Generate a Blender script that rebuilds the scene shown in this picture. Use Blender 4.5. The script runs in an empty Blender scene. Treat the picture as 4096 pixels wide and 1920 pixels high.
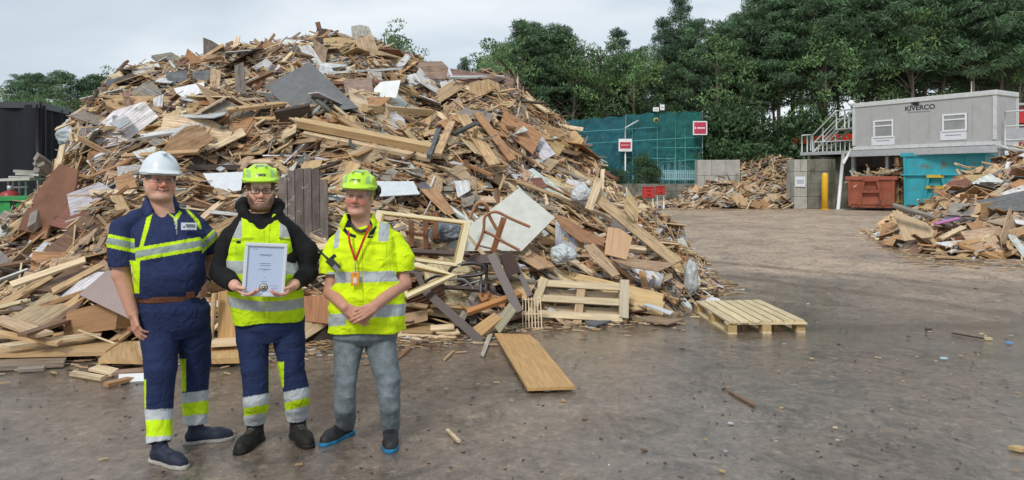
import bpy, bmesh, math, random
import numpy as np
from mathutils import Vector, Matrix
random.seed(7); rng = np.random.default_rng(7)
SC = bpy.context.scene; COL = SC.collection
# ------------------------------------------------------------------ camera
F = 745.0; CAMZ = 1.69; D = 2.5156
cam = bpy.data.objects.new("camera", bpy.data.cameras.new("camera"))
COL.objects.link(cam); cam.location = (0, 0, CAMZ); cam.rotation_euler = (math.radians(90), 0, 0)
cam.data.sensor_width = 36; cam.data.lens = 36 * F / 1024
cam.data.shift_y = -59 / 1024
cam.data.clip_start = 0.05; cam.data.clip_end = 900
SC.camera = cam
# ------------------------------------------------------------------ world and sun
SUN_EL, SUN_AZ = math.radians(42), math.radians(200)
W = bpy.data.worlds.new("World"); SC.world = W; W.use_nodes = True
nt = W.node_tree; nt.nodes.clear()
def N(nt, t, **kw):
    n = nt.nodes.new(t)
    for k, v in kw.items():
        if k.startswith('i_'):
            n.inputs[int(k[2:]) if k[2:].isdigit() else k[2:].replace('_', ' ')].default_value = v
        else: setattr(n, k, v)
    return n
def ramp(nt, pts, interp='LINEAR'):
    r = nt.nodes.new('ShaderNodeValToRGB'); r.color_ramp.interpolation = interp
    el = r.color_ramp.elements
    while len(el) < len(pts): el.new(0.5)
    for e, (p, c) in zip(el, pts):
        e.position = p; e.color = (*c, 1) if len(c) == 3 else c
    return r
sky = N(nt, 'ShaderNodeTexSky', sky_type='NISHITA', sun_disc=False, sun_elevation=SUN_EL, sun_rotation=SUN_AZ)
out = N(nt, 'ShaderNodeOutputWorld'); bg1 = N(nt, 'ShaderNodeBackground'); bg2 = N(nt, 'ShaderNodeBackground'); mx = N(nt, 'ShaderNodeMixShader')
nt.links.new(sky.outputs[0], bg1.inputs[0]); bg1.inputs[1].default_value = 0.1
tc = N(nt, 'ShaderNodeTexCoord'); mp = N(nt, 'ShaderNodeMapping'); mp.inputs['Scale'].default_value = (1, 1, 3.2)
no = N(nt, 'ShaderNodeTexNoise'); no.inputs['Scale'].default_value = 2.1; no.inputs['Detail'].default_value = 4; no.inputs['Roughness'].default_value = .5; no.inputs['Distortion'].default_value = .3
rp = ramp(nt, [(0.32, (0.485, 0.565, 0.64)), (0.5, (0.60, 0.675, 0.74)), (0.66, (0.83, 0.865, 0.89))])
nt.links.new(tc.outputs['Generated'], mp.inputs[0]); nt.links.new(mp.outputs[0], no.inputs[0]); nt.links.new(no.outputs[0], rp.inputs[0])
nt.links.new(rp.outputs[0], bg2.inputs[0]); bg2.inputs[1].default_value = 0.80
mx.inputs[0].default_value = 0.9
nt.links.new(bg1.outputs[0], mx.inputs[1]); nt.links.new(bg2.outputs[0], mx.inputs[2]); nt.links.new(mx.outputs[0], out.inputs[0])
sl = bpy.data.lights.new("sun", 'SUN'); sl.energy = 1.5; sl.angle = math.radians(12); sl.color = (1, .96, .9)
so = bpy.data.objects.new("sun", sl); COL.objects.link(so)
sd = Vector((math.sin(SUN_AZ) * math.cos(SUN_EL) , math.cos(SUN_AZ) * math.cos(SUN_EL), math.sin(SUN_EL)))
so.rotation_euler = sd.to_track_quat('Z', 'Y').to_euler(); so.location = (0, -5, 20)
SC.view_settings.view_transform = 'Standard'; SC.view_settings.look = 'None'; SC.view_settings.gamma = 1; SC.view_settings.use_curve_mapping = False
SC.view_settings.exposure = 0.50
SC.cycles.max_bounces = 6; SC.cycles.diffuse_bounces = 3; SC.cycles.glossy_bounces = 2; SC.cycles.transparent_max_bounces = 6

# ------------------------------------------------------------------ helpers
def at(dx, dy, Y):
    return np.array([(dx / D - 512) / F * Y, Y, CAMZ - (dy / D - 181) / F * Y])
def grd(dx, dy, z=0.0):
    Y = (CAMZ - z) * F / (dy / D - 181)
    return at(dx, dy, Y)
def onplane(dx, dy, c, n):
    d = at(dx, dy, 1.0) - np.array([0, 0, CAMZ]); o = np.array([0, 0, CAMZ])
    s = np.dot(np.array(c) - o, n) / np.dot(d, n)
    return o + s * d
def unit(v): v = np.array(v, float); return v / np.linalg.norm(v)
LOC = {}
def link(o, parent=None):
    COL.objects.link(o)
    if parent is not None: o.parent = parent
    return o
def tag(o, label=None, cat=None, group=None, kind=None):
    if label: o['label'] = label
    if cat: o['category'] = cat
    if group: o['group'] = group
    if kind: o['kind'] = kind
    return o
def empty(name, loc, label, cat, group=None):
    o = bpy.data.objects.new(name, None); o.location = tuple(loc); o.empty_display_size = .2
    link(o); LOC[o.name] = np.array(loc, float); return tag(o, label, cat, group)
BOXF = [(0, 3, 2, 1), (4, 5, 6, 7), (0, 1, 5, 4), (1, 2, 6, 5), (2, 3, 7, 6), (3, 0, 4, 7)]
def splinter(L, w, t, R, c, sh=.5, m=3):
    """plank with ragged ends: local outline of 2(m+1) points extruded"""
    ys = np.linspace(-w / 2, w / 2, m + 1); top = []
    e1 = L / 2 - rng.uniform(0, sh * min(L * .35, w * 3.0), m + 1); e0 = -L / 2 + rng.uniform(0, sh * min(L * .35, w * 3.0), m + 1)
    P = [(e1[i], ys[i]) for i in range(m + 1)] + [(e0[i], ys[i]) for i in range(m, -1, -1)]; k = len(P)
    l = np.array([(x, y, t / 2) for x, y in P] + [(x, y, -t / 2) for x, y in P]); o = rng.uniform(0, 50, 2)
    uv = np.stack([l[:, 0], l[:, 1] + l[:, 2]], 1) + o; f = []
    for i in range(m): f.append((i, i + 1, k - 2 - i, k - 1 - i)); f.append((k + k - 1 - i, k + k - 2 - i, k + i + 1, k + i))
    f += [(i, i + k, (i + 1) % k + k, (i + 1) % k) for i in range(k)]
    return l @ R.T + c, f, uv
class MB:
    """collects pieces and links them as one mesh object"""
    def __init__(s): s.v = []; s.f = []; s.uv = []; s.c = []; s.n = 0; s.sm = []
    def add(s, v, f, uv=None, c=(.5, .5, .5), smooth=False):
        v = np.asarray(v, float); s.v.append(v)
        s.f.extend([tuple(i + s.n for i in q) for q in f]); s.sm.extend([smooth] * len(f))
        s.uv.append(v[:, :2] if uv is None else np.asarray(uv, float))
        c = np.asarray(c, float)
        s.c.append(np.tile(c, (len(v), 1)) if c.ndim == 1 else c); s.n += len(v); return s
    def box(s, c, size, R=None, col=(.5, .5, .5), jag=0.0, taper=None):
        """size = length along local x, width along y, thickness along z"""
        hx, hy, hz = np.array(size) / 2
        l = np.array([(-hx, -hy, -hz), (hx, -hy, -hz), (hx, hy, -hz), (-hx, hy, -hz), (-hx, -hy, hz), (hx, -hy, hz), (hx, hy, hz), (-hx, hy, hz)])
        if jag:
            j = rng.uniform(-jag, jag, 4); l[[0, 4], 0] += j[0]; l[[1, 5], 0] += j[1]; l[[2, 6], 0] += j[2]; l[[3, 7], 0] += j[3]
        uv = np.stack([l[:, 0], l[:, 1] + l[:, 2]], 1) + rng.uniform(0, 50, 2)
        p = l if R is None else l @ np.asarray(R).T
        return s.add(p + np.asarray(c), BOXF, uv, col)
    def bar(s, a, b, w, t, up=(0, 0, 1), col=(.5, .5, .5), jag=0.0):
        a = np.asarray(a, float); b = np.asarray(b, float); L = np.linalg.norm(b - a)
        return s.box((a + b) / 2, (L, w, t), frame(b - a, up), col, jag)
    def prism(s, poly, n, th, col=(.5, .5, .5)):
        """flat polygon (world points, roughly planar) with thickness th behind it"""
        p = np.asarray(poly, float); n = unit(n); k = len(p)
        ed = [p[(i + 1) % k] - p[i] for i in range(k)]; e1 = unit(max(ed, key=np.linalg.norm)); e2 = np.cross(n, e1)
        if np.dot(np.cross(p[1] - p[0], p[2] - p[1]), n) < 0: p = p[::-1]
        v = np.concatenate([p, p - n * th]); o = rng.uniform(0, 50, 2)
        uv = np.stack([v @ e1, v @ e2 + v @ n], 1) + o
        f = [tuple(range(k)), tuple(range(2 * k - 1, k - 1, -1))] + [(i, i + k, (i + 1) % k + k, (i + 1) % k) for i in range(k)]
        return s.add(v, f, uv, col)
    def tube(s, pts, r, col=(.5, .5, .5), seg=10, cap=True):
        pts = [np.asarray(p, float) for p in pts]; rs = r if hasattr(r, '__len__') else [r] * len(pts)
        V = []; f = []; up = np.array([0.13, 0.21, 0.97]); 
        for i, p in enumerate(pts):
            t = unit((pts[min(i + 1, len(pts) - 1)] - pts[max(i - 1, 0)]))
            a = np.cross(t, up)
            if np.linalg.norm(a) < .05: a = np.cross(t, (1, 0, 0))
            a = unit(a); b = np.cross(t, a)
            for k in range(seg):
                th = 2 * math.pi * k / seg; V.append(p + rs[i] * (math.cos(th) * a + math.sin(th) * b))
        for i in range(len(pts) - 1):
            for k in range(seg):
                f.append((i * seg + k, i * seg + (k + 1) % seg, (i + 1) * seg + (k + 1) % seg, (i + 1) * seg + k))
        if cap: f.append(tuple(range(seg))); f.append(tuple(reversed(range((len(pts) - 1) * seg, len(pts) * seg))))
        return s.add(V, f, None, col, True)
    def lathe(s, prof, c, axis=(0, 0, 1), seg=24, col=(.5, .5, .5), cap=True):
        R = frame(np.cross(axis, (.31, .9, .2)), axis); V = []; f = []
        for (r, z) in prof:
            for k in range(seg):
                th = 2 * math.pi * k / seg; V.append(np.array([r * math.cos(th), r * math.sin(th), z]) @ R.T + np.asarray(c))
        for i in range(len(prof) - 1):
            for k in range(seg): f.append((i * seg + k, i * seg + (k + 1) % seg, (i + 1) * seg + (k + 1) % seg, (i + 1) * seg + k))
        if cap: f.append(tuple(reversed(range(seg)))); f.append(tuple(range((len(prof) - 1) * seg, len(prof) * seg)))
        return s.add(V, f, None, col, True)
    def build(s, name, mat, parent=None, label=None, cat=None, group=None, kind=None, bevel=0):
        me = bpy.data.meshes.new(name); V = np.concatenate(s.v)
        L = LOC.get(parent.name, np.zeros(3)) if parent is not None else (V.mean(0) * np.array([1, 1, 0]) + np.array([0, 0, V[:, 2].min()]) if kind is None else np.zeros(3))
        V = V - L
        me.from_pydata(V.tolist(), [], s.f)
        vi = np.empty(len(me.loops), int); me.loops.foreach_get('vertex_index', vi)
        uvl = me.uv_layers.new(name='UVMap'); uvl.data.foreach_set('uv', np.concatenate(s.uv)[vi].astype('f').ravel())
        ca = me.color_attributes.new('pc', 'FLOAT_COLOR', 'POINT'); C = np.concatenate(s.c); C = np.concatenate([C[:, :3], np.ones((len(C), 1))], 1)
        ca.data.foreach_set('color', C.astype('f').ravel())
        me.polygons.foreach_set('use_smooth', s.sm); me.materials.append(mat); me.update()
        o = bpy.data.objects.new(name, me); link(o, parent)
        if parent is None: o.location = tuple(L); LOC[o.name] = L
        else: LOC[o.name] = L
        if bevel:
            b = o.modifiers.new('bevel', 'BEVEL'); b.width = bevel; b.segments = 2; b.limit_method = 'ANGLE'; b.angle_limit = .6
        return tag(o, label, cat, group, kind)
def frame(x, up=(0, 0, 1)):
    x = unit(x); up = unit(up)
    y = np.cross(up, x)
    if np.linalg.norm(y) < 1e-3: y = np.cross((0, 1, 0), x)
    y = unit(y); z = np.cross(x, y); return np.stack([x, y, z], 1)

# ------------------------------------------------------------------ materials
MATS = {}
def newmat(name):
    m = bpy.data.materials.new(name); m.use_nodes = True; nt = m.node_tree
    b = nt.nodes['Principled BSDF']; return m, nt, b
def L_(nt, a, b): nt.links.new(a, b)
def mat(name, col, rough=.6, var=.25, scale=6, bump=.15, bscale=40, metal=0, spec=.5, rust=None, coord='Object', attr=False, stretch=(1, 1, 1), sss=0, rustat=.58, streak=False):
    if name in MATS: return MATS[name]
    m, nt, b = newmat(name); MATS[name] = m
    tc = N(nt, 'ShaderNodeTexCoord'); mp = N(nt, 'ShaderNodeMapping'); mp.inputs['Scale'].default_value = stretch
    L_(nt, tc.outputs[coord], mp.inputs[0])
    n1 = N(nt, 'ShaderNodeTexNoise'); n1.inputs['Scale'].default_value = scale; n1.inputs['Detail'].default_value = 6; n1.inputs['Roughness'].default_value = .62
    L_(nt, mp.outputs[0], n1.inputs[0])
    mr = N(nt, 'ShaderNodeMapRange'); mr.inputs[1].default_value = .25; mr.inputs[2].default_value = .75; mr.inputs[3].default_value = 1 - var; mr.inputs[4].default_value = 1 + var * .6
    L_(nt, n1.outputs[0], mr.inputs[0])
    vm = N(nt, 'ShaderNodeVectorMath', operation='SCALE'); L_(nt, mr.outputs[0], vm.inputs['Scale'])
    if attr:
        a = N(nt, 'ShaderNodeAttribute', attribute_name='pc'); L_(nt, a.outputs[0], vm.inputs[0])
    else: vm.inputs[0].default_value = col
    last = vm.outputs[0]
    if rust:
        n2 = N(nt, 'ShaderNodeTexNoise'); n2.inputs['Scale'].default_value = scale * .8; n2.inputs['Detail'].default_value = 8; n2.inputs['Roughness'].default_value = .7
        mp2 = N(nt, 'ShaderNodeMapping'); mp2.inputs['Scale'].default_value = (1, 1, .25) if streak else (1, 1, 1); L_(nt, tc.outputs[coord], mp2.inputs[0]); L_(nt, mp2.outputs[0], n2.inputs[0])
        r = ramp(nt, [(rustat, (0, 0, 0)), (rustat + .1, (1, 1, 1))]); L_(nt, n2.outputs[0], r.inputs[0])
        mxn = N(nt, 'ShaderNodeMix', data_type='RGBA'); L_(nt, r.outputs[0], mxn.inputs[0]); L_(nt, last, mxn.inputs[6]); mxn.inputs[7].default_value = (*rust, 1)
        last = mxn.outputs[2]
    L_(nt, last, b.inputs['Base Color'])
    b.inputs['Roughness'].default_value = rough; b.inputs['Metallic'].default_value = metal; b.inputs['Specular IOR Level'].default_value = spec
    if sss: b.inputs['Subsurface Weight'].default_value = sss; b.inputs['Subsurface Radius'].default_value = (.012, .005, .003)
    if bump:
        n3 = N(nt, 'ShaderNodeTexNoise'); n3.inputs['Scale'].default_value = bscale; n3.inputs['Detail'].default_value = 5; L_(nt, mp.outputs[0], n3.inputs[0])
        bp = N(nt, 'ShaderNodeBump'); bp.inputs['Strength'].default_value = bump; bp.inputs['Distance'].default_value = .02
        L_(nt, n3.outputs[0], bp.inputs['Height']); L_(nt, bp.outputs[0], b.inputs['Normal'])
    return m
def wood_mat(name='wood', contrast=.5, dirt=.55):
    m, nt, b = newmat(name); MATS[name] = m
    uv = N(nt, 'ShaderNodeUVMap', uv_map='UVMap'); mp = N(nt, 'ShaderNodeMapping'); mp.inputs['Scale'].default_value = (2.2, 38, 1); L_(nt, uv.outputs[0], mp.inputs[0])
    n1 = N(nt, 'ShaderNodeTexNoise'); n1.inputs['Scale'].default_value = 1; n1.inputs['Detail'].default_value = 5; n1.inputs['Roughness'].default_value = .65; n1.inputs['Distortion'].default_value = .6
    L_(nt, mp.outputs[0], n1.inputs[0])
    mr = N(nt, 'ShaderNodeMapRange'); mr.inputs[1].default_value = .3; mr.inputs[2].default_value = .72; mr.inputs[3].default_value = 1 - contrast; mr.inputs[4].default_value = 1.15; L_(nt, n1.outputs[0], mr.inputs[0])
    a = N(nt, 'ShaderNodeAttribute', attribute_name='pc'); vm = N(nt, 'ShaderNodeVectorMath', operation='SCALE'); L_(nt, a.outputs[0], vm.inputs[0]); L_(nt, mr.outputs[0], vm.inputs['Scale'])
    mp2 = N(nt, 'ShaderNodeMapping'); mp2.inputs['Scale'].default_value = (5, 9, 1); L_(nt, uv.outputs[0], mp2.inputs[0])
    n2 = N(nt, 'ShaderNodeTexNoise'); n2.inputs['Scale'].default_value = 1; n2.inputs['Detail'].default_value = 7; n2.inputs['Roughness'].default_value = .7; L_(nt, mp2.outputs[0], n2.inputs[0])
    r = ramp(nt, [(dirt, (0, 0, 0)), (dirt + .18, (1, 1, 1))]); L_(nt, n2.outputs[0], r.inputs[0])
    mm = N(nt, 'ShaderNodeMath', operation='MULTIPLY'); mm.inputs[1].default_value = .62; L_(nt, r.outputs[0], mm.inputs[0])
    mxn = N(nt, 'ShaderNodeMix', data_type='RGBA'); L_(nt, mm.outputs[0], mxn.inputs[0]); L_(nt, vm.outputs[0], mxn.inputs[6]); mxn.inputs[7].default_value = (.075, .05, .032, 1)
    L_(nt, mxn.outputs[2], b.inputs['Base Color'])
    mr2 = N(nt, 'ShaderNodeMapRange'); mr2.inputs[1].default_value = .3; mr2.inputs[2].default_value = .7; mr2.inputs[3].default_value = .42; mr2.inputs[4].default_value = .8; L_(nt, n2.outputs[0], mr2.inputs[0]); L_(nt, mr2.outputs[0], b.inputs['Roughness'])
    bp = N(nt, 'ShaderNodeBump'); bp.inputs['Strength'].default_value = .35; bp.inputs['Distance'].default_value = .01; L_(nt, n1.outputs[0], bp.inputs['Height']); L_(nt, bp.outputs[0], b.inputs['Normal'])
    return m
WOOD = wood_mat('wood', .58, .51); WOODC = wood_mat('clean_wood', .38, .66)
def leaf_mat(name, var=.5):
    m, nt, b = newmat(name); a = N(nt, 'ShaderNodeAttribute', attribute_name='pc')
    L_(nt, a.outputs[0], b.inputs['Base Color']); b.inputs['Roughness'].default_value = .55; b.inputs['Specular IOR Level'].default_value = .3
    tr = N(nt, 'ShaderNodeBsdfTranslucent'); L_(nt, a.outputs[0], tr.inputs[0]); ms = N(nt, 'ShaderNodeMixShader'); ms.inputs[0].default_value = .25
    o = nt.nodes['Material Output']; L_(nt, b.outputs[0], ms.inputs[1]); L_(nt, tr.outputs[0], ms.inputs[2]); L_(nt, ms.outputs[0], o.inputs[0]); return m
LEAF = leaf_mat('leaves'); PAINT = mat('painted', (1, 1, 1), .45, .15, 9, .05, 60, attr=True)
PLASTIC = mat('plastic', (1, 1, 1), .35, .06, 9, 0, attr=True); MATT = mat('matt', (1, 1, 1), .8, .2, 14, .2, 60, attr=True)
CONC = mat('concrete', (.42, .405, .365), .85, .35, 1.6, .4, 14, rust=(.22, .205, .17), rustat=.56, streak=True)
BARK = mat('bark', (.10, .075, .055), .9, .4, 5, .5, 20)
STEEL = mat('galvanised_steel', (.48, .50, .51), .42, .2, 5, .05, 40, metal=.35)

# ------------------------------------------------------------------ ground
def ground():
    m, nt, b = newmat('wet_yard'); geo = N(nt, 'ShaderNodeNewGeometry'); sep = N(nt, 'ShaderNodeSeparateXYZ'); L_(nt, geo.outputs['Position'], sep.inputs[0])
    def noise(sc, det, ro, st=(1, 1, 1), dist=0):
        mp = N(nt, 'ShaderNodeMapping'); mp.inputs['Scale'].default_value = st; L_(nt, geo.outputs['Position'], mp.inputs[0])
        n = N(nt, 'ShaderNodeTexNoise'); n.inputs['Scale'].default_value = sc; n.inputs['Detail'].default_value = det; n.inputs['Roughness'].default_value = ro; n.inputs['Distortion'].default_value = dist
        L_(nt, mp.outputs[0], n.inputs[0]); return n.outputs[0]
    big = noise(.22, 4, .55, (1, 1, 1), .8); mid = noise(1.1, 9, .72, (1, .8, 1), .8); fine = noise(12, 10, .86, (1, .8, 1), .3); grit = noise(75, 5, .85); streak = noise(1.9, 9, .78, (1, .8, 1), 1.6)
    # dryness rises with distance from the camera and with the large patches
    dry = N(nt, 'ShaderNodeMapRange'); dry.inputs[1].default_value = 8; dry.inputs[2].default_value = 17; L_(nt, sep.outputs[1], dry.inputs[0])
    a1 = N(nt, 'ShaderNodeMath', operation='MULTIPLY_ADD'); L_(nt, big, a1.inputs[0]); a1.inputs[1].default_value = 1.9; a1.inputs[2].default_value = -1.0
    a2 = N(nt, 'ShaderNodeMath', operation='ADD', use_clamp=True); L_(nt, a1.outputs[0], a2.inputs[0]); L_(nt, dry.outputs[0], a2.inputs[1])
    base = N(nt, 'ShaderNodeMix', data_type='RGBA'); L_(nt, a2.outputs[0], base.inputs[0]); base.inputs[6].default_value = (.175, .14, .112, 1); base.inputs[7].default_value = (.45, .35, .265, 1)
    r1 = ramp(nt, [(.33, (.40, .38, .37)), (.5, (.92, .92, .92)), (.68, (1.3, 1.26, 1.2))]); L_(nt, mid, r1.inputs[0])
    m1 = N(nt, 'ShaderNodeMix', data_type='RGBA', blend_type='MULTIPLY'); m1.inputs[0].default_value = .6; L_(nt, base.outputs[2], m1.inputs[6]); L_(nt, r1.outputs[0], m1.inputs[7])
    r2 = ramp(nt, [(.36, (.10, .09, .08)), (.45, (.78, .77, .76)), (.54, (1.08, 1.06, 1.03)), (.64, (2.3, 2.2, 2.0))]); L_(nt, fine, r2.inputs[0])
    m2 = N(nt, 'ShaderNodeMix', data_type='RGBA', blend_type='MULTIPLY'); m2.inputs[0].default_value = .8; L_(nt, m1.outputs[2], m2.inputs[6]); L_(nt, r2.outputs[0], m2.inputs[7])
    r3 = ramp(nt, [(.38, (.38, .35, .32)), (.47, (1, 1, 1)), (.60, (1.25, 1.22, 1.18))]); L_(nt, streak, r3.inputs[0])
    m3 = N(nt, 'ShaderNodeMix', data_type='RGBA', blend_type='MULTIPLY'); m3.inputs[0].default_value = .7; L_(nt, m2.outputs[2], m3.inputs[6]); L_(nt, r3.outputs[0], m3.inputs[7])
    last = m3.outputs[2]
    for (cx_, cy_, r0, wd) in ((-6.0, 4.0, 13.4, .22), (-6.0, 4.0, 15.3, .22), (22.0, -6.0, 19.0, .20), (22.0, -6.0, 20.9, .20), (2.0, 40.0, 31.5, .25)):
        sb = N(nt, 'ShaderNodeVectorMath', operation='SUBTRACT'); L_(nt, geo.outputs['Position'], sb.inputs[0]); sb.inputs[1].default_value = (cx_, cy_, 0)
        ln = N(nt, 'ShaderNodeVectorMath', operation='LENGTH'); L_(nt, sb.outputs[0], ln.inputs[0])
        wob = N(nt, 'ShaderNodeMath', operation='MULTIPLY_ADD'); L_(nt, mid, wob.inputs[0]); wob.inputs[1].default_value = .5; L_(nt, ln.outputs['Value'], wob.inputs[2])
        df = N(nt, 'ShaderNodeMath', operation='SUBTRACT'); L_(nt, wob.outputs[0], df.inputs[0]); df.inputs[1].default_value = r0 + .25
        ab = N(nt, 'ShaderNodeMath', operation='ABSOLUTE'); L_(nt, df.outputs[0], ab.inputs[0])
        rg_ = N(nt, 'ShaderNodeMapRange'); rg_.inputs[1].default_value = wd * .5; rg_.inputs[2].default_value = wd * 1.2; rg_.inputs[3].default_value = 1; rg_.inputs[4].default_value = 0; L_(nt, ab.outputs[0], rg_.inputs[0])
        gm = N(nt, 'ShaderNodeMath', operation='MULTIPLY', use_clamp=True); L_(nt, rg_.outputs[0], gm.inputs[0]); gs = ramp(nt, [(.40, (.15, .15, .15)), (.56, (1, 1, 1))]); L_(nt, streak, gs.inputs[0]); L_(nt, gs.outputs[0], gm.inputs[1])
        mt = N(nt, 'ShaderNodeMix', data_type='RGBA', blend_type='MULTIPLY'); L_(nt, gm.outputs[0], mt.inputs[0]); L_(nt, last, mt.inputs[6]); mt.inputs[7].default_value = (.55, .50, .46, 1); last = mt.outputs[2]
    L_(nt, last, b.inputs['Base Color'])
    rr = ramp(nt, [(.36, (.09, .09, .09)), (.50, (.15, .15, .15)), (.68, (.36, .36, .36))]); L_(nt, big, rr.inputs[0])
    ra = N(nt, 'ShaderNodeMath', operation='MULTIPLY_ADD'); L_(nt, dry.outputs[0], ra.inputs[0]); ra.inputs[1].default_value = .42; L_(nt, rr.outputs[0], ra.inputs[2])
    rb = N(nt, 'ShaderNodeMath', operation='MULTIPLY_ADD', use_clamp=True); L_(nt, mid, rb.inputs[0]); rb.inputs[1].default_value = .30; rc = N(nt, 'ShaderNodeMath', operation='ADD', use_clamp=True); L_(nt, ra.outputs[0], rb.inputs[2]); L_(nt, rb.outputs[0], rc.inputs[0]); rc.inputs[1].default_value = -.14
    L_(nt, rc.outputs[0], b.inputs['Roughness'])
    bs = N(nt, 'ShaderNodeMapRange'); bs.inputs[1].default_value = .40; bs.inputs[2].default_value = .56; bs.inputs[3].default_value = .10; bs.inputs[4].default_value = .42; L_(nt, big, bs.inputs[0])
    bsa = N(nt, 'ShaderNodeMath', operation='MAXIMUM'); L_(nt, bs.outputs[0], bsa.inputs[0]); L_(nt, dry.outputs[0], bsa.inputs[1]); b.inputs['Specular IOR Level'].default_value = .5
    b1 = N(nt, 'ShaderNodeBump'); b1.inputs['Strength'].default_value = .8; b1.inputs['Distance'].default_value = .022; L_(nt, fine, b1.inputs['Height']); L_(nt, bsa.outputs[0], b1.inputs['Strength'])
    b2 = N(nt, 'ShaderNodeBump'); b2.inputs['Strength'].default_value = .16; b2.inputs['Distance'].default_value = .12; L_(nt, mid, b2.inputs['Height']); L_(nt, b1.outputs[0], b2.inputs['Normal'])
    b3 = N(nt, 'ShaderNodeBump'); b3.inputs['Strength'].default_value = .14; b3.inputs['Distance'].default_value = .012; L_(nt, grit, b3.inputs['Height']); L_(nt, b2.outputs[0], b3.inputs['Normal'])
    L_(nt, b3.outputs[0], b.inputs['Normal'])
    # film of water: strongest on the near, low patches
    wt = noise(.55, 6, .62, (1, .8, 1), 1.2); wr_ = ramp(nt, [(.38, (.95, .95, .95)), (.50, (.55, .55, .55)), (.62, (.12, .12, .12))]); L_(nt, wt, wr_.inputs[0])
    inv = N(nt, 'ShaderNodeMath', operation='MULTIPLY_ADD'); L_(nt, dry.outputs[0], inv.inputs[0]); inv.inputs[1].default_value = -.88; inv.inputs[2].default_value = 1.0
    cw = N(nt, 'ShaderNodeMath', operation='MULTIPLY', use_clamp=True); L_(nt, wr_.outputs[0], cw.inputs[0]); L_(nt, inv.outputs[0], cw.inputs[1]); L_(nt, cw.outputs[0], b.inputs['Coat Weight'])
    b.inputs['Coat Roughness'].default_value = .13; b.inputs['Coat IOR'].default_value = 1.33
    bc = N(nt, 'ShaderNodeBump'); bc.inputs['Strength'].default_value = .10; bc.inputs['Distance'].default_value = .03; L_(nt, fine, bc.inputs['Height']); L_(nt, bc.outputs[0], b.inputs['Coat Normal'])
    mb = MB(); mb.add([(-400, -60, 0), (400, -60, 0), (400, 600, 0), (-400, 600, 0)], [(0, 1, 2, 3)])
    mb.build('ground', m, kind='structure')
ground()
# ------------------------------------------------------------------ mounds of waste wood
TONES = {'tan': (.63, .42, .215), 'pale': (.78, .60, .38), 'orange brown': (.47, .25, .11), 'brown': (.23, .125, .065), 'dark brown': (.075, .05, .036),
         'weathered grey': (.30, .26, .22), 'white painted': (.70, .71, .71), 'chipboard': (.54, .38, .23), 'slate grey': (.12, .13, .145), 'reddish': (.24, .09, .055)}
TN = list(TONES); TWP = np.array([.27, .21, .10, .11, .08, .12, .06, .08, .015, .02]); TWP = TWP / TWP.sum()
TWB = np.array([.20, .10, .13, .07, .025, .07, .18, .20, .03, .02]); TWB = TWB / TWB.sum()
def tone(name, j=.16):
    c = np.array(TONES[name]); return np.clip(c * rng.uniform(1 - j, 1 + j) * rng.uniform(.95, 1.05, 3), .01, .85)
class Mound:
    def __init__(s, cols, foot, ridge, sil, bump=.25, p=.85, seed=1, back=1.2):
        s.cols = np.array(cols, float); s.foot = np.array(foot, float); s.ridge = np.array(ridge, float); s.back = back
        s.H = CAMZ - (np.array(sil, float) / D - 181) / F * s.ridge; s.bump = bump; s.p = p
        r = np.random.default_rng(seed); s.w = [(r.uniform(.6, 3.2), r.uniform(0, 7), r.uniform(0, 2 * math.pi)) for _ in range(10)]
    def par(s, dx): return np.interp(dx, s.cols, s.foot), np.interp(dx, s.cols, s.ridge), np.interp(dx, s.cols, s.H)
    def h(s, X, Y):
        dx = (X / Y * F + 512) * D; f, r, H = s.par(dx); t = (Y - f) / (r - f)
        z = np.where(t < 1, H * np.sign(t) * np.abs(np.clip(t, -.1, 1)) ** s.p, H - (Y - r) * .75)
        b = sum(math.sin(k * X * 1.1 * math.cos(a) + k * Y * 1.1 * math.sin(a) + ph) for k, ph, a in s.w) / 3.2 if np.isscalar(X) else sum(np.sin(k * X * 1.1 * np.cos(a) + k * Y * 1.1 * np.sin(a) + ph) for k, ph, a in s.w) / 3.2
        return z + s.bump * b * np.clip(t * 3, 0, 1) * np.clip((1.15 - t) * 3, 0, 1) * np.clip(H / 2, 0, 1)
    def nrm(s, X, Y):
        e = .12; return unit([-(s.h(X + e, Y) - s.h(X - e, Y)) / (2 * e), -(s.h(X, Y + e) - s.h(X, Y - e)) / (2 * e), 1])
    def pt(s, dx, t):
        f, r, H = s.par(dx); Y = f + (r - f) * t; X = (dx / D - 512) / F * Y; return X, Y
    def hit(s, dx, dy):
        f, r, H = s.par(dx); prev = None
        for Y in np.linspace(f * .98, r, 300):
            p = at(dx, dy, Y)
            if p[2] <= s.h(p[0], Y): return p
        return at(dx, dy, r)
    def core(s, mb, nx=110, ny=46, drop=.10, col=(.055, .038, .026)):  # dark brown underlay, its colour deepens the occlusion in the gaps
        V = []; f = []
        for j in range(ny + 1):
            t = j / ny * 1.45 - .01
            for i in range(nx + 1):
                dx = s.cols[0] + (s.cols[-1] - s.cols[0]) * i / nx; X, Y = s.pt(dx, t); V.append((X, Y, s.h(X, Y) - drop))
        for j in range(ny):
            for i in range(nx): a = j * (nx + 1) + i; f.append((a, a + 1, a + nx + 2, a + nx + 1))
        mb.add(V, f, None, col)
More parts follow.
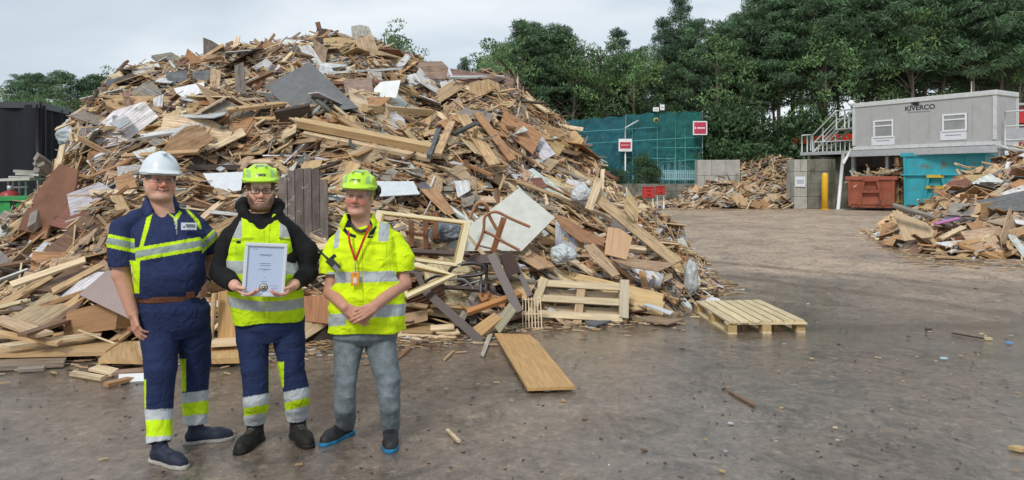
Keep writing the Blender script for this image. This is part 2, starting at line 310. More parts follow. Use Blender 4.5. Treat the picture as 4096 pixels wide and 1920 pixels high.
def frag(mb, c, size, R, col):
    """broken sheet: irregular polygon slab"""
    k = random.choice([4, 4, 5, 6]); L, w, t = size
    pts = []
    base = {4: [(-1, -1), (1, -1), (1, 1), (-1, 1)], 5: [(-1, -1), (1, -1), (1.0, .3), (.4, 1), (-1, 1)], 6: [(-1, -.7), (-.4, -1), (1, -1), (1, .6), (.2, 1), (-1, .8)]}[k]
    for (a, b) in base: pts.append(((a + random.uniform(-.22, .22)) * L / 2, (b + random.uniform(-.22, .22)) * w / 2, 0))
    p = np.array(pts) @ R.T + c; mb.prism(p, R[:, 2], t, col)
def lie(M, X, Y, bias=0, tilt=.30, spread=1.2):
    n = M.nrm(X, Y); n = unit(n + np.array([0, -.12, .25]))
    e1 = unit(np.cross((0, 1, 0), n)); e1 = unit(np.array([1, 0, 0]) - n * n[0]); e2 = np.cross(n, e1)
    a = bias + random.gauss(0, spread * .55); d = math.cos(a) * e1 + math.sin(a) * e2 + n * random.gauss(0, tilt)
    up = unit(n + rng.normal(0, .42, 3)); return unit(d), up, n
def scatter(M, mb, num, Lr, Wr, Tr, sheet=.18, biasf=None, up=(-.04, .10), tpow=.75, wb=None, ks=1.0, bright=1.0):
    for _ in range(num):
        dx = random.uniform(M.cols[0], M.cols[-1]); t = random.random() ** tpow * 1.03; X, Y = M.pt(dx, t); H = M.par(dx)[2]
        z = M.h(X, Y)
        d, u, n = lie(M, X, Y, biasf(dx) if biasf else 0); R = frame(d, u)
        sh = random.random() < sheet; s = ks
        L = random.uniform(*Lr) * s; L = min(L, .25 + max(H, .1) * .9)
        c = np.array([X, Y, z]) + n * random.uniform(*up)
        if sh:
            nm = rng.choice(TN, p=TWB); frag(mb, c, (L * .75, L * random.uniform(.35, .8), .016), R, tone(nm) * bright)
        else:
            nm = rng.choice(TN, p=TWP); w = random.uniform(*Wr) * s; th_ = random.uniform(*Tr); cl_ = tone(nm) * bright
            if w > .028 and random.random() < .6: v_, f_, u_ = splinter(L, w, th_, R, c); mb.add(v_, f_, u_, cl_)
            else: mb.box(c, (L, w, th_), R, cl_, jag=w * .45)
big = Mound([-150, 0, 60, 100, 130, 165, 190, 212, 240, 300, 380, 420, 500, 540, 630, 730, 800, 870, 930, 970, 1050, 1110, 1200, 1290, 1310, 1370, 1400, 1460, 1510, 1570, 1610, 1660, 1710, 1762, 1800],
            [7.1, 7.2, 7.2, 7.25, 7.3, 7.3, 7.3, 7.3, 7.3, 7.3, 7.4, 7.4, 7.4, 7.4, 7.5, 7.6, 7.7, 7.8, 7.9, 8.0, 8.1, 8.2, 8.3, 8.6, 8.7, 8.9, 9.0, 9.0, 9.0, 9.1, 9.2, 9.4, 9.7, 10.3, 11],
            [12, 12.5, 13, 13.2, 13.5, 13.9, 14.2, 14.5, 15, 15.5, 16, 16, 16.5, 16.5, 17, 17, 17, 17, 17, 17, 16.5, 16.5, 16, 16, 15.8, 15.5, 15.3, 14.8, 14.2, 13.5, 13.0, 12.6, 12.4, 12.2, 12.3],
            [600, 578, 548, 508, 486, 456, 408, 335, 272, 220, 182, 170, 152, 142, 120, 105, 92, 90, 95, 130, 170, 192, 215, 236, 276, 300, 320, 385, 450, 500, 530, 570, 625, 690, 760], bump=.30, p=.9, seed=3)
def bf(dx):
    return np.interp(dx, [0, 400, 800, 1100, 1350, 1700], [.55, .35, .1, -.15, -.75, -.85])
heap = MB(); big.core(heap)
scatter(big, heap, 5200, (.3, 1.05), (.03, .085), (.015, .04), .22, bf, (-.10, .10), .62)
scatter(big, heap, 9500, (.09, .42), (.015, .06), (.008, .025), .2, bf, (-.03, .16), .62)
bb = Mound([2170, 2205, 2250, 2300, 2360, 2400, 2450, 2500, 2576, 2700, 2800], [24, 21, 19, 17.3, 16.8, 16.4, 16.2, 16, 15.9, 15.8, 15.8], [27, 26, 25, 24, 23.5, 23, 23, 23, 23, 23, 23],
           [604, 588, 552, 530, 510, 484, 458, 434, 392, 350, 345], bump=.22, p=.9, seed=5)
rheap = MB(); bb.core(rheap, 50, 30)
scatter(bb, rheap, 1500, (.4, 1.5), (.05, .14), (.02, .05), .22, lambda d: .45, (-.04, .12), .7, bright=1.08)
scatter(bb, rheap, 900, (.15, .5), (.03, .08), (.01, .03), .2, lambda d: .3, (0, .14), .7)
bay = Mound([1610, 1660, 1700, 1740, 1790, 1830, 1870, 1940, 1998], [47.5, 46.5, 46, 45.5, 45, 45, 45, 45, 45], [50, 50, 50, 50, 50, 51, 51.5, 51.5, 51.5],
            [520, 514, 510, 482, 446, 424, 408, 402, 404], bump=.25, p=.95, seed=8)
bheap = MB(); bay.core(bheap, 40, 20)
scatter(bay, bheap, 2600, (.35, 1.6), (.05, .16), (.03, .06), .15, lambda d: .5, (-.02, .22), .8, bright=.95)
scatter(big, heap, 7500, (.15, .7), (.006, .022), (.006, .016), 0, bf, (0, .17), .62)
scatter(bb, rheap, 900, (.2, .9), (.01, .03), (.01, .02), 0, lambda d: .4, (0, .16), .7, bright=1.15)
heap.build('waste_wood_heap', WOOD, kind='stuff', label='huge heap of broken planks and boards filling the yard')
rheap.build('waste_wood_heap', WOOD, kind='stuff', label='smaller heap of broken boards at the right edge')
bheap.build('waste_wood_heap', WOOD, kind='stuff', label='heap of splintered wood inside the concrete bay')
# chips and splinters strewn on the ground
ch = MB()
def chips(num, fn, s=(.03, .16)):
    for _ in range(num):
        X, Y = fn(); a = random.uniform(-.9, .9) + (math.pi if random.random() < .5 else 0); L = random.uniform(*s); w = random.uniform(.006, .03)
        R = frame((math.cos(a), math.sin(a), random.uniform(-.08, .08)), (random.uniform(-.2, .2), random.uniform(-.2, .2), 1))
        ch.box((X, Y, .008 + random.random() * .012), (L, w, .008), R, tone(rng.choice(TN, p=TWP)) * .9, jag=.01)
def nearfoot():
    dx = random.uniform(-100, 1790); f = big.par(dx)[0]; Y = f - abs(random.gauss(0, .38)) + .1; return (dx / D - 512) / F * Y, Y
chips(1500, nearfoot, (.03, .13))
def rightflank():
    Y = random.uniform(11, 24); t = random.random() ** 1.8; dx = np.interp(Y, [10, 12, 14, 18, 24, 45], [1790, 1730, 1660, 1610, 1580, 1560]) + t * np.interp(Y, [11, 24], [110, 120]); return (dx / D - 512) / F * Y, Y
chips(1500, rightflank, (.08, .5))
def rightheapfoot():
    dx = random.uniform(2185, 2600); f = bb.par(dx)[0]; Y = f - abs(random.gauss(0, .9)); return (dx / D - 512) / F * Y, Y
chips(500, rightheapfoot, (.08, .5))
def bayfoot():
    dx = random.uniform(1560, 2010); Y = 45 - abs(random.gauss(0, 1.6)); return (dx / D - 512) / F * Y, Y
chips(500, bayfoot, (.1, .6))
def yard():
    Y = random.uniform(3.2, 14); X = random.uniform(-3, 1.05 * Y * .68); return X, Y
chips(200, yard, (.012, .05))
for _ in range(1100):
    Y = 3.0 + 12 * random.random() ** 1.3; X = random.uniform(-.72, .72) * Y; a_ = random.uniform(0, 6.28); q = random.random()
    cc = np.array((.035, .028, .022)) if q < .55 else (np.array((.11, .08, .055)) if q < .85 else (np.array((.42, .32, .2)) if q < .97 else np.array((.6, .6, .58))))
    ch.box((X, Y, .004), (random.uniform(.006, .03), random.uniform(.003, .009), .004), frame((math.cos(a_), math.sin(a_) * .7, 0)), cc * random.uniform(.7, 1.3), jag=.004)
ch.build('wood_chips', WOOD, kind='stuff', label='loose chips and splinters strewn over the wet yard')

# ------------------------------------------------------------------ single boards and planks lying on the heaps
NS = unit((0, -.72, .69))
HERO = []
def sheet(name, cat, label, pts, colr, n=NS, Y=None, th=.018, m=None, M=big, lift=.12, col=None, group=None):
    cx = sum(p[0] for p in pts) / len(pts); cy = sum(p[1] for p in pts) / len(pts); n = unit(n)
    c = M.hit(cx, cy) if Y is None else at(cx, cy, Y)
    c0 = c; lf = lift
    while True:
        c = c0 + n * lf if Y is None else c0
        P = [onplane(a, b, c, n) for a, b in pts]; mid = np.mean(P, 0)
        if Y is not None or lf > 1.6 or all((q[2] + mid[2] * 0) > M.h(q[0], q[1]) + .13 for k in P for q in (k, (k + mid) / 2)): break
        lf += .06
    mb = MB(); mb.prism(P, n, th, TONES[colr] if col is None else col); HERO.append((cx, cy, label))
    return mb.build(name, m or WOOD, label=label, cat=cat, group=group)
def gsheet(name, cat, label, pts, colr, z=.03, th=.02, m=None, col=None):
    P = [grd(a, b, z) for a, b in pts]; mb = MB(); mb.prism(P, (0, 0, 1), th, TONES[colr] if col is None else col); HERO.append((sum(p[0] for p in pts) / len(pts), sum(p[1] for p in pts) / len(pts), label))
    return mb.build(name, m or WOODC, label=label, cat=cat)
def stick(name, cat, label, p0, p1, w, t, colr, Y0=None, Y1=None, lift=.14, M=big, m=None, up=(0, -.5, .85), col=None):
    lf = lift
    while True:
        a = M.hit(*p0) + NS * lf if Y0 is None else at(*p0, Y0); b = M.hit(*p1) + NS * lf if Y1 is None else at(*p1, Y1)
        if Y0 is not None or lf > 1.2 or all((a * (1 - t) + b * t)[2] > M.h(*(a * (1 - t) + b * t)[:2]) + .12 for t in (.1, .3, .5, .7, .9)): break
        lf += .06
    mb = MB(); mb.bar(a, b, w, t, up, TONES[colr] if col is None else col, jag=w * .2); HERO.append(((p0[0] + p1[0]) / 2, (p0[1] + p1[1]) / 2, label))
    return mb.build(name, m or WOOD, label=label, cat=cat)
N2 = (.1, -.85, .5); N3 = (0, -.95, .3); N4 = (.25, -.7, .65); N5 = (-.25, -.7, .65)
SLATE = mat('slate_sheet', (.085, .095, .105), .5, .5, 3.2, .5, 14, rust=(.25, .25, .25), rustat=.6)
DOORW = mat('worn_door', (1, 1, 1), .8, .6, 9, .5, 30, attr=True, rust=(.38, .36, .34), rustat=.58, stretch=(1.6, 1, .35))
WEATH = wood_mat('weathered_wood', .75, .5)
RUSTY = mat('rusty_panel', (.20, .085, .045), .7, .5, 2.5, .4, 12, rust=(.30, .19, .11), rustat=.57)
sheet('sheet', 'sheet', 'large charcoal felt-covered sheet lying near the top of the wood heap', [(665, 216), (780, 156), (902, 271), (800, 283), (746, 293)], 'slate grey', N3, lift=.5, m=SLATE, th=.03)
sheet('sheet', 'sheet', 'dark strip of sheet under the large charcoal sheet', [(660, 232), (682, 236), (748, 294), (705, 292)], 'slate grey', N2, lift=.25, m=SLATE)
sheet('board', 'board', 'white rectangular board high on the left of the heap', [(437, 222), (513, 206), (515, 235), (452, 248)], 'white painted', N2, lift=.3, m=PAINT, col=(.72, .74, .77))
sheet('board', 'board', 'chipboard sheet standing at the summit of the heap', [(889, 100), (936, 88), (962, 150), (907, 130)], 'chipboard', N3, lift=.35)
sheet('board', 'board', 'dirty white board sticking up at the very top', [(883, 66), (905, 62), (928, 67), (938, 92), (912, 104), (886, 100)], 'white painted', N3, Y=16.8, col=(.45, .44, .38))
sheet('board', 'board', 'big torn brown fibreboard above the white helmet', [(407, 378), (432, 345), (468, 318), (500, 313), (512, 322), (540, 350), (505, 372), (440, 402)], 'orange brown', N3, lift=.32, col=(.36, .20, .085))
sheet('board', 'board', 'torn white edge strip along the brown fibreboard', [(425, 345), (462, 314), (500, 309), (503, 318), (470, 325), (440, 350)], 'white painted', N3, lift=.36)
stick('beam', 'beam', 'long thin beam crossing below the charcoal sheet', (583, 316), (926, 272), .11, .05, 'tan', lift=.32)
stick('beam', 'beam', 'dark end timber under the long thin beam', (705, 316), (790, 300), .10, .16, 'dark brown', lift=.22)
stick('beam', 'beam', 'long heavy yellow beam across the middle of the heap', (765, 350), (1090, 414), .13, .12, 'tan', lift=.34, col=(.58, .40, .2), m=WOODC)
stick('beam', 'beam', 'second beam lying just under the heavy yellow beam', (770, 362), (1085, 425), .10, .06, 'pale', lift=.22)
stick('beam', 'beam', 'pale beam lying flat right of the summit', (925, 306), (1092, 313), .12, .12, 'tan', lift=.3, col=(.62, .45, .24), m=WOODC)
root = empty('door', at(762, 640, 8.9), 'weathered grey plank door standing behind the middle man', 'door'); HERO.append((762, 520, 'weathered plank door'))
_xs = [700, 722, 741, 763, 783, 803, 824]; _t = [446, 430, 425, 424, 426, 452]
for i in range(6):
    P_ = [onplane(u, v, at(762, 520, 8.9), N3) for u, v in ((_xs[i] + .8, _t[i]), (_xs[i + 1] - .8, _t[i] + random.uniform(-3, 6)), (_xs[i + 1] - .8 + 3, 640), (_xs[i] + .8 + 3, 640))]
    MB().prism(P_, N3, .03, np.array((.125, .098, .085)) * random.uniform(.7, 1.3)).build('plank', DOORW, root)
MB().prism([onplane(u, v, at(762, 520, 8.95) , N3) for u, v in ((702, 450), (822, 455), (824, 640), (704, 640))], N3, .02, (.03, .025, .02)).build('backing', WEATH, root)
sheet('board', 'board', 'white board between the white helmet and middle helmet', [(510, 436), (612, 432), (606, 478), (545, 488)], 'white painted', N2, lift=.3, m=PAINT, col=(.62, .66, .70))
sheet('panel', 'panel', 'large rust-brown curved panel at the left of the heap', [(150, 412), (196, 427), (190, 470), (178, 520), (125, 564), (116, 600), (70, 604), (40, 590), (60, 540), (90, 490), (120, 446)], 'reddish', (-.35, -.85, .4), lift=.35, m=RUSTY, th=.03)
sheet('panel', 'panel', 'off-white cabinet panel behind the broken bentwood chair', [(1305, 473), (1396, 547), (1312, 631), (1115, 631), (1140, 600)], 'white painted', N2, Y=9.6, m=PAINT, col=(.56, .565, .51), th=.025)
sheet('panel', 'panel', 'white door lying right of the right helmet', [(948, 456), (1040, 456), (1056, 488), (955, 494)], 'white painted', NS, lift=.3, m=PAINT, col=(.58, .63, .66))
sheet('board', 'board', 'dark grey corner board right of the white door', [(1046, 462), (1072, 458), (1092, 480), (1062, 486)], 'slate grey', N2, lift=.3)
sheet('board', 'board', 'orange-tan pointed board above the pale picture frame', [(1055, 475), (1100, 474), (1146, 536), (1122, 541)], 'chipboard', N2, lift=.32, col=(.50, .28, .13))
sheet('board', 'board', 'small white board above the cabinet panel', [(1142, 455), (1180, 453), (1184, 478), (1152, 497)], 'white painted', N2, lift=.3)
sheet('board', 'board', 'faded grey board left of the cabinet panel', [(1160, 500), (1195, 490), (1190, 515), (1165, 522)], 'weathered grey', N2, lift=.3)
sheet('panel', 'panel', 'long brown-pink panel forming the right ridge of the heap', [(1132, 172), (1292, 197), (1291, 222), (1190, 208), (1140, 195)], 'reddish', N3, lift=.2, col=(.26, .15, .115))
sheet('board', 'board', 'brown board behind the white scraps near the ridge', [(1045, 155), (1112, 154), (1128, 170), (1120, 200), (1060, 195)], 'chipboard', N3, lift=.2, col=(.30, .19, .13))
sheet('board', 'board', 'torn white board right of the charcoal sheet', [(939, 225), (957, 206), (1008, 201), (997, 246), (943, 243)], 'white painted', N3, lift=.35, m=PAINT, col=(.70, .73, .73))
sheet('board', 'board', 'pinkish brown board right above the torn white board', [(862, 200), (935, 196), (940, 240), (870, 235)], 'chipboard', N3, lift=.25, col=(.33, .22, .17))
sheet('board', 'board', 'orange-brown board left of the torn white board', [(880, 246), (985, 244), (960, 266), (890, 268)], 'orange brown', N2, lift=.3)
sheet('board', 'board', 'white scrap standing right of the summit', [(1020, 190), (1045, 184), (1060, 208), (1030, 220)], 'white painted', N3, lift=.3)
sheet('board', 'board', 'white square scrap near the brown-pink ridge panel', [(1100, 176), (1128, 172), (1136, 192), (1110, 200)], 'white painted', N3, lift=.3)
sheet('board', 'board', 'white broken board below the brown-pink ridge panel', [(1106, 206), (1152, 196), (1146, 220), (1112, 228)], 'white painted', N3, lift=.34)
sheet('board', 'board', 'slim white board sloping below the summit chipboard', [(995, 165), (1022, 135), (1034, 142), (1012, 172)], 'white painted', N3, lift=.3)
sheet('board', 'board', 'white board leaning left of the summit plank', [(752, 118), (780, 112), (812, 160), (800, 166), (775, 150)], 'white painted', N3, lift=.3)
sheet('board', 'board', 'brown upright board left of the summit', [(786, 94), (824, 122), (817, 169), (795, 160)], 'chipboard', N3, lift=.35, col=(.34, .22, .13))
sheet('board', 'board', 'slate board beside the summit chipboard', [(828, 150), (852, 142), (862, 185), (842, 180)], 'slate grey', N3, lift=.3)
sheet('board', 'board', 'pink-brown hardboard at the top left of the summit', [(690, 100), (735, 95), (752, 118), (700, 112)], 'chipboard', N3, lift=.2, col=(.45, .30, .22))
sheet('board', 'board', 'tall grey-brown board standing left of the charcoal sheet', [(590, 165), (612, 156), (620, 235), (592, 240)], 'weathered grey', N3, lift=.35, col=(.16, .13, .11))
sheet('board', 'board', 'tan standing board under the dark block of the left summit', [(530, 170), (556, 178), (552, 220), (528, 216)], 'chipboard', N3, lift=.3)
sheet('board', 'board', 'dark bluish board left of the standing tan board', [(415, 182), (470, 178), (472, 210), (425, 215)], 'slate grey', N3, lift=.25)
sheet('board', 'board', 'dark bluish board under the slatted crate lid', [(482, 180), (530, 176), (528, 202), (490, 206)], 'slate grey', N3, lift=.25)
sheet('board', 'board', 'dark mouldy board at the upper left shoulder', [(248, 232), (300, 196), (334, 182), (338, 190), (322, 214), (280, 236)], 'dark brown', N3, lift=.3)
sheet('board', 'board', 'white board with blue tint at the left shoulder', [(240, 250), (262, 230), (285, 235), (278, 262), (244, 268)], 'white painted', N3, lift=.3)
sheet('board', 'board', 'white upright board at left beside orange boards', [(385, 248), (412, 236), (408, 270), (386, 270)], 'white painted', N3, lift=.3)
sheet('board', 'board', 'grey-white flat board right of the left shoulder', [(275, 310), (320, 292), (330, 305), (300, 324)], 'white painted', NS, lift=.3, col=(.46, .48, .5))
sheet('board', 'board', 'reddish brown standing board near left shoulder', [(306, 232), (322, 230), (332, 270), (318, 282)], 'reddish', N3, lift=.3, col=(.30, .17, .11))
sheet('board', 'board', 'grey board left of the brown fibreboard', [(372, 358), (390, 345), (415, 352), (396, 372)], 'weathered grey', N2, lift=.3)
sheet('board', 'board', 'orange chipboard behind the white helmet', [(285, 448), (330, 430), (345, 470), (296, 480)], 'orange brown', N3, lift=.3)
sheet('board', 'board', 'wide tan board left of the white helmet', [(222, 478), (340, 474), (346, 486), (226, 492)], 'pale', N2, lift=.34)
sheet('board', 'board', 'square pale offcut under the wide tan board', [(226, 492), (250, 491), (250, 515), (222, 515)], 'pale', N3, lift=.36)
sheet('board', 'board', 'tall tan board beside the left man', [(276, 492), (306, 490), (330, 535), (300, 545)], 'tan', N3, lift=.3)
stick('plank', 'plank', 'pale plank leaning against the rust-brown panel', (196, 430), (178, 522), .09, .04, 'pale', lift=.55, up=(0, -1, .2))
stick('plank', 'plank', 'short pale beam end under the rust-brown panel', (106, 572), (160, 538), .11, .09, 'pale', lift=.45)
stick('plank', 'plank', 'grey post end below the rust-brown panel', (118, 618), (124, 582), .12, .1, 'weathered grey', lift=.4, up=(0, -1, .2))
for i, (a, b, w) in enumerate([((92, 395), (140, 428), .13), (((88), 408), (132, 436), .1), ((92, 424), (128, 440), .12), ((102, 412), (140, 440), .11)]):
    stick('log', 'log', ['grey post end topmost in the stack beside the black container', 'pale log end second from top beside the black container', 'thin grey post lowest beside the black container', 'grey post in the middle beside the black container'][i], a, b, w, w, 'weathered grey', Y0=12.5, Y1=12.8, up=(0, -1, .3))
stick('plank', 'plank', 'upright post poking from the summit into the sky', (799, 57), (808, 90), .10, .08, 'brown', Y0=17, Y1=17, up=(0, -1, .2))
sheet('block', 'block', 'dark splintered block standing out on the left summit', [(511, 94), (532, 102), (562, 120), (556, 140), (540, 142), (512, 148)], 'dark brown', N3, Y=16.3, th=.35, col=(.10, .07, .05))
stick('plank', 'plank', 'short upright stump right of the dark block', (578, 110), (580, 140), .16, .1, 'brown', Y0=16.6, Y1=16.4, up=(0, -1, .2))
# slatted crate lid on the left shoulder
def slatted(name, label, cat, q, Y, n, cnt, colr, M=big, gap=.3, th=.03, rails=2, lift=.3, m=None, railc=None):
    n = unit(n); c = M.hit(*np.mean(q, 0)) + n * lift if Y is None else at(*np.mean(q, 0), Y)
    P = [onplane(a, b, c, n) for a, b in q]; root = empty(name, (c[0], c[1], min(p[2] for p in P)), label, cat)
    HERO.append((*np.mean(q, 0), label))
    for i in range(cnt):
        u0 = (i + gap / 2) / cnt; u1 = (i + 1 - gap / 2) / cnt
        A = P[0] * (1 - u0) + P[3] * u0; B = P[1] * (1 - u0) + P[2] * u0; C = P[1] * (1 - u1) + P[2] * u1; E = P[0] * (1 - u1) + P[3] * u1
        MB().prism([A, B, C, E], n, th, tone(colr, .1)).build('slat', m or WOOD, root)
    for k in range(rails):
        v = (k + .04) / max(rails - 1, 1) * .92 if rails > 1 else .5; A = P[0] * (1 - v) + P[1] * v; B = P[3] * (1 - v) + P[2] * v
        MB().bar(A - n * (th * 1.6), B - n * (th * 1.6), .08 if rails < 3 else .018, th * 1.1, n, TONES[railc or colr]).build('rail', m or WOOD, root)
    return root
slatted('crate_lid', 'grey slatted crate lid on the left shoulder of the heap', 'crate lid', [(380, 139), (429, 131), (457, 149), (411, 164)], 16.2, (-.2, -.7, .7), 9, 'weathered grey', gap=.2, th=.025)
# standing broken pieces, right flank
sheet('board', 'board', 'pale orange chipboard square on the right flank', [(1529, 571), (1560, 575), (1591, 597), (1576, 653), (1521, 639)], 'chipboard', N2, Y=9.7, col=(.58, .36, .2), m=WOODC)
stick('plank', 'plank', 'long wide chipboard strip running down the right flank', (1492, 490), (1702, 660), .17, .025, 'chipboard', Y0=11.3, Y1=9.9, up=(0, -.8, .6), col=(.52, .37, .2))
stick('plank', 'plank', 'tall pale board standing on the right shoulder', (1508, 450), (1480, 530), .12, .03, 'pale', Y0=11.2, Y1=11, up=(0, -1, .2))
stick('plank', 'plank', 'thin pale lath standing at the right shoulder', (1516, 427), (1512, 500), .06, .03, 'pale', Y0=11.5, Y1=11.3, up=(0, -1, .2))
sheet('seat_board', 'board', 'round-topped tan board at the foot of the right flank', [(1571, 530), (1570, 505), (1576, 494), (1586, 492), (1597, 500), (1606, 520), (1607, 545), (1590, 552)], 'pale', N3, Y=10.6, col=(.55, .40, .2))
sheet('board', 'board', 'curling brown sheet low on the right flank', [(1530, 650), (1600, 652), (1703, 662), (1656, 682), (1590, 672)], 'chipboard', (0, -.35, .93), Y=9.5, col=(.44, .29, .17), th=.012)
sheet('board', 'board', 'orange-brown bent panel sweeping down the right flank', [(1395, 540), (1430, 552), (1480, 585), (1524, 600), (1518, 618), (1460, 608), (1415, 575)], 'orange brown', N2, Y=10.2, col=(.38, .19, .09))
sheet('board', 'board', 'broken grey-tan board above the pale pallet', [(1468, 618), (1494, 612), (1520, 640), (1560, 690), (1540, 696), (1490, 650)], 'chipboard', N2, Y=9.6)
stick('plank', 'plank', 'square timber running down right above the cabinet panel', (1390, 520), (1530, 580), .06, .05, 'pale', lift=.3)
stick('plank', 'plank', 'long dark timber above the bent orange panel', (1330, 470), (1500, 560), .08, .05, 'brown', lift=.3)
stick('plank', 'plank', 'broad split plank fanning down from the right ridge', (1165, 330), (1245, 455), .18, .04, 'tan', lift=.35)
stick('plank', 'plank', 'second split plank beside the broad split plank', (1200, 320), (1290, 440), .14, .03, 'orange brown', lift=.33)
stick('plank', 'plank', 'tan split plank leaning left above the cabinet panel', (1140, 345), (1105, 430), .12, .04, 'tan', lift=.35)
stick('pipe', 'pipe', 'grey tube leaning in front of the split planks', (1108, 375), (1085, 445), .07, .07, 'slate grey', lift=.42)
sheet('board', 'board', 'red-brown square offcut above the cabinet panel', [(1335, 448), (1362, 446), (1378, 472), (1345, 476)], 'reddish', N3, lift=.3)
stick('plank', 'plank', 'dark upright post at the right shoulder against the netting', (1380, 285), (1402, 345), .13, .1, 'brown', Y0=15, Y1=14.6, up=(0, -1, .2))
# left foreground boards
sheet('board', 'board', 'large pale chipboard sheet lying low at the left edge', [(11, 810), (124, 735), (215, 770), (87, 848)], 'pale', (.1, -.45, .88), Y=7.6, col=(.50, .37, .22))
sheet('board', 'board', 'mauve-brown faced panel beside the left man', [(198, 741), (270, 679), (345, 700), (340, 810), (313, 796)], 'weathered grey', N2, Y=7.35, col=(.22, .15, .135), m=PAINT)
gsheet('board', 'board', 'long orange-tan board along the left front edge', [(-60, 860), (320, 848), (265, 884), (-60, 891)], 'tan', z=.10, th=.04, col=(.58, .38, .19))
gsheet('board', 'board', 'short orange-tan board ending behind the left man', [(302, 858), (356, 857), (361, 905), (247, 903)], 'tan', z=.09, th=.04, col=(.58, .37, .18))
stick('plank', 'plank', 'square lath across the two orange-tan boards', (248, 898), (322, 849), .06, .03, 'pale', Y0=7.05, Y1=7.7)
gsheet('plank', 'plank', 'grey-tan plank on the wet ground at left', [(-30, 905), (168, 898), (160, 912), (-30, 924)], 'weathered grey', z=.05, th=.04, col=(.34, .26, .19), m=WOOD)
gsheet('board', 'board', 'small pale offcut lying left of the left man', [(222, 927), (250, 916), (299, 927), (280, 940)], 'pale', z=.03, th=.02)
gsheet('plank', 'plank', 'reddish strip across the white box beside the left man', [(280, 940), (300, 930), (380, 922), (374, 932)], 'reddish', z=.06, th=.02, col=(.36, .22, .15))
sheet('box_lid', 'box lid', 'white box lid with red edge at the left mans feet', [(299, 941), (368, 938), (366, 958), (297, 962)], 'white painted', (0, -.6, .8), Y=6.25, m=PAINT, th=.05)
gsheet('board', 'board', 'orange-tan board between the left and middle men', [(525, 866), (600, 862), (602, 900), (520, 902)], 'tan', z=.09, th=.05, col=(.60, .38, .16))
gsheet('board', 'board', 'second tan board behind the one between the men', [(520, 850), (610, 848), (600, 862), (525, 866)], 'pale', z=.16, th=.03)
sheet('panel', 'panel', 'orange-brown cupboard door between the middle and right men', [(764, 745), (835, 740), (832, 815), (768, 808)], 'orange brown', (.1, -.8, .55), Y=7.3, m=WOODC, col=(.34, .14, .05))
sheet('panel', 'panel', 'upright tan cupboard side between the left and middle men', [(548, 735), (592, 726), (592, 850), (548, 850)], 'tan', (.2, -.97, .15), Y=7.3, m=WOODC, col=(.55, .33, .13))
stick('plank', 'plank', 'thin upright lath on the tan cupboard side', (540, 738), (530, 850), .04, .04, 'tan', Y0=7.2, Y1=7.2, up=(0, -1, .1))
for i, (p0_, p1_, w_, c_, z_, l_) in enumerate([((10, 872), (250, 842), .12, 'pale', .17, 'long pale plank laid across the orange-tan boards at left'), ((-20, 836), (150, 862), .09, 'tan', .20, 'tan plank crossing behind the left orange-tan board'), ((60, 842), (190, 800), .10, 'brown', .3, 'brown plank under the orange-brown drawer'), ((-10, 800), (110, 842), .14, 'chipboard', .28, 'chipboard strip below the large pale chipboard sheet'),
        ((180, 938), (262, 952), .05, 'pale', .03, 'thin pale splinter left of the small pale offcut'), ((40, 930), (120, 926), .06, 'weathered grey', .03, 'grey splinter lying before the grey-tan plank'), ((372, 905), (352, 862), .10, 'tan', .13, 'tan plank end just behind the left mans knee'), ((266, 968), (340, 950), .06, 'orange brown', .03, 'orange splinter under the white box lid'),
        ((0, 770), (120, 700), .12, 'tan', .75, 'tan plank rising right at the left edge'), ((20, 720), (210, 655), .10, 'pale', 1.05, 'pale plank rising right above the chipboard sheet'), ((130, 735), (255, 668), .09, 'tan', 1.1, 'tan plank along the top edge of the mauve panel')]):
    A_, B_ = grd(*p0_, z_), grd(*p1_, z_)
    if z_ > .5: A_, B_ = at(*p0_, 7.9), at(*p1_, 8.3)
    MB().bar(A_, B_, w_, .03, (0, -.2, 1) if z_ < .5 else (0, -.6, .8), TONES[c_], jag=w_ * .4).build('plank', WOODC if i % 2 else WOOD, label=l_, cat='plank')
# foreground right of the right man
sheet('board', 'board', 'long pale board lying at the right mans heels', [(1000, 838), (1148, 847), (1143, 859), (1000, 848)], 'pale', (0, -.2, .98), Y=8.0, m=WOODC, th=.03)
sheet('board', 'board', 'wide brown board behind the long pale board', [(1000, 815), (1100, 822), (1112, 838), (1000, 836)], 'chipboard', (0, -.35, .93), Y=8.2, m=WOODC, col=(.42, .27, .13))
sheet('board', 'board', 'stepped tan board standing right of the right man', [(1000, 798), (1010, 790), (1075, 780), (1076, 805), (1010, 822), (1000, 820)], 'tan', N2, Y=8.2, m=WOODC, col=(.38, .23, .12))
gsheet('plank', 'plank', 'dark brown lath on the ground by the right man', [(1000, 892), (1045, 854), (1054, 858), (1003, 902)], 'brown', z=.02)
sheet('board', 'board', 'sage-grey cupboard door leaning over the orange lath', [(1239, 815), (1281, 761), (1299, 782), (1257, 839)], 'weathered grey', (.1, -.8, .6), Y=8.2, m=WOODC, col=(.33, .29, .19))
stick('plank', 'plank', 'orange-brown lath crossing over dark chair legs', (1175, 786), (1308, 739), .07, .05, 'orange brown', Y0=8.2, Y1=8.5, m=WOODC, col=(.50, .23, .08))
sheet('board', 'board', 'orange-brown board sloping under the orange lath', [(1193, 728), (1214, 722), (1272, 764), (1262, 775), (1228, 752), (1212, 758)], 'orange brown', N2, Y=8.6, m=WOODC, col=(.45, .2, .07))
sheet('board', 'drawer part', 'tan drawer part on the ground left of the plywood', [(1177, 832), (1243, 786), (1262, 800), (1206, 849)], 'tan', (0, -.55, .83), Y=8.1, m=WOODC, col=(.50, .31, .13), th=.05)
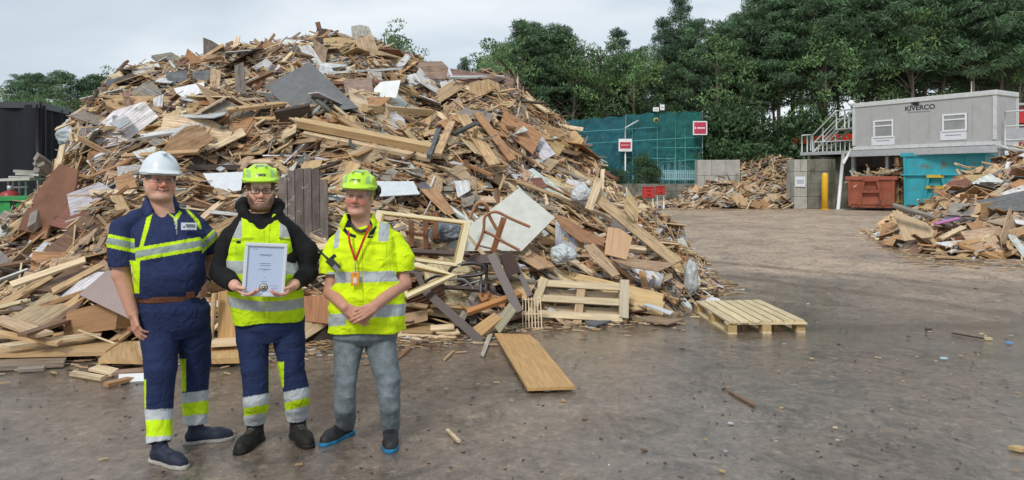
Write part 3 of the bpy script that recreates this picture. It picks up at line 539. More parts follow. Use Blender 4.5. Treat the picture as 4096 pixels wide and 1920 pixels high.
gsheet('plank', 'plank', 'narrow pale slat on the ground beside the plywood', [(1210, 890), (1234, 820), (1246, 822), (1218, 893)], 'pale', z=.03, col=(.5, .45, .36))
gsheet('plywood_sheet', 'plywood', 'orange-tan plywood sheet lying alone on the wet ground', [(1244, 838), (1332, 841), (1352, 858), (1447, 972), (1327, 976)], 'tan', z=.05, th=.025, col=(.56, .33, .13))
for i, (a, b) in enumerate([((1095, 832), (1150, 838)), ((1100, 842), (1155, 834)), ((1085, 826), (1140, 822))]):
    stick('plank', 'plank', ['white-edged strip lying by the dark chair leg, lowest of three', 'white-edged strip lying by the dark chair leg, middle of three', 'white-edged strip lying by the dark chair leg, top of three'][i], a, b, .08, .02, 'pale', Y0=8.1, Y1=8.1, m=WOODC)
slatted('slatted_rack', 'small pale slatted rack leaning beside the big pallet', 'rack', [(1311, 827), (1311, 748), (1363, 747), (1367, 827)], 8.55, (0, -.96, .25), 7, 'pale', gap=.66, th=.012, rails=3, m=WOODC)
gsheet('board', 'board', 'dark slate offcut under the pale leaning pallet', [(1463, 795), (1500, 797), (1540, 805), (1500, 818), (1478, 815)], 'slate grey', z=.04)
gsheet('board', 'board', 'brown board on the ground between the two pallets', [(1590, 800), (1640, 793), (1722, 802), (1680, 814)], 'chipboard', z=.04, col=(.32, .22, .14))
sheet('board', 'board', 'white-grey board between the two pallets', [(1618, 766), (1632, 763), (1694, 784), (1686, 791)], 'white painted', (0, -.4, .9), Y=9.0, m=PAINT, col=(.5, .52, .52))
sheet('board', 'board', 'white board behind the lone pallet', [(1748, 752), (1790, 746), (1812, 752), (1808, 764), (1770, 762)], 'white painted', (0, -.2, .97), Y=10.2, m=PAINT)
# planks sheaf behind the leaning pallet
for i in range(5):
    y0 = 678 + i * 13; y1 = 748 + i * 10
    stick('plank', 'plank', 'yellow floor plank in the stack behind the leaning pallet, ' + ['topmost', 'second from top', 'middle one', 'second from bottom', 'lowest'][i], (1377, y0), (1668, y1), .085, .03, 'pale', Y0=9.75 - i * .05, Y1=9.35 - i * .05, up=(0, -.9, .4), m=WOODC, col=(.60, .42, .19))
# pallet lying on the ground: X = across, length direction given by corners
def pallet(o, ex, ey, ez, wdt, ln, label, group, n_top=7, colr=(.70, .55, .32)):
    """o near-left bottom corner; ex across unit, ey along unit, ez up unit"""
    root = empty('pallet', o, label, 'pallet', group); R = np.stack([ey, -np.array(ex), ez], 1) if False else None
    ex, ey, ez = map(unit, (ex, ey, ez)); R = np.stack([ey, np.cross(ez, ey), ez], 1); j = lambda: np.array(colr) * rng.uniform(.88, 1.08)
    def B(x, y, z, lx, ly, lz, nm):   # centre offsets across/along/up
        c = o + ex * x + ey * y + ez * z; MB().box(c, (ly, lx, lz), R, j() * ((.72, .60, .45) if nm == 'block' else (1, 1, 1))).build(nm, WOODC, root)
    for i in range(n_top): B(wdt * (i + .5) / n_top, ln / 2, .133, wdt / n_top * .80, ln, .022, 'top_slat')
    for y in (.05, ln / 2, ln - .05): B(wdt / 2, y, .111, wdt, .1, .02, 'cross_board')
    for x in (.05, wdt / 2, wdt - .05):
        for y in (.07, ln / 2, ln - .07): B(x, y, .061, .1, .13, .078, 'block')
        B(x, ln / 2, .011, .1, ln, .02, 'runner')
    return root
p0 = grd(1832, 842); p1 = grd(2026, 837); pl = grd(1747, 785)
pallet(p0, p1 - p0, (pl - p0), (0, 0, 1), np.linalg.norm(p1 - p0) , np.linalg.norm(pl - p0), 'pale new wooden pallet lying alone on the wet yard', 'wooden pallets', colr=(.74, .60, .36))
HERO.append((1890, 795, 'lone pallet'))
# leaning pallet seen from below
n = unit((0.02, -.88, .48)); c = at(1455, 750, 8.95); q = lambda a, b: onplane(a, b, c, n)
root = empty('pallet', grd(1450, 815), 'big pale pallet tipped on its edge showing its underside', 'pallet', 'wooden pallets')
def pb(a, b, w, off, nm, t=.03, k=(.70, .56, .35)):
    A = q(*a) - n * off; B_ = q(*b) - n * off; MB().bar(A, B_, w, t, n, np.array(k) * rng.uniform(.85, 1.05), jag=.01).build(nm, WOODC, root)
for ya, yb in ((710, 722), (748, 760), (788, 800)): pb((1352, ya), (1566, yb), .085, .02, 'runner')
for ya, yb in ((725, 735), (738, 746), (768, 775), (802, 808)): pb((1358, ya), (1560, yb), .10, .16, 'top_slat', .022, (.55, .42, .27))
pb((1369, 700), (1336, 790), .10, .0, 'end_board'); pb((1571, 704), (1569, 800), .11, .0, 'end_board', .035, (.56, .47, .34))
pb((1463, 722), (1452, 812), .10, .07, 'block_row', .09, (.52, .36, .2)); pb((1569, 720), (1568, 812), .1, .09, 'block_row', .09, (.48, .32, .17)); pb((1366, 712), (1336, 800), .1, .09, 'block_row', .08, (.48, .33, .18))
HERO.append((1450, 750, 'tipped pallet'))
# picture frames
GOLD = wood_mat('gilt_frame', .2, .7)
def picframe(label, P2, Y, n, w=.075):
    n = unit(n); c = at(*np.mean(P2, 0), Y); P = [onplane(a, b, c, n) for a, b in P2]
    root = empty('picture_frame', (c[0], c[1], min(p[2] for p in P)), label, 'picture frame', 'cream picture frames on the heap'); HERO.append((*np.mean(P2, 0), 'cream picture frame'))
    m = np.mean(P, 0)
    for i in range(4):
        a, b = P[i], P[(i + 1) % 4]; ia = a + unit(m - a) * w * 1.45; ib = b + unit(m - b) * w * 1.45
        mb = MB(); mb.prism([a, b, ib, ia], n, .035, (.66, .56, .34)); mb.build('frame_side', GOLD, root)
        ma = a * .25 + ia * .75 + n * .003; mb_ = b * .25 + ib * .75 + n * .003; mb = MB(); mb.prism([ma, mb_, ib + n * .003, ia + n * .003], n, .03, (.36, .24, .07)); mb.build('gilt_edge', GOLD, root)
picframe('large cream picture frame right of the right man', [(948, 528), (1185, 556), (1159, 671), (925, 640)], 8.6, (0, -.93, .37))
picframe('second cream picture frame corner below the large frame', [(930, 655), (1052, 660), (1147, 691), (1024, 748)], 8.2, (-.05, -.62, .78), .06)
# broken bentwood chair and dark table/chair remains
def T(root, nm, pts, Y, r, col, m=None, dz=0):
    P = [at(a, b, Y + (k[0] if k else 0)) for a, b, *k in pts]
    if len(P) > 2:
        Q = []
        for i in range(len(P) - 1):
            p0_, p1_, p2_, p3_ = P[max(i - 1, 0)], P[i], P[i + 1], P[min(i + 2, len(P) - 1)]
            for t in np.arange(0, 1, .2): Q.append(.5 * ((2 * p1_) + (-p0_ + p2_) * t + (2 * p0_ - 5 * p1_ + 4 * p2_ - p3_) * t * t + (-p0_ + 3 * p1_ - 3 * p2_ + p3_) * t ** 3))
        P = Q + [P[-1]]
    return MB().tube(P, r, col, 10).build(nm, m or PLASTIC, root)
BW = (.30, .13, .06); DK = (.055, .032, .026)
root = empty('broken_chair', at(1240, 640, 9.0), 'red-brown bentwood chair upside down before the cabinet panel', 'chair'); HERO.append((1250, 580, 'bentwood chair'))
T(root, 'back_hoop', [(1196, 630), (1210, 600), (1217, 575), (1219, 548), (1232, 536), (1252, 534), (1285, 550), (1334, 571)], 8.9, .018, BW)
T(root, 'seat_rail', [(1216, 582), (1236, 590), (1262, 606), (1308, 630)], 8.95, .018, BW)
T(root, 'rear_hoop', [(1180, 552), (1190, 530), (1198, 514), (1212, 508), (1224, 518), (1232, 545, .1), (1252, 580, .15)], 9.2, .022, (.36, .18, .09))
for a in ([(1268, 548), (1240, 634)], [(1262, 560), (1244, 632)]): 
    A = at(*a[0], 8.9); B_ = at(*a[1], 9.0); MB().bar(A, B_, .07 if a[0][0] == 1268 else .03, .03, (0, -1, .1), BW).build('leg', PLASTIC, root)
root = empty('broken_table', at(1200, 840, 8.0), 'dark stained table wreck with crossed legs right of the right man', 'table'); HERO.append((1160, 760, 'dark table wreck'))
for a, b, ya, yb, w in [((1026, 632), (1074, 742), 8.4, 8.25, .06), ((1074, 735), (1212, 860), 8.2, 7.9, .09), ((1236, 640), (1306, 786), 8.6, 8.3, .10), ((1196, 760), (1190, 815), 8.4, 8.3, .07), ((1150, 700), (1290, 760), 8.8, 8.7, .05), ((1285, 640), (1335, 745), 8.9, 8.6, .06)]:
    MB().bar(at(*a, ya), at(*b, yb), w, .05, (0, -1, .2), DK).build('leg', PAINT, root)
for a, b, ya, yb, w, t in [((1015, 632), (1180, 640), 8.9, 8.9, .05, .06), ((1170, 655), (1288, 650), 8.9, 8.9, .12, .04), ((1160, 715), (1222, 700), 8.8, 8.8, .18, .04), ((1110, 722), (1222, 728), 8.6, 8.6, .04, .04), ((1272, 636), (1292, 690), 8.7, 8.7, .16, .05)]:
    MB().bar(at(*a, ya), at(*b, yb), w, t, (0, -.8, .6), np.array(DK) * 1.4).build('rail', PAINT, root)
root = empty('broken_chair', at(1200, 700, 8.6), 'black round-backed chair lying under the picture frames', 'chair'); HERO.append((1190, 680, 'black chair'))
T(root, 'back_hoop', [(1128, 690), (1140, 672), (1180, 662), (1214, 668), (1222, 682), (1200, 692), (1150, 696)], 8.5, .022, (.03, .025, .025))
T(root, 'seat_rim', [(1120, 705), (1160, 702), (1178, 712), (1190, 726)], 8.4, .014, (.16, .15, .15))
T(root, 'leg', [(1225, 665), (1222, 735)], 8.5, .018, (.03, .025, .025)); T(root, 'leg', [(1212, 668), (1209, 738)], 8.55, .012, (.12, .12, .12)); T(root, 'leg', [(1030, 738), (1085, 700), (1130, 690)], 8.4, .016, (.03, .025, .025))
root = empty('shutter', at(1060, 720, 8.3), 'dark slatted shutter behind the right mans elbow', 'shutter'); HERO.append((1070, 720, 'dark shutter'))
for i in range(6): MB().bar(at(1020, 744 + i * 9, 8.25), at(1118, 706 + i * 10, 8.5), .035, .02, (0, -.6, .8), (.10, .045, .03)).build('slat', PAINT, root)
for a, b in (((1034, 560), (1036, 620)), ((1070, 540), (1072, 625)), ((1098, 530), (1094, 600))):
    MB().bar(at(*a, 9.0), at(*b, 9.0), .06, .04, (0, -1, .1), (.26, .11, .05)).build('batten', WOOD, tag(MB().bar(at(a[0] - 12, b[1], 9.05), at(b[0] + 12, b[1] - 6, 9.05), .07, .04, (0, -.8, .5), (.24, .11, .05)).build('plank', WOOD), ['red-brown batten standing behind the picture frame, leftmost', 'red-brown batten standing behind the picture frame, tallest', 'red-brown batten standing behind the picture frame, rightmost'][[1034, 1070, 1098].index(a[0])], 'plank'))
# drawer
root = empty('drawer', at(225, 845, 7.4), 'open orange-brown drawer behind the boards at the left', 'drawer'); HERO.append((225, 800, 'orange-brown drawer'))
dA = at(158, 846, 7.35); dB = at(290, 828, 7.35); up = np.array([.02, .25, .97]); bk = np.array([.12, .42, -.05]); hgt = .30
for nm, P, n_ in (('front', [dA, dB, dB + up * hgt, dA + up * hgt * .8], (0, -1, .2)), ('back', [dA + bk, dB + bk, dB + bk + up * hgt, dA + bk + up * hgt * .9], (0, -1, .2)), ('side', [dA, dA + bk, dA + bk + up * hgt * .9, dA + up * hgt * .8], (-1, 0, .1)), ('side', [dB, dB + bk, dB + bk + up * hgt, dB + up * hgt], (1, 0, .1)), ('bottom', [dA + up * .03, dB + up * .03, dB + bk + up * .03, dA + bk + up * .03], (0, -.1, 1))):
    MB().prism(P, n_, .015, (.36, .19, .08) if nm != 'back' else (.5, .28, .09)).build(nm, WOODC, root)
# plastic bags and sacks
def blob(name, label, cat, c, r, col, seed, m=None, amp=.3):
    amp = min(amp, .24)
    bm = bmesh.new(); bmesh.ops.create_icosphere(bm, subdivisions=5, radius=1); from mathutils import noise
    V = []; 
    for v in bm.verts:
        p = v.co; k = .8 + amp * noise.noise(p * 1.6 + Vector((seed, 0, 0))) - amp * 1.0 * abs(noise.noise(p * 2.6 + Vector((seed, 3, 0)))) - amp * .45 * abs(noise.noise(p * 6 + Vector((seed, 5, 0)))) + .22; V.append((p.x * r[0] * k + c[0], p.y * r[1] * k + c[1], p.z * r[2] * k + c[2]))
    f = [tuple(v.index for v in fc.verts) for fc in bm.faces]; bm.free()
    mb = MB(); mb.add(V, f, None, col, True); HERO.append((0, 0, label)); return mb.build(name, m or PLASTIC, label=label, cat=cat)
blob('plastic_bag', 'crumpled white plastic bag above the yellow floor planks', 'bag', at(1416, 638, 9.5), (.17, .15, .12), (.50, .54, .55), 1)
blob('plastic_bag', 'white bag high on the right shoulder of the heap', 'bag', at(1462, 490, 11.4), (.16, .12, .15), (.50, .53, .55), 4)
blob('foil_sheet', 'grey crumpled foil hanging at the foot of the right flank', 'foil', at(1738, 700, 10.1), (.10, .1, .26), (.42, .44, .44), 6, amp=.6)
blob('plastic_bag', 'grey plastic bag behind the large picture frame', 'bag', at(1122, 585, 9.3), (.22, .15, .14), (.13, .15, .17), 9, amp=.5)
blob('plastic_sheet', 'pale crumpled plastic at the left shoulder by the black container', 'plastic sheet', at(200, 340, 14.6), (.45, .3, .32), (.42, .46, .50), 12, amp=.7)
# brush on the ground at the right tip, small litter
root = empty('broom', grd(1770, 712), 'small broom with dark head at the right tip of the heap', 'broom')
MB().tube([grd(1790, 712, .04), grd(1858, 716, .03)], .018, (.36, .25, .15), 8).build('handle', WOOD, root)
MB().box(grd(1772, 712, .05), (.28, .12, .09), None, (.04, .05, .09)).build('head', PLASTIC, root, bevel=.02)
for (a, b, lab, L, colr) in ((1123, 0, 'short pale stick on the wet ground right of the right man', ((1125, 1081), (1155, 1111)), 'pale'), (0, 0, 'thin brown stick lying on the open wet yard', ((1832, 984), (1898, 1020)), 'brown'), (0, 0, 'thin dark stick near the yellow scrap at right', ((2395, 838), (2480, 852)), 'dark brown'), (0, 0, 'tiny pale twig near the dark table leg', ((1118, 905), (1142, 882)), 'tan')):
    a_, b_ = grd(*L[0], .015), grd(*L[1], .015); MB().bar(a_, b_, .022, .014, (0, 0, 1), TONES[colr]).build('stick', WOOD, label=lab, cat='stick')
for (x, y, s, colr, lab) in ((2487, 852, (.11, .05, .02), (.55, .42, .22), 'yellow wood scrap on the yard at right'), (2537, 863, (.10, .05, .01), (.12, .25, .5), 'blue plastic scrap near the right edge'), (2375, 902, (.09, .03, .01), (.4, .6, .62), 'pale teal scrap on the open wet yard'), (2562, 1128, (.1, .05, .02), (.5, .35, .16), 'tan scrap at the lower right edge'), (2335, 828, (.11, .05, .02), (.05, .04, .03), 'black scrap on the yard behind the yellow one')):
    P = grd(x, y, .02); mb = MB(); k = 7; A = [(P[0] + s[0] * .5 * math.cos(t) * random.uniform(.6, 1.1), P[1] + s[1] * math.sin(t) * random.uniform(.6, 1.1), .03) for t in np.linspace(0, 2 * math.pi, k, endpoint=False)]
    mb.prism(A, (0, 0, 1), s[2], colr); mb.build('scrap', PAINT, label=lab, cat='scrap')
# right heap named pieces
nR = unit((-.2, -.75, .6))
sheet('board', 'board', 'big tan chipboard leaning on the right heap by the skip', [(2245, 528), (2330, 560), (2350, 580), (2345, 596), (2274, 606)], 'chipboard', (-.1, -.85, .5), M=bb, Y=17.6, col=(.55, .40, .24), m=WOODC)
sheet('board', 'board', 'tan sheet below the blue skip on the right heap', [(2290, 524), (2345, 503), (2400, 500), (2420, 520), (2360, 540)], 'chipboard', nR, M=bb, lift=.3, col=(.56, .42, .27))
sheet('board', 'board', 'pink-tan sheet near the right edge high on the heap', [(2527, 430), (2600, 408), (2600, 444), (2541, 454)], 'chipboard', nR, M=bb, lift=.4, col=(.50, .34, .26))
sheet('board', 'board', 'long narrow tan board running up the right heap', [(2373, 481), (2440, 430), (2470, 416), (2478, 422), (2390, 486)], 'tan', nR, M=bb, lift=.35)
sheet('board', 'board', 'white sheet lying before the orange window frame', [(2352, 610), (2440, 602), (2430, 624), (2385, 620)], 'white painted', (0, -.3, .95), M=bb, Y=17, m=PAINT)
sheet('board', 'board', 'dark grey membrane folded on the right heap', [(2455, 505), (2620, 470), (2620, 530), (2500, 530)], 'slate grey', nR, M=bb, lift=.3, col=(.16, .165, .17))
sheet('board', 'board', 'curved pale board above the dark membrane', [(2448, 510), (2505, 478), (2540, 468), (2530, 482), (2480, 505)], 'tan', nR, M=bb, lift=.4, col=(.55, .44, .29))
sheet('board', 'board', 'tan board right of centre on the right heap', [(2478, 556), (2560, 538), (2600, 560), (2540, 572)], 'chipboard', nR, M=bb, lift=.35, col=(.46, .36, .25))
stick('plank', 'plank', 'grey plank across the big leaning chipboard', (2248, 516), (2348, 546), .13, .06, 'weathered grey', Y0=17.4, Y1=17.2)
stick('plank', 'plank', 'flat tan plank lowest at the right heap foot', (2352, 645), (2440, 650), .22, .04, 'tan', Y0=15.9, Y1=15.9, up=(0, 0, 1))
stick('plank', 'plank', 'long thin plank at the very foot of right heap', (2420, 656), (2560, 661), .10, .04, 'weathered grey', Y0=15.6, Y1=15.6, up=(0, 0, 1))
stick('plank', 'plank', 'violet-pink strip in the middle of the right heap', (2352, 563), (2412, 549), .09, .03, 'tan', Y0=17.8, Y1=17.8, col=(.42, .16, .36), m=PAINT)
stick('plank', 'plank', 'pale bent lath leaning low on the right heap', (2366, 600), (2424, 572), .12, .05, 'pale', Y0=17.2, Y1=17.6)
stick('plank', 'plank', 'pale pole jutting left over the blue skip', (2404, 412), (2440, 424), .08, .05, 'pale', Y0=20.5, Y1=20.8)
nW = unit((.1, -.5, .86)); cW = at(2490, 616, 16.6); PW = [onplane(a, b, cW, nW) for a, b in [(2415, 616), (2535, 586), (2568, 606), (2517, 650)]]
root = empty('window_frame', (cW[0], cW[1], min(p[2] for p in PW)), 'orange-tan wooden window frame lying at the right heap foot', 'window frame'); HERO.append((2490, 616, 'window frame'))
m_ = np.mean(PW, 0)
for a, b in ((0, 1), (1, 2), (2, 3), (3, 0)): MB().bar(PW[a], PW[b], .16, .07, nW, (.5, .29, .13)).build('frame_side', WOODC, root)
lr = lambda i, j, t: PW[i] * (1 - t) + PW[j] * t
MB().bar(lr(0, 1, .5), lr(3, 2, .5), .07, .05, nW, (.5, .29, .13)).build('glazing_bar', WOODC, root); MB().bar(lr(0, 3, .45), lr(1, 2, .45), .07, .05, nW, (.5, .29, .13)).build('glazing_bar', WOODC, root)
MB().prism([lr(0, 1, .06) - nW * .03, lr(0, 1, .48) - nW * .03, lr(3, 2, .48) - nW * .03, lr(3, 2, .06) - nW * .03], nW, .015, (.42, .25, .12)).build('panel', WOODC, root)
# ------------------------------------------------------------------ individually built planks and boards spread over the heap
used = {}
def relabel(dx, dy, size, colr, lie_, kind):
    hs = [h for h in HERO if h[0] > 0 and abs(h[0] - dx) + abs(h[1] - dy) * 1.6 > 14]
    h = min(hs, key=lambda h: (h[0] - dx) ** 2 + ((h[1] - dy) * 1.5) ** 2)
    ddx, ddy = dx - h[0], dy - h[1]
    rel = ('right of' if ddx > 0 else 'left of') if abs(ddx) > abs(ddy) * 1.1 else ('below' if ddy > 0 else 'above')
    lm = h[2]; w = lm.split()
    stop = {'lying', 'near', 'at', 'under', 'crossing', 'above', 'between', 'standing', 'behind', 'left', 'right', 'below', 'on', 'beside', 'leaning', 'running', 'in', 'high', 'forming', 'across', 'sticking', 'poking', 'along', 'ending', 'by', 'low', 'sweeping', 'with', 'sloping', 'over', 'before', 'jutting', 'fanning', 'down'}
    k = [];
    for t in w:
        if t in stop and len(k) > 1: break
        k.append(t)
    return f"{size} {colr} {kind} {lie_} {rel} the {' '.join(k[:6])}"
LANDS = []
JOBS = []
def place(M, dxr, tr, num, Lr, Wr, kind, biasf, up=(.06, .2), wts=TWP, bright=1.0):
    for _ in range(num):
        for _try in range(30):
            dx = random.uniform(*dxr); t = random.uniform(*tr); X, Y = M.pt(dx, t)
            py = (181 - (M.h(X, Y) - CAMZ) / Y * F) * D
            if not any(abs(dx - a) < 17 and abs(py - b) < 9 for a, b in LANDS): break
        LANDS.append((dx, py)); H = M.par(dx)[2]
        d, u, n_ = lie(M, X, Y, biasf(dx), .16, .9); R = frame(d, u); L = max(.2, min(random.uniform(*Lr), .4 + H * .9)); w = random.uniform(*Wr); nm = rng.choice(TN, p=wts)
        c = np.array([X, Y, M.h(X, Y)]) + n_ * random.uniform(*up); mb = MB(); col = tone(nm, .12) * bright
        if kind == 'plank': v_, f_, u_ = splinter(L, w, random.uniform(.02, .05), R, c, .8 if random.random() < .6 else .12, 4); mb.add(v_, f_, u_, col)
        else: frag(mb, c, (L, w, .018), R, col)
        sl = d[2] / max(1e-6, math.hypot(d[0], 1e-9)); size = 'long' if L > .9 else ('short' if L < .6 else 'medium')
        if kind == 'board': size = 'broad' if w > .42 else 'small'
        ang = math.degrees(math.atan2(d[2] + 0, d[0])); ang = (ang + 90) % 180 - 90
        l_ = 'lying level' if abs(ang) < 14 else ('standing steep' if abs(ang) > 62 else ('rising to the right' if ang > 0 else 'falling to the right'))
        o = mb.build(kind, WOOD); JOBS.append((o, relabel(dx, py, size, nm, l_, kind), kind, dx, 'loose ' + kind + 's on the heap'))
place(big, (-40, 1700), (.02, .45), 130, (.45, 1.15), (.045, .11), 'plank', bf)
place(big, (150, 1560), (.4, .98), 130, (.6, 1.5), (.05, .12), 'plank', bf)
place(big, (-20, 1640), (.03, .5), 62, (.35, .75), (.24, .45), 'board', bf, wts=TWB)
place(big, (200, 1480), (.45, .97), 85, (.45, 1.0), (.3, .62), 'board', bf, wts=TWB)
place(bb, (2160, 2590), (.02, .8), 34, (.8, 2.0), (.08, .18), 'plank', lambda d: .45, bright=1.1)
place(bb, (2240, 2590), (.05, .85), 34, (.6, 1.3), (.45, .9), 'board', lambda d: .3, wts=TWB, bright=1.15)
place(big, (290, 1330), (.93, 1.0), 34, (.6, 1.5), (.06, .16), 'plank', lambda d: random.choice([-1.0, -.5, .5, 1.1, .9]), up=(.04, .20))
place(big, (300, 1330), (.9, .99), 22, (.6, 1.1), (.35, .7), 'board', lambda d: random.choice([-.6, .6, .2]), up=(.05, .18), wts=TWB)
grp = {}
for j in JOBS: grp.setdefault(j[1], []).append(j)
ORD = ['leftmost', 'second', 'third', 'fourth', 'fifth', 'sixth', 'seventh']
for lab, js in grp.items():
    js.sort(key=lambda j: j[3])
    for i, j in enumerate(js):
        l = lab if len(js) == 1 else (lab + (', the left one' if i == 0 else ', the right one') if len(js) == 2 else lab + (', leftmost' if i == 0 else ', rightmost' if i == len(js) - 1 else ', ' + ORD[i]))
        w = l.split()
        if len(w) > 16:
            l = l.replace('rising to the right', 'rising right').replace('falling to the right', 'falling right').replace('lying level', 'level'); l = ' '.join(l.split()[:16])
        tag(j[0], l, j[2], j[4])
# ------------------------------------------------------------------ walls, screen, skips, cabin at the back of the yard
def wallbox(name, label, cat, x0, x1, Y, z0, z1, depth, rows, cols_, ang=0, matr=None):
    """concrete block wall, one thing with its blocks laid in courses; x0..x1 along the front at distance Y"""
    root = empty(name, (x0, Y, z0), label, cat); L = x1 - x0; ca, sa = math.cos(ang), math.sin(ang); ex = np.array([ca, sa, 0]); ey = np.array([-sa, ca, 0])
    mb = MB(); bh = (z1 - z0) / rows
    for r in range(rows):
        n = cols_; off = (.5 if r % 2 else 0)
        xs = sorted(set([0, L] + [L * (i + off) / n for i in range(1 - int(off * 2), n) if 0 < (i + off) / n < 1]))
        for a, b in zip(xs[:-1], xs[1:]):
            c = np.array([x0, Y, z0]) + ex * (a + b) / 2 + ey * (depth / 2 + random.uniform(-.012, .012)) + np.array([0, 0, bh * (r + .5)])
            mb.box(c, (b - a - .014, depth, bh - .014), np.stack([ex, ey, (0, 0, 1)], 1), (.3, .3, .3))
    o = mb.build('blocks', matr or CONC, root, bevel=.02); return root
X_ = lambda dx, Y: (dx / D - 512) / F * Y
Z_ = lambda dy, Y: CAMZ - (dy / D - 181) / F * Y
MOSS_SHADE = mat('mossy_shaded_concrete', (.20, .195, .16), .9, .5, 1.4, .4, 12, rust=(.07, .075, .045), rustat=.5, streak=True)  # mossy concrete, dark enough to carry painted shade on the bay walls
wallbox('block_wall', 'low mossy concrete block wall under the green netting', 'wall', X_(1490, 50), X_(1762, 50), 50, 0, Z_(462, 50), .8, 3, 9, matr=MOSS_SHADE)
wallbox('block_wall', 'pale concrete block wall end left of the wood bay', 'wall', X_(1755, 48.5), X_(1862, 48.5), 48.5, 0, Z_(402, 48.5), .8, 3, 3)
wallbox('block_wall', 'pale concrete back wall showing above the bay wood', 'wall', X_(1876, 53), X_(2060, 53), 53, 0, Z_(389, 53), .8, 4, 6)
wallbox('bay_wall', 'tall pale concrete bay wall end beside the yellow bollard', 'wall', X_(1998, 45), X_(2031, 45), 45, 0, Z_(401, 45), 1.3, 4, 1)
wallbox('bay_wall', 'darker concrete bay wall face behind the yellow bollard', 'wall', X_(2032, 45), X_(2106, 45), 45.02, 0, Z_(400, 45), 1.2, 4, 2, ang=.10, matr=MOSS_SHADE)  # unlit side of the bay wall, shade painted by the darker concrete
def plate(root, nm, c, w, h, th, col, m=None, ex=(1, 0, 0), bevel=0, ny=None):
    ex = unit(ex); ez = np.array([0, 0, 1.]); ey = np.cross(ez, ex); return MB().box(c, (w, th, h), np.stack([ex, ey, ez], 1), col).build(nm, m or PAINT, root, bevel=bevel)
def scribble(root, nm, c, w, h, col, ex=(1, 0, 0), rows=1, off=.006, n=9):
    ex = unit(ex); ez = np.array([0, 0, 1.]); ey = np.cross(ez, ex); mb = MB(); R = np.stack([ex, ey, ez], 1)
    for r in range(rows):
        x = -w / 2; zz = h / 2 - (r + .5) * h / rows
        while x < w / 2 - .01:
            l = w / n * random.uniform(.5, 1.1); l = min(l, w / 2 - x); mb.box(np.asarray(c) + ex * (x + l / 2) + ez * zz - ey * off, (l, .004, h / rows * .62), R, col); x += l + w / n * .18
    return mb.build(nm, PAINT, root)
# netting screen: scaffold poles with green debris netting
def netting():
    Y = 52; root = empty('netting_screen', (X_(1600, Y), Y, 1.6), 'tall teal debris netting on scaffold poles at the back of the yard', 'netting')
    m, nt, b = newmat('netting'); tc = N(nt, 'ShaderNodeNewGeometry'); mp = N(nt, 'ShaderNodeMapping'); mp.inputs['Scale'].default_value = (.35, 1, .8); L_(nt, tc.outputs['Position'], mp.inputs[0])
    n1 = N(nt, 'ShaderNodeTexNoise'); n1.inputs['Scale'].default_value = 1; n1.inputs['Detail'].default_value = 8; n1.inputs['Roughness'].default_value = .6; L_(nt, mp.outputs[0], n1.inputs[0])
    sx = N(nt, 'ShaderNodeSeparateXYZ'); L_(nt, tc.outputs['Position'], sx.inputs[0]); mr = N(nt, 'ShaderNodeMapRange'); mr.inputs[1].default_value = 7; mr.inputs[2].default_value = 13; L_(nt, sx.outputs[0], mr.inputs[0])
    mc = N(nt, 'ShaderNodeMix', data_type='RGBA'); mc.inputs[6].default_value = (.012, .125, .165, 1); mc.inputs[7].default_value = (.008, .135, .115, 1); L_(nt, mr.outputs[0], mc.inputs[0])
    r = ramp(nt, [(.3, (.5, .55, .55)), (.7, (1.35, 1.3, 1.3))]); L_(nt, n1.outputs[0], r.inputs[0]); mm = N(nt, 'ShaderNodeMix', data_type='RGBA', blend_type='MULTIPLY'); mm.inputs[0].default_value = 1; L_(nt, mc.outputs[2], mm.inputs[6]); L_(nt, r.outputs[0], mm.inputs[7])
    L_(nt, mm.outputs[2], b.inputs['Base Color']); b.inputs['Roughness'].default_value = .8
    tr = N(nt, 'ShaderNodeBsdfTransparent'); ms = N(nt, 'ShaderNodeMixShader'); ms.inputs[0].default_value = .86; o = nt.nodes['Material Output']; L_(nt, tr.outputs[0], ms.inputs[1]); L_(nt, b.outputs[0], ms.inputs[2]); L_(nt, ms.outputs[0], o.inputs[0])
    tops = [(1380, 296), (1408, 305), (1470, 300), (1560, 292), (1620, 286), (1663, 282), (1700, 283), (1765, 281)]; nx = 90; nz = 30; V = []; f = []
    for j in range(nz + 1):
        for i in range(nx + 1):
            dx = 1360 + (1765 - 1360) * i / nx; zt = Z_(np.interp(dx, [a for a, _ in tops], [b_ for _, b_ in tops]), Y); zb = 1.2
            z = zb + (zt - zb) * j / nz; x = X_(dx, Y); V.append((x, Y + .10 * math.sin(x * 2.2 + z * .7) + .05 * math.sin(x * 5 + z * 2.1) + .04 * rng.normal(), z - (.05 * math.sin(i * .6) if j == nz else 0)))
    for j in range(nz):
        for i in range(nx): a = j * (nx + 1) + i; f.append((a, a + 1, a + nx + 2, a + nx + 1))
    mb = MB(); mb.add(V, f, None, (0, .2, .2), True); mb.build('net', m, root)
    PL = (.12, .42, .42)
    for dx in (1390, 1453, 1573, 1590, 1652, 1698, 1722, 1765):
        zt = Z_(np.interp(dx, [a for a, _ in tops], [b_ for _, b_ in tops]), Y); w = (.75, .8, .78) if dx in (1765, 1573) else PL
        MB().tube([(X_(dx, Y), Y - .22 if dx != 1573 else Y - .3, .8), (X_(dx, Y), Y - .22, zt + .05)], .035 if dx in (1765,) else .022, w, 6).build('pole', STEEL if dx in (1765,) else PLASTIC, root)
    for (a, ya), (b_, yb) in (((1385, 337), (1655, 320)), ((1390, 366), (1765, 345)), ((1560, 396), (1700, 400)), ((1663, 408), (1765, 400)), ((1640, 372), (1765, 372))):
        MB().tube([(X_(a, Y), Y - .24, Z_(ya, Y)), (X_(b_, Y), Y - .24, Z_(yb, Y))], .018, PL, 6).build('ledger_rope', PLASTIC, root)
netting()
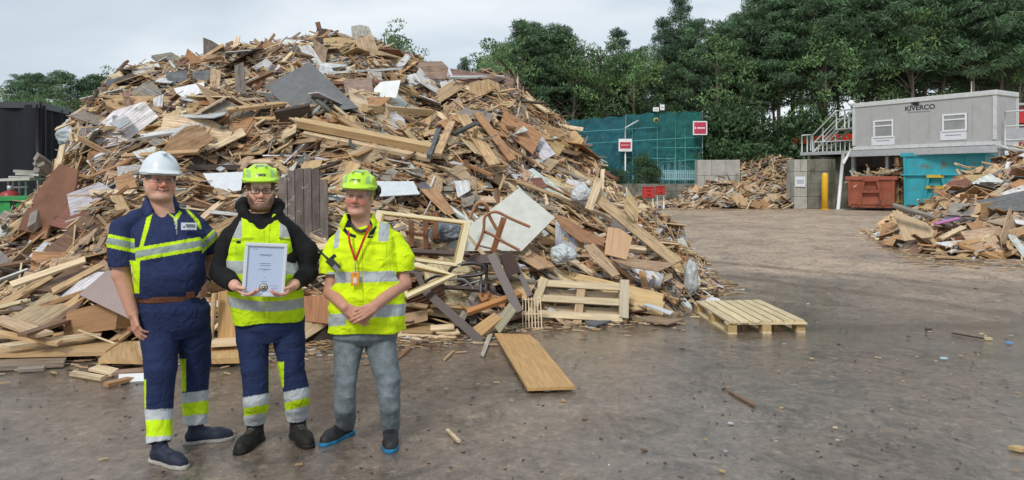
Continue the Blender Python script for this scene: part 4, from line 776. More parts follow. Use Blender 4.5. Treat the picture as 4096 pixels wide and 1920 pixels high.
def sign(name, label, dx, dy, w, h, Y, kind):
    c = at(dx, dy, Y); root = empty(name, c - np.array([0, 0, h / 2]), label, 'sign')
    plate(root, 'board', c, w, h, .04, (.80, .80, .82))
    if kind == 'red': plate(root, 'red_field', c - np.array([0, .025, 0]), w * .84, h * .84, .012, (.50, .035, .09)); plate(root, 'emblem', c + np.array([-w * .34, -.034, 0]), w * .07, h * .17, .008, (.85, .80, .82)); scribble(root, 'lettering', c + np.array([w * .06, -.03, .0]), w * .56, h * .15, (.9, .85, .86), n=7)
    elif kind == 'half': plate(root, 'red_field', c + np.array([0, -.025, -h * .02]), w * .80, h * .52, .012, (.42, .03, .055)); scribble(root, 'lettering', c + np.array([0, -.03, 0]), w * .62, h * .10, (.9, .6, .62), n=7); scribble(root, 'small_print', c + np.array([0, -.022, -h * .38]), w * .7, h * .07, (.45, .45, .45), n=12)
    else: plate(root, 'mark', c - np.array([0, .024, 0]), w * .5, h * .3, .008, (.35, .36, .38))
    return root
sign('sign', 'white sign with red panel on the pole before the netting', 1573, 365, .92, .86, 51.3, 'half')
r_ = sign('sign', 'red sign with white lettering on the netting corner pole', 1761, 322, .98, .95, 51.2, 'red')
sign('sign', 'small white notice above the netting, left of two', 1650, 275, .40, .28, 51.8, 'w'); sign('sign', 'small white notice above the netting, upper right one', 1666, 270, .30, .38, 51.8, 'w')
# lamp column arm and yellow lamp
root = empty('lamp_post', (X_(1573, 51.5), 51.5, 1.5), 'thin white post with slanting arm before the netting', 'lamp post')
MB().tube([at(1573, 430, 51.5), at(1573, 322, 51.5)], .05, (.72, .78, .76), 8).build('post', PLASTIC, root); MB().tube([at(1572, 322, 51.5), at(1590, 312, 51.5), at(1606, 303, 51.5)], .05, (.55, .62, .64), 8).build('arm', PLASTIC, root)
root = empty('flood_light', at(1651, 304, 51.5), 'round yellow-rimmed lamp on the netting', 'lamp')
MB().lathe([(.02, 0), (.16, .02), (.17, .10), (.12, .2)], at(1651, 302, 51.4), (0, 1, 0), 16, (.55, .55, .12)).build('housing', PLASTIC, root); MB().lathe([(.01, 0), (.12, .01), (.12, .03)], at(1651, 302, 51.38), (0, 1, 0), 14, (.04, .04, .04)).build('lens', PLASTIC, root)
# palisade fence at the netting foot
root = empty('palisade_fence', (X_(1710, 51), 51, 1.6), 'short white palisade fence at the foot of the netting', 'fence')
for i in range(22): x = X_(1665 + i * 4.6, 51); MB().bar((x, 51, 1.75), (x, 51, 2.45), .07, .02, (0, -1, 0), (.30, .50, .55)).build('pale', PLASTIC, root)
for z in (1.85, 2.25): MB().bar((X_(1663, 51), 51.04, z), (X_(1765, 51), 51.04, z), .05, .03, (0, -1, 0), (.32, .5, .55)).build('rail', PLASTIC, root)
# red barrier units on white legs
def redbox(label, dx, dy, Y, s):
    c = at(dx, dy, Y); root = empty('fire_point', (c[0], c[1], 0), label, 'cabinet', 'red cabinets by the block wall')
    plate(root, 'body', c, s, s * .92, .4, (.48, .03, .025), PLASTIC, bevel=.08)
    for k in (-1, 1): plate(root, 'vent', c + np.array([0, -.206, k * s * .17]), s * .34, s * .10, .02, (.05, .01, .01), PLASTIC, bevel=.02)
    plate(root, 'lid', c + np.array([0, -.02, s * .49]), s * 1.06, s * .10, .46, (.42, .025, .02), PLASTIC, bevel=.03)
    for k in (-1, 1): MB().tube([(c[0] + k * s * .36, Y - .1, 0), (c[0] + k * s * .36, Y - .1, c[2] - s * .4)], .05, (.75, .76, .76), 8).build('leg', PLASTIC, root)
redbox('larger red cabinet on white legs by the mossy wall', 1631, 485, 44, .68); redbox('smaller red cabinet right of the larger red one', 1661, 480, 45.2, .54)
# yellow bollard
root = empty('bollard', (X_(2075, 43.5), 43.5, 0), 'yellow bollard standing before the concrete bay wall', 'bollard')
MB().lathe([(.18, 0), (.18, 2.02), (.15, 2.12), (.06, 2.17)], (X_(2075, 43.5), 43.5, 0), (0, 0, 1), 18, (.75, .43, .02)).build('post', PLASTIC, root)
MB().lathe([(.26, 0), (.26, .05), (.19, .08)], (X_(2075, 43.5), 43.5, 0), (0, 0, 1), 18, (.55, .32, .03)).build('foot', PLASTIC, root)
c = at(2013, 457, 44.93); root = empty('notice', c, 'white notice fixed to the concrete bay wall end', 'notice'); plate(root, 'board', c, .62, .62, .03, (.68, .72, .74)); scribble(root, 'lettering', c - np.array([0, .016, 0]), .42, .25, (.3, .34, .38), rows=3)
# white drain post with brace, carrying the platform
root = empty('support_post', (X_(2116, 43.3), 43.3, 0), 'white steel post with brace holding up the platform', 'post')
MB().tube([(X_(2108, 43.3), 43.3, 0), (X_(2122, 43.3), 43.3, Z_(380, 43.3))], .10, (.68, .71, .72), 12).build('shaft', PLASTIC, root); MB().tube([at(2121, 412, 43.2), at(2142, 374, 43.2)], .08, (.68, .71, .72), 12).build('brace', PLASTIC, root)
MB().box((X_(2108, 43.3), 43.3, .03), (.5, .5, .05), None, (.4, .4, .4)).build('base_plate', STEEL, root)
# ---- cabin
cl = np.array([X_(2148, 45), 45, 0.]); cr = np.array([X_(2505, 38.2), 38.2, 0.]); ex = unit(cr - cl); ez = np.array([0, 0, 1.]); ey = np.cross(ez, ex); CW = np.linalg.norm(cr - cl); zb, zt = 3.67, 6.22
RC = np.stack([ex, ey, ez], 1); root = empty('site_cabin', (cl[0], cl[1], zb), 'long grey portable cabin raised on a steel platform', 'cabin')
GREY = mat('cabin_cladding', (.40, .405, .40), .5, .12, 2, .05, 40, rust=(.31, .305, .285), rustat=.58, streak=True); LG = mat('cabin_trim', (.58, .59, .58), .45, .2, 5, .04, 40, rust=(.30, .28, .24), rustat=.6)
def cb(nm, u, v, z, lu, lv, lz, m, col=(.5, .5, .5), par=None, bevel=0): return MB().box(cl + ex * u + ey * v + ez * z, (lu, lv, lz), RC, col).build(nm, m, par or root, bevel=bevel)
cb('wall', CW / 2, 1.1, (zb + zt) / 2, CW, 2.2, zt - zb, GREY)
cb('roof_trim', CW / 2, 1.1, zt + .02, CW + .14, 2.34, .26, LG, bevel=.03); cb('base_rail', CW / 2, 1.1, zb - .02, CW + .1, 2.3, .2, LG)
for u in (.03, CW - .03): cb('corner_post', u, -.02, (zb + zt) / 2 , .16, .12, zt - zb - .3, LG)
cb('corner_post', CW + .01, 2.15, (zb + zt) / 2, .12, .16, zt - zb - .3, LG)
for i in range(1, 7): cb('panel_joint', CW * i / 7, -.004, (zb + zt) / 2, .018, .012, zt - zb - .5, mat('joint', (.33, .33, .33), .7, .1))
fu = lambda dx: (lambda a: np.dot(a - cl, ex))(np.array([(dx / D - 512) / F, 1, 0]) * (np.dot(cl, ey) / np.dot(np.array([(dx / D - 512) / F, 1, 0]), ey)))
def fz(dx, dy): s = np.dot(cl, ey) / np.dot(np.array([(dx / D - 512) / F, 1, 0]), ey); return CAMZ - (dy / D - 181) / F * s
GLASS = mat('dark_window', (.27, .275, .28), .12, .2, 3, 0, spec=.8)
for (a, b_, y0, y1) in ((2199, 2249, 302, 346), (2372, 2434, 286, 330)):
    ua, ub = fu(a), fu(b_); za, zc = fz((a + b_) / 2, y1), fz((a + b_) / 2, y0 - 6 + 6); uc = (ua + ub) / 2; w = ub - ua; zc, za = max(za, zc), min(za, zc); h = zc - za; zm = (za + zc) / 2
    wf = cb('window', uc, -.03, zm, w, .05, h, GLASS)
    for (du, dz, lu, lz) in ((0, h / 2 - .04, w, .09), (0, -h / 2 + .04, w, .09), (-w / 2 + .045, 0, .09, h - .17), (w / 2 - .045, 0, .09, h - .17), (0, h * .17, w - .18, .07)): cb('frame', uc + du, -.065, zm + dz, lu, .05, lz, LG if False else mat('upvc', (.75, .76, .77), .35, .05), par=wf)
for (a, b_, y0, y1) in ((2193, 2251, 343, 365), (2366, 2432, 328, 352)):
    ua, ub = fu(a), fu(b_); z1, z0 = fz((a + b_) / 2, y0), fz((a + b_) / 2, y1); cb('sign_board', (ua + ub) / 2, -.025, (z0 + z1) / 2, ub - ua, .03, z1 - z0, mat('signwhite', (.66, .69, .73), .5, .05))
    scribble(root, 'lettering', cl + ex * (ua + ub) / 2 + ez * (z0 + z1) / 2, (ub - ua) * .6, .07, (.2, .22, .25), ex=ex, off=.045, n=14)
def text(root, s, c, size, ex, col, name='lettering', ext=.006, sx=1.0):
    cu = bpy.data.curves.new(name, 'FONT'); cu.body = s; cu.size = size; cu.align_x = 'CENTER'; cu.align_y = 'CENTER'; cu.extrude = ext; cu.offset = .012 * size
    o = bpy.data.objects.new(name, cu); COL.objects.link(o); ex = unit(ex); ez = np.array([0, 0, 1.]); nn = -np.cross(ez, ex)
    M = Matrix(((ex[0] * sx, ez[0], nn[0], 0), (ex[1] * sx, ez[1], nn[1], 0), (ex[2] * sx, ez[2], nn[2], 0), (0, 0, 0, 1)))
    M.translation = Vector(np.asarray(c) - LOC[root.name]); o.parent = root; o.matrix_local = M; cu.materials.append(mat('ink_' + '_'.join(str(x) for x in col), col, .5, .05, 5, 0))
    dg = bpy.context.evaluated_depsgraph_get(); me = bpy.data.meshes.new_from_object(o.evaluated_get(dg)); o2 = bpy.data.objects.new(name, me); bpy.data.objects.remove(o); COL.objects.link(o2); o2.parent = root; o2.matrix_local = M; return o2
uT = fu(2314); text(root, 'KIVERCO', cl + ex * uT + ez * fz(2314, 271) - ey * .012, .37, ex, (.02, .02, .022), sx=1.12)
cb('emblem', fu(2305) , -.02, fz(2305, 262.5), .34, .02, .07, mat('ink', (.02, .02, .02), .5, .05)); cb('lamp', fu(2303), -.09, fz(2303, 259), .4, .12, .05, mat('ink', (.02, .02, .02), .5, .05))
scribble(root, 'small_lettering', cl + ex * fu(2312) + ez * fz(2312, 281), 1.25, .09, (.25, .26, .27), ex=ex, off=.012, n=20)
# platform
root = empty('steel_platform', (cl[0] - 3, cl[1], 0), 'galvanised steel platform with stairs and handrails left of the cabin', 'platform')
def cbp(nm, u, v, z, lu, lv, lz, m=STEEL, col=(.5, .5, .5)): return MB().box(cl + ex * u + ey * v + ez * z, (lu, lv, lz), RC, col).build(nm, m, root)
RAILM = mat('pale_galvanised', (.52, .54, .55), .5, .15, 5, 0)
def rail(nm, pts, r=.035): return MB().tube([cl + ex * u + ey * v + ez * z for u, v, z in pts], r * 1.25, (.6, .62, .63), 6).build(nm, RAILM, root)
cbp('deck', CW / 2, 1.2, zb - .24, CW + .6, 3.0, .16); cbp('deck', -1.95, .9, zb - .24, 3.3, 2.4, .2, STEEL)
for u in (-3.4, -.3, 1.9, 3.9, CW - .1): cbp('column', u, .4, (zb - .3) / 2, .18, .18, zb - .3, STEEL)
cbp('beam', CW / 2, -.25, zb - .42, CW + .4, .12, .2, STEEL)
zs = zb - .14; zl = zs + 1.35
cbp('landing', -.62, .7, zl, 1.15, 1.7, .08)
for k in range(6): cbp('tread', -2.6 + k * .26, .7, zs + .22 + k * .22, .3, 1.2, .05, mat('tread', (.52, .48, .24), .7, .2))
for v in (.1, 1.35):
    rail('handrail', [(-3.1, v, zs + .1), (-3.05, v, zs + 1.0), (-1.25, v, zl + 1.15), (-.1, v, zl + 1.15)]); rail('handrail', [(-2.9, v, zs + .55), (-1.25, v, zl + .62), (-.1, v, zl + .62)], .028)
    for u, z0, z1 in ((-2.2, zs + .5, zs + 1.5), (-1.25, zl, zl + 1.15), (-.68, zl, zl + 1.15), (-.1, zl, zl + 1.15)): rail('stanchion', [(u, v, z0), (u, v, z1)])
    rail('stringer', [(-2.9, v, zs), (-1.25, v, zl)], .06)
rail('handrail', [(-3.6, -.1, zs + 1.1), (-2.8, -.1, zs + 1.1)]); 
for u in (-3.6, -3.2, -2.8): rail('stanchion', [(u, -.1, zs), (u, -.1, zs + 1.1)])
for k in range(9): rail('mesh_bar', [(-2.7 + k * .31, -.1, zs), (-2.7 + k * .31, -.1, zs + .62)], .02)
rail('handrail', [(-2.7, -.1, zs + .62), (-.1, -.1, zs + .62)], .028)
# right platform end railing
for u in (CW + .35, CW + 1.5, CW + 2.6): rail('stanchion', [(u, .2, zb - .2), (u, .2, zb + 1.6)])
for z in (.1, .8, 1.55): rail('handrail', [(CW + .35, .2, zb + z), (CW + 2.8, .2, zb + z)])
cbp('toe_board', CW + 1.5, .22, zb + .35, 2.3, .03, .7, STEEL); rail('brace', [(CW, 0, zb - .1), (CW + 1.6, .1, zb - .75)], .06)
root = empty('round_lamp', at(2141, 262, 43.6), 'round white globe lamp at the cabin corner', 'lamp'); MB().lathe([(.01, 0), (.13, .05), (.19, .18), (.13, .31), (.01, .36)], at(2141, 267, 43.6), (0, 0, 1), 14, (.85, .86, .86)).build('globe', PLASTIC, root); MB().tube([at(2141, 285, 43.6), at(2141, 267, 43.6)], .03, (.6, .6, .6), 6).build('stem', STEEL, root)
# red conveyor behind the stairs and red machine at right
root = empty('conveyor', at(2000, 372, 48), 'red-sided conveyor sticking out behind the stairs', 'conveyor')
a, b_ = at(1996, 354, 52), at(2150, 345, 51); MB().bar(a, b_, .5, .42, (0, -.2, 1), (.55, .03, .015)).build('side_panel', PLASTIC, root)
MB().bar(at(1996, 370, 52.2), at(2150, 362, 51.2), .6, .28, (0, -.2, 1), (.06, .06, .06)).build('belt', PLASTIC, root); MB().tube([at(1998, 366, 51.8), at(1998, 366, 52.6)], .25, (.25, .25, .25), 12).build('end_roller', STEEL, root)
MB().box(at(2010, 450, 52.3), (.2, .2, 6), None, (.3, .3, .3)).build('leg', STEEL, root)
root = empty('red_machine', at(2545, 345, 42), 'bright red machine hood behind the right end of the cabin', 'machine')
P = [at(2512, 320, 42), at(2512, 276, 42), at(2545, 265, 42), at(2640, 282, 42), at(2640, 320, 42)]; MB().prism(P, (0, -1, 0), 2.0, (.52, .03, .03)).build('hood', PLASTIC, root)
MB().box(at(2570, 345, 42.6), (3.5, 1.2, 1.5), None, (.28, .05, .04)).build('body', PLASTIC, root); MB().box(at(2600, 420, 43), (.4, .4, 6), None, (.3, .3, .3)).build('leg', STEEL, root)
MB().bar(at(2530, 262, 41.8), at(2640, 262, 41.8), .12, .25, (0, -1, 0), (.6, .62, .62)).build('beam', STEEL, root)
# skips
def skip(label, x0, x1, Y, h, dep, col, rustc, name='skip', zledge=None, hook=None, taper=.06):
    root = empty(name, (0, 0, 0), label, 'skip'); m = mat('skip_' + str(round(h * 10)), col, .55, .3, 1.3, .25, 9, rust=rustc, rustat=.56)
    t = taper; zs_ = [.18, h]; V = []
    for z in zs_:
        k = (h - z) / h * t * 3
        for (x, y) in ((x0 + k, Y + k), (x1 - k, Y + k), (x1 - k, Y + dep - k), (x0 + k, Y + dep - k)): V.append((x, y, z))
    mb = MB(); V2 = [(x + (.08 if i in (0, 3) else -.08), y + (.08 if i in (0, 1) else -.08), z) for i, (x, y, z) in enumerate(V[4:])]; Vb = [(x, y, .35) for x, y, z in V2]
    V = V + V2 + Vb
    F_ = [(0, 1, 5, 4), (1, 2, 6, 5), (2, 3, 7, 6), (3, 0, 4, 7), (3, 2, 1, 0)] + [(4 + i, 4 + (i + 1) % 4, 8 + (i + 1) % 4, 8 + i) for i in range(4)] + [(8 + i, 8 + (i + 1) % 4, 12 + (i + 1) % 4, 12 + i) for i in range(4)] + [(12, 13, 14, 15)]
    mb.add(V, F_, None, col); mb.build('body', m, root)
    for (cx, cy, lx, ly) in (((x0 + x1) / 2, Y - .03, x1 - x0 + .16, .12), ((x0 + x1) / 2, Y + dep + .03, x1 - x0 + .16, .12)): MB().box((cx, cy, h - .09), (lx, ly, .2), None, col).build('rim', m, root)
    for xx in (x0 - .03, x1 + .03): MB().box((xx, Y + dep / 2, h - .09), (.12, dep - .08, .2), None, col).build('rim', m, root)
    if zledge: MB().box(((x0 + x1) / 2, Y - .02, zledge), (x1 - x0 + .1, .16, .10), None, col).build('ledge', m, root)
    n_ = max(3, int((x1 - x0) / .9))
    for i in range(n_ + 1):
        xx = x0 + .12 + (x1 - x0 - .24) * i / n_
        if hook and abs(xx - hook[0]) < .75: continue
        MB().bar((xx, Y + .1, .25), (xx, Y - .015, h - .2), .12, .06, (0, -1, 0), col).build('rib', m, root)
    if hook:
        hx, hz0, hz1, hc = hook; mh = mat('hook_' + str(round(h * 10)), hc, .6, .4, 3, .2, 9, rust=(.12, .05, .02), rustat=.5)
        for k in (-1, 1): MB().bar((hx + k * .62, Y + .1, .3), (hx + k * .34, Y - .12, hz1), .14, .14, (0, -1, 0), col).build('lifting_arm', m, root)
        MB().bar((hx - .42, Y - .16, hz1), (hx + .42, Y - .16, hz1), .16, .14, (0, -1, 0), hc).build('hook_bar', mh, root); MB().bar((hx - .46, Y - .13, hz0), (hx + .46, Y - .13, hz0), .16, .10, (0, -1, 0), hc).build('hook_bar', mh, root)
    return root
def put(o, loc, ang): o.location = loc; o.rotation_euler.z = ang; return o
RW, RAng, RO = 2.5, -.58, (X_(2131, 43), 43, 0); BW_, BAng, BO = 4.0, -.72, (X_(2270, 42), 42, 0)
put(skip('rust-red skip half full of wood scraps under the cabin', 0, RW, 0, 1.95, 4, (.30, .08, .04), (.10, .045, .03), hook=(RW / 2, 1.1, 1.75, (.28, .06, .035))), RO, RAng)
put(skip('tall turquoise-blue skip beside the right-hand wood heap', 0, BW_, 0, 3.25, 6, (.03, .34, .41), (.16, .12, .08), zledge=2.05, hook=(BW_ * .42, 1.35, 1.95, (.50, .36, .03))), BO, BAng)
sk = MB()
for _ in range(120):
    X = random.uniform(.2, RW - .2); Y = random.uniform(.15, 3); a = random.gauss(.3, .7); L = random.uniform(.4, 1.4); z = 1.65 + .55 * X / RW + random.uniform(-.15, .15)
    sk.box((X, Y, z), (L, random.uniform(.06, .2), .04), frame((math.cos(a), random.uniform(-.3, .3), math.sin(a) * .6), (0, -.3, 1)), tone(rng.choice(TN, p=TWP)), jag=.05)
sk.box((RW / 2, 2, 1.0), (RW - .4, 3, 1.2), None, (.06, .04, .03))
put(sk.build('skip_load', WOOD, kind='stuff', label='broken wood heaped in the rust-red skip'), RO, RAng)
RB = mat('rust_brown_steel', (.11, .07, .045), .8, .5, 1.5, .3, 8, rust=(.04, .03, .025), rustat=.5)
root = empty('steel_container', (X_(2195, 47.5), 47.5, 0), 'rust-brown steel container behind the rust-red skip', 'container'); MB().box((X_(2195, 47.5), 48.7, 1.9), (5.4, 2.4, 3.8 - .35), None, (.1, .1, .1)).build('body', RB, root)
for z in (3.35, 2.6): MB().box((X_(2195, 47.5), 47.46, z), (5.3, .06, .10), None, (.1, .1, .1)).build('rib', RB, root)
OR_ = mat('ochre_rust', (.30, .19, .08), .8, .5, 3, .3, 9, rust=(.05, .035, .025), rustat=.48)
root = empty('rusty_gate', (X_(2262, 42.6), 42.6, 0), 'narrow rusty ochre gate frame between the two skips', 'gate'); MB().box((X_(2256, 42.6), 42.6, 1.55), (.16, .2, 3.1), None, (.3, .2, .1)).build('post', OR_, root); MB().box((X_(2267, 42.6), 42.55, 1.55), (.14, .2, 3.1), None, (.3, .2, .1)).build('post', OR_, root)
for z in (.5, 1.2, 1.9, 2.6): MB().box((X_(2261, 42.6), 42.5, z), (.66, .08, .12), None, (.3, .2, .1)).build('bar', OR_, root)
# dark end wall under the platform, its shade put into the concrete colour
root = empty('bay_wall', (X_(2118, 46.5), 46.6, 0), 'dark shaded block wall behind the white post', 'wall'); MB().box((X_(2116, 46.5), 47.2, 1.6), (2.2, 1.0, 3.2), None, (.3, .3, .3)).build('blocks', MOSS_SHADE, root)
root = empty('storage_tank', at(2215, 398, 50), 'pale storage drums seen under the cabin deck', 'drum')
for dx in (2170, 2192, 2238, 2252): MB().lathe([(.3, 0), (.32, .1), (.32, .9), (.28, 1.0)], np.array([X_(dx, 50), 50, 3.0]), (0, 0, 1), 14, (.35, .37, .38)).build('drum', PLASTIC, root)
root = empty('antenna', at(2443, 262, 45), 'thin white aerial rising behind the cabin roof', 'aerial'); MB().tube([at(2443, 262, 45), at(2444, 204, 45)], .035, (.75, .77, .77), 6).build('mast', PLASTIC, root); MB().box(at(2443, 262, 45), (.2, .2, .12), None, (.4, .4, .4)).build('bracket', STEEL, root)
# ---- left: black curtain-side trailer body, table, green skip
CURT = mat('black_curtain', (.014, .016, .022), .5, .4, 1.2, .35, 5, stretch=(1.5, 1.5, .3), spec=.22)
root = empty('trailer', (-11.5, 17, 0), 'black high-sided curtain trailer at the left edge', 'trailer')
xc = X_(97, 17); zt_, zb_ = Z_(264, 17), 1.25; P1 = np.array([xc, 17, 0]); P2 = np.array([X_(202, 19.6), 19.6, 0]); exs = unit(P2 - P1); Ls = np.linalg.norm(P2 - P1) + 4
def wavy(a, b, z0, z1, nseg, amp, nm, nrm):
    V = []; f = []; a = np.array(a, float); b = np.array(b, float); nrm = unit(nrm)
    for i in range(nseg + 1):
        p = a + (b - a) * i / nseg + nrm * amp * (math.sin(i * 1.1) + .5 * math.sin(i * .43 + 1)); 
        for z in (z0, (z0 * .6 + z1 * .4), z1): V.append((p[0], p[1], z))
    for i in range(nseg):
        for k in range(2): f.append((i * 3 + k, i * 3 + 3 + k, i * 3 + 4 + k, i * 3 + 1 + k))
    mb = MB(); mb.add(V, f, None, (.02, .02, .03), True); mb.build(nm, CURT, root)
wavy((xc - 7, 17, 0), (xc - .04, 17, 0), zb_, zt_, 60, .05, 'front_panel', (0, -1, 0)); wavy(P1 + exs * .05, P1 + exs * Ls, zb_, zt_, 70, .055, 'side_curtain', (exs[1], -exs[0], 0))
MB().bar((xc - 7, 17, zt_), (xc + .05, 17, zt_), .1, .14, (0, 0, 1), (.05, .055, .06)).build('top_rail', PLASTIC, root); MB().bar(P1 + ez * zt_, P1 + exs * Ls + ez * zt_, .1, .14, (0, 0, 1), (.10, .11, .12)).build('top_rail', PLASTIC, root)
MB().prism([(xc - 7, 17.1, zt_ - .03), (xc, 17.1, zt_ - .03), tuple(P1 + exs * Ls + ez * (zt_ - .03)), (xc - 7, 28, zt_ - .03)], (0, 0, 1), .05, (.03, .03, .035)).build('roof', PLASTIC, root)
MB().tube([P1 + ez * zb_ , P1 + ez * zt_], .06, (.03, .03, .035), 8).build('corner_post', PLASTIC, root); MB().box((xc - 3.4, 17.6, 1.15), (7, 1.2, .3), None, (.03, .03, .03)).build('chassis', PLASTIC, root)
for x in (xc - 2.4, xc - 5.2): MB().lathe([(.2, 0), (.5, .02), (.52, .15), (.52, .25), (.3, .3)], (x, 17.2, .52), (0, 1, 0), 24, (.02, .02, .02)).build('wheel', PLASTIC, root)
GRN = mat('green_paint', (.03, .30, .075), .45, .2, 3, .1, 20, rust=(.03, .12, .04), rustat=.62)
root = empty('green_skip', (X_(35, 13.2), 13.2, 0), 'bright green skip marked 821 at the left edge', 'skip'); gx0, gx1 = X_(-60, 13.2), X_(76, 13.2); gz = Z_(503, 13.2)
MB().box(((gx0 + gx1) / 2, 13.9, gz / 2), (gx1 - gx0, 1.4, gz), None, (0, .3, .1)).build('body', GRN, root, bevel=.02); MB().box(((gx0 + gx1) / 2, 13.9, gz + .02), (gx1 - gx0 + .1, 1.5, .07), None, (0, .3, .1)).build('rim', GRN, root)
MB().box((X_(24, 13.2), 13.17, gz / 2), (.10, .06, gz - .1), None, (0, .3, .1)).build('rib', GRN, root); text(root, '821', (X_(48, 13.18), 13.18, Z_(517, 13.2)), .24, (1, 0, 0), (.01, .03, .015), sx=1.15)
root = empty('trestle_table', (X_(60, 14.5), 14.5, 0), 'white-framed trestle stacked with pale planks by the trailer', 'table')
for dx in (22, 34, 50, 66): MB().tube([(X_(dx, 14.5), 14.5, 0), (X_(dx - 1, 14.5), 14.5, Z_(452, 14.5))], .02, (.6, .62, .6), 8).build('leg', PLASTIC, root)
MB().bar(at(12, 453, 14.5), at(95, 450, 14.5), .5, .05, (0, 0, 1), (.5, .5, .45)).build('top', PAINT, root); MB().bar(at(22, 472, 14.5), at(70, 470, 14.5), .03, .03, (0, 0, 1), (.6, .62, .6)).build('rail', PLASTIC, root)
for i, (a, b_) in enumerate((((28, 446), (92, 447)), ((45, 437), (104, 440)), ((40, 430), (96, 434)))): MB().bar(at(*a, 14.6), at(*b_, 14.6), .16, .05, (0, 0, 1), (.48, .47, .42)).build('plank', WOOD, label=['pale plank lowest on the trestle by the trailer', 'pale plank in the middle of the trestle stack', 'pale plank topmost on the trestle stack'][i], cat='plank')
root = empty('gas_bottle', (X_(25, 14.2), 14.2, 0), 'red gas bottle standing behind the green skip', 'gas bottle'); MB().lathe([(.15, 0), (.16, .1), (.16, Z_(486, 14.2)), (.10, Z_(482, 14.2)), (.05, Z_(479, 14.2))], (X_(25, 14.2), 14.2, 0), (0, 0, 1), 16, (.33, .03, .03)).build('cylinder', PLASTIC, root); MB().lathe([(.05, 0), (.05, .09)], (X_(25, 14.2), 14.2, Z_(479, 14.2)), (0, 0, 1), 10, (.5, .5, .5)).build('valve', STEEL, root)

# ------------------------------------------------------------------ trees
def leaves(mb, c, r, num, ls, base, flat=1.0, wr=.42, upb=0.0):
    n = num; d = rng.normal(size=(n, 3)); d /= np.linalg.norm(d, axis=1)[:, None]; rad = rng.uniform(.35, 1, n) ** .6; p = c + d * rad[:, None] * np.array(r)
    a = rng.normal(size=(n, 3)); a[:, 2] = a[:, 2] * flat + upb; a /= np.linalg.norm(a, axis=1)[:, None]; b = np.cross(a, rng.normal(size=(n, 3))); b /= np.linalg.norm(b, axis=1)[:, None]
    s = ls * rng.uniform(.6, 1.3, n)[:, None]; V = np.stack([p - a * s, p + b * s * wr, p + a * s, p - b * s * wr], 1).reshape(-1, 3)
    col = np.repeat(base * rng.uniform(.65, 1.35, n)[:, None], 4, 0); k = mb.n
    mb.v.append(V); mb.uv.append(V[:, :2]); mb.c.append(col); mb.f.extend([(i, i + 1, i + 2, i + 3) for i in range(k, k + 4 * n, 4)]); mb.sm.extend([False] * n); mb.n += 4 * n
def trunkmesh(H, r0, seed, kind):
    mb = MB(); r = random.Random(seed); pts = []; x = y = 0
    for i in range(9): pts.append((x, y, H * i / 8 * .97)); x += r.uniform(-.12, .12); y += r.uniform(-.12, .12)
    col = (.20, .165, .13) if kind != 'birch' else (.42, .41, .36); mb.tube(pts, [r0 * (1 - .85 * i / 8) for i in range(9)], col, 7); return mb, pts
def tree_meshes(kind, seed):
    r = random.Random(seed); H = {'pine': 14, 'spruce': 14, 'broad': 10, 'birch': 12, 'shrub': 3.5}[kind]; tb, pts = trunkmesh(H, {'pine': .17, 'spruce': .16, 'broad': .16, 'birch': .09, 'shrub': .06}[kind], seed, kind); cm = MB()
    ax = lambda z: np.array([np.interp(z, [p[2] for p in pts], [p[0] for p in pts]), np.interp(z, [p[2] for p in pts], [p[1] for p in pts]), z])
    G = {'pine': (.036, .062, .032), 'spruce': (.028, .050, .030), 'broad': (.043, .072, .028), 'birch': (.075, .11, .042), 'shrub': (.022, .040, .017)}[kind]; G = np.array(G) * 2.75
    if kind in ('pine', 'spruce'):
        z0 = .50 if kind == 'pine' else .24; n = 66 if kind == 'pine' else 84
        for i in range(n):
            f = i / n; z = H * (z0 + (1 - z0) * f ** .9); a = i * 2.4 + r.uniform(-.4, .4); Lb = (2.4 if kind == 'pine' else 2.3) * (1 - f) ** (.55 if kind == 'pine' else .85) * r.uniform(.6, 1.15) + .25
            dz = r.uniform(-.05, .35) if kind == 'pine' else r.uniform(-.25, .15); d = unit((math.cos(a), math.sin(a), dz + .5 * f)); s = ax(z); e = s + d * Lb
            tb.tube([s, (s + e) / 2 + np.array([0, 0, .08]), e], [.05 * (1 - f) + .015, .025, .01], (.10, .075, .055), 4)
            k = 3 if Lb > 1 else 2
            for q in range(k):
                p = s + d * Lb * (.45 + .55 * (q + 1) / k) + rng.normal(0, .10, 3); sh = r.choice([.6, .85, 1.0, 1.35, 1.6]); leaves(cm, p, (.50, .50, .24), 62, .17 if kind == 'pine' else .15, G * sh, 1, .15, .8)
        leaves(cm, ax(H * .98), (.16, .16, .6), 60, .2, G, 1, .15, 1.2)
    else:
        n = {'broad': 95, 'birch': 70, 'shrub': 46}[kind]; c0 = {'broad': .56, 'birch': .62, 'shrub': .5}[kind]; R = {'broad': (2.3, 2.3, 4.4), 'birch': (1.6, 1.6, 4.6), 'shrub': (1.5, 1.5, 1.8)}[kind]
        for i in range(n):
            d = rng.normal(size=3); d /= np.linalg.norm(d); q = d * r.uniform(.35, 1) ** .5 * np.array(R) * r.uniform(.8, 1.1); p = ax(H * c0) + q; s = ax(min(max(H * .2, p[2] - r.uniform(.6, 1.8)), H * .9))
            if i % 2 == 0: tb.tube([s, (s + p) / 2 + np.array([0, 0, .15]), p], [.045, .025, .01], (.12, .10, .075) if kind != 'birch' else (.3, .29, .25), 4)
            sh = r.choice([.55, .8, 1.0, 1.25, 1.6]); leaves(cm, p, (.56, .56, .38), 74, .10, G * sh, 1.3, .36)
    t = tb.build('trunk', BARKC); c = cm.build('crown', LEAF); return t, c, H
BARKC = mat('bark_coloured', (1, 1, 1), .9, .4, 6, .4, 20, attr=True)
LIB = {}
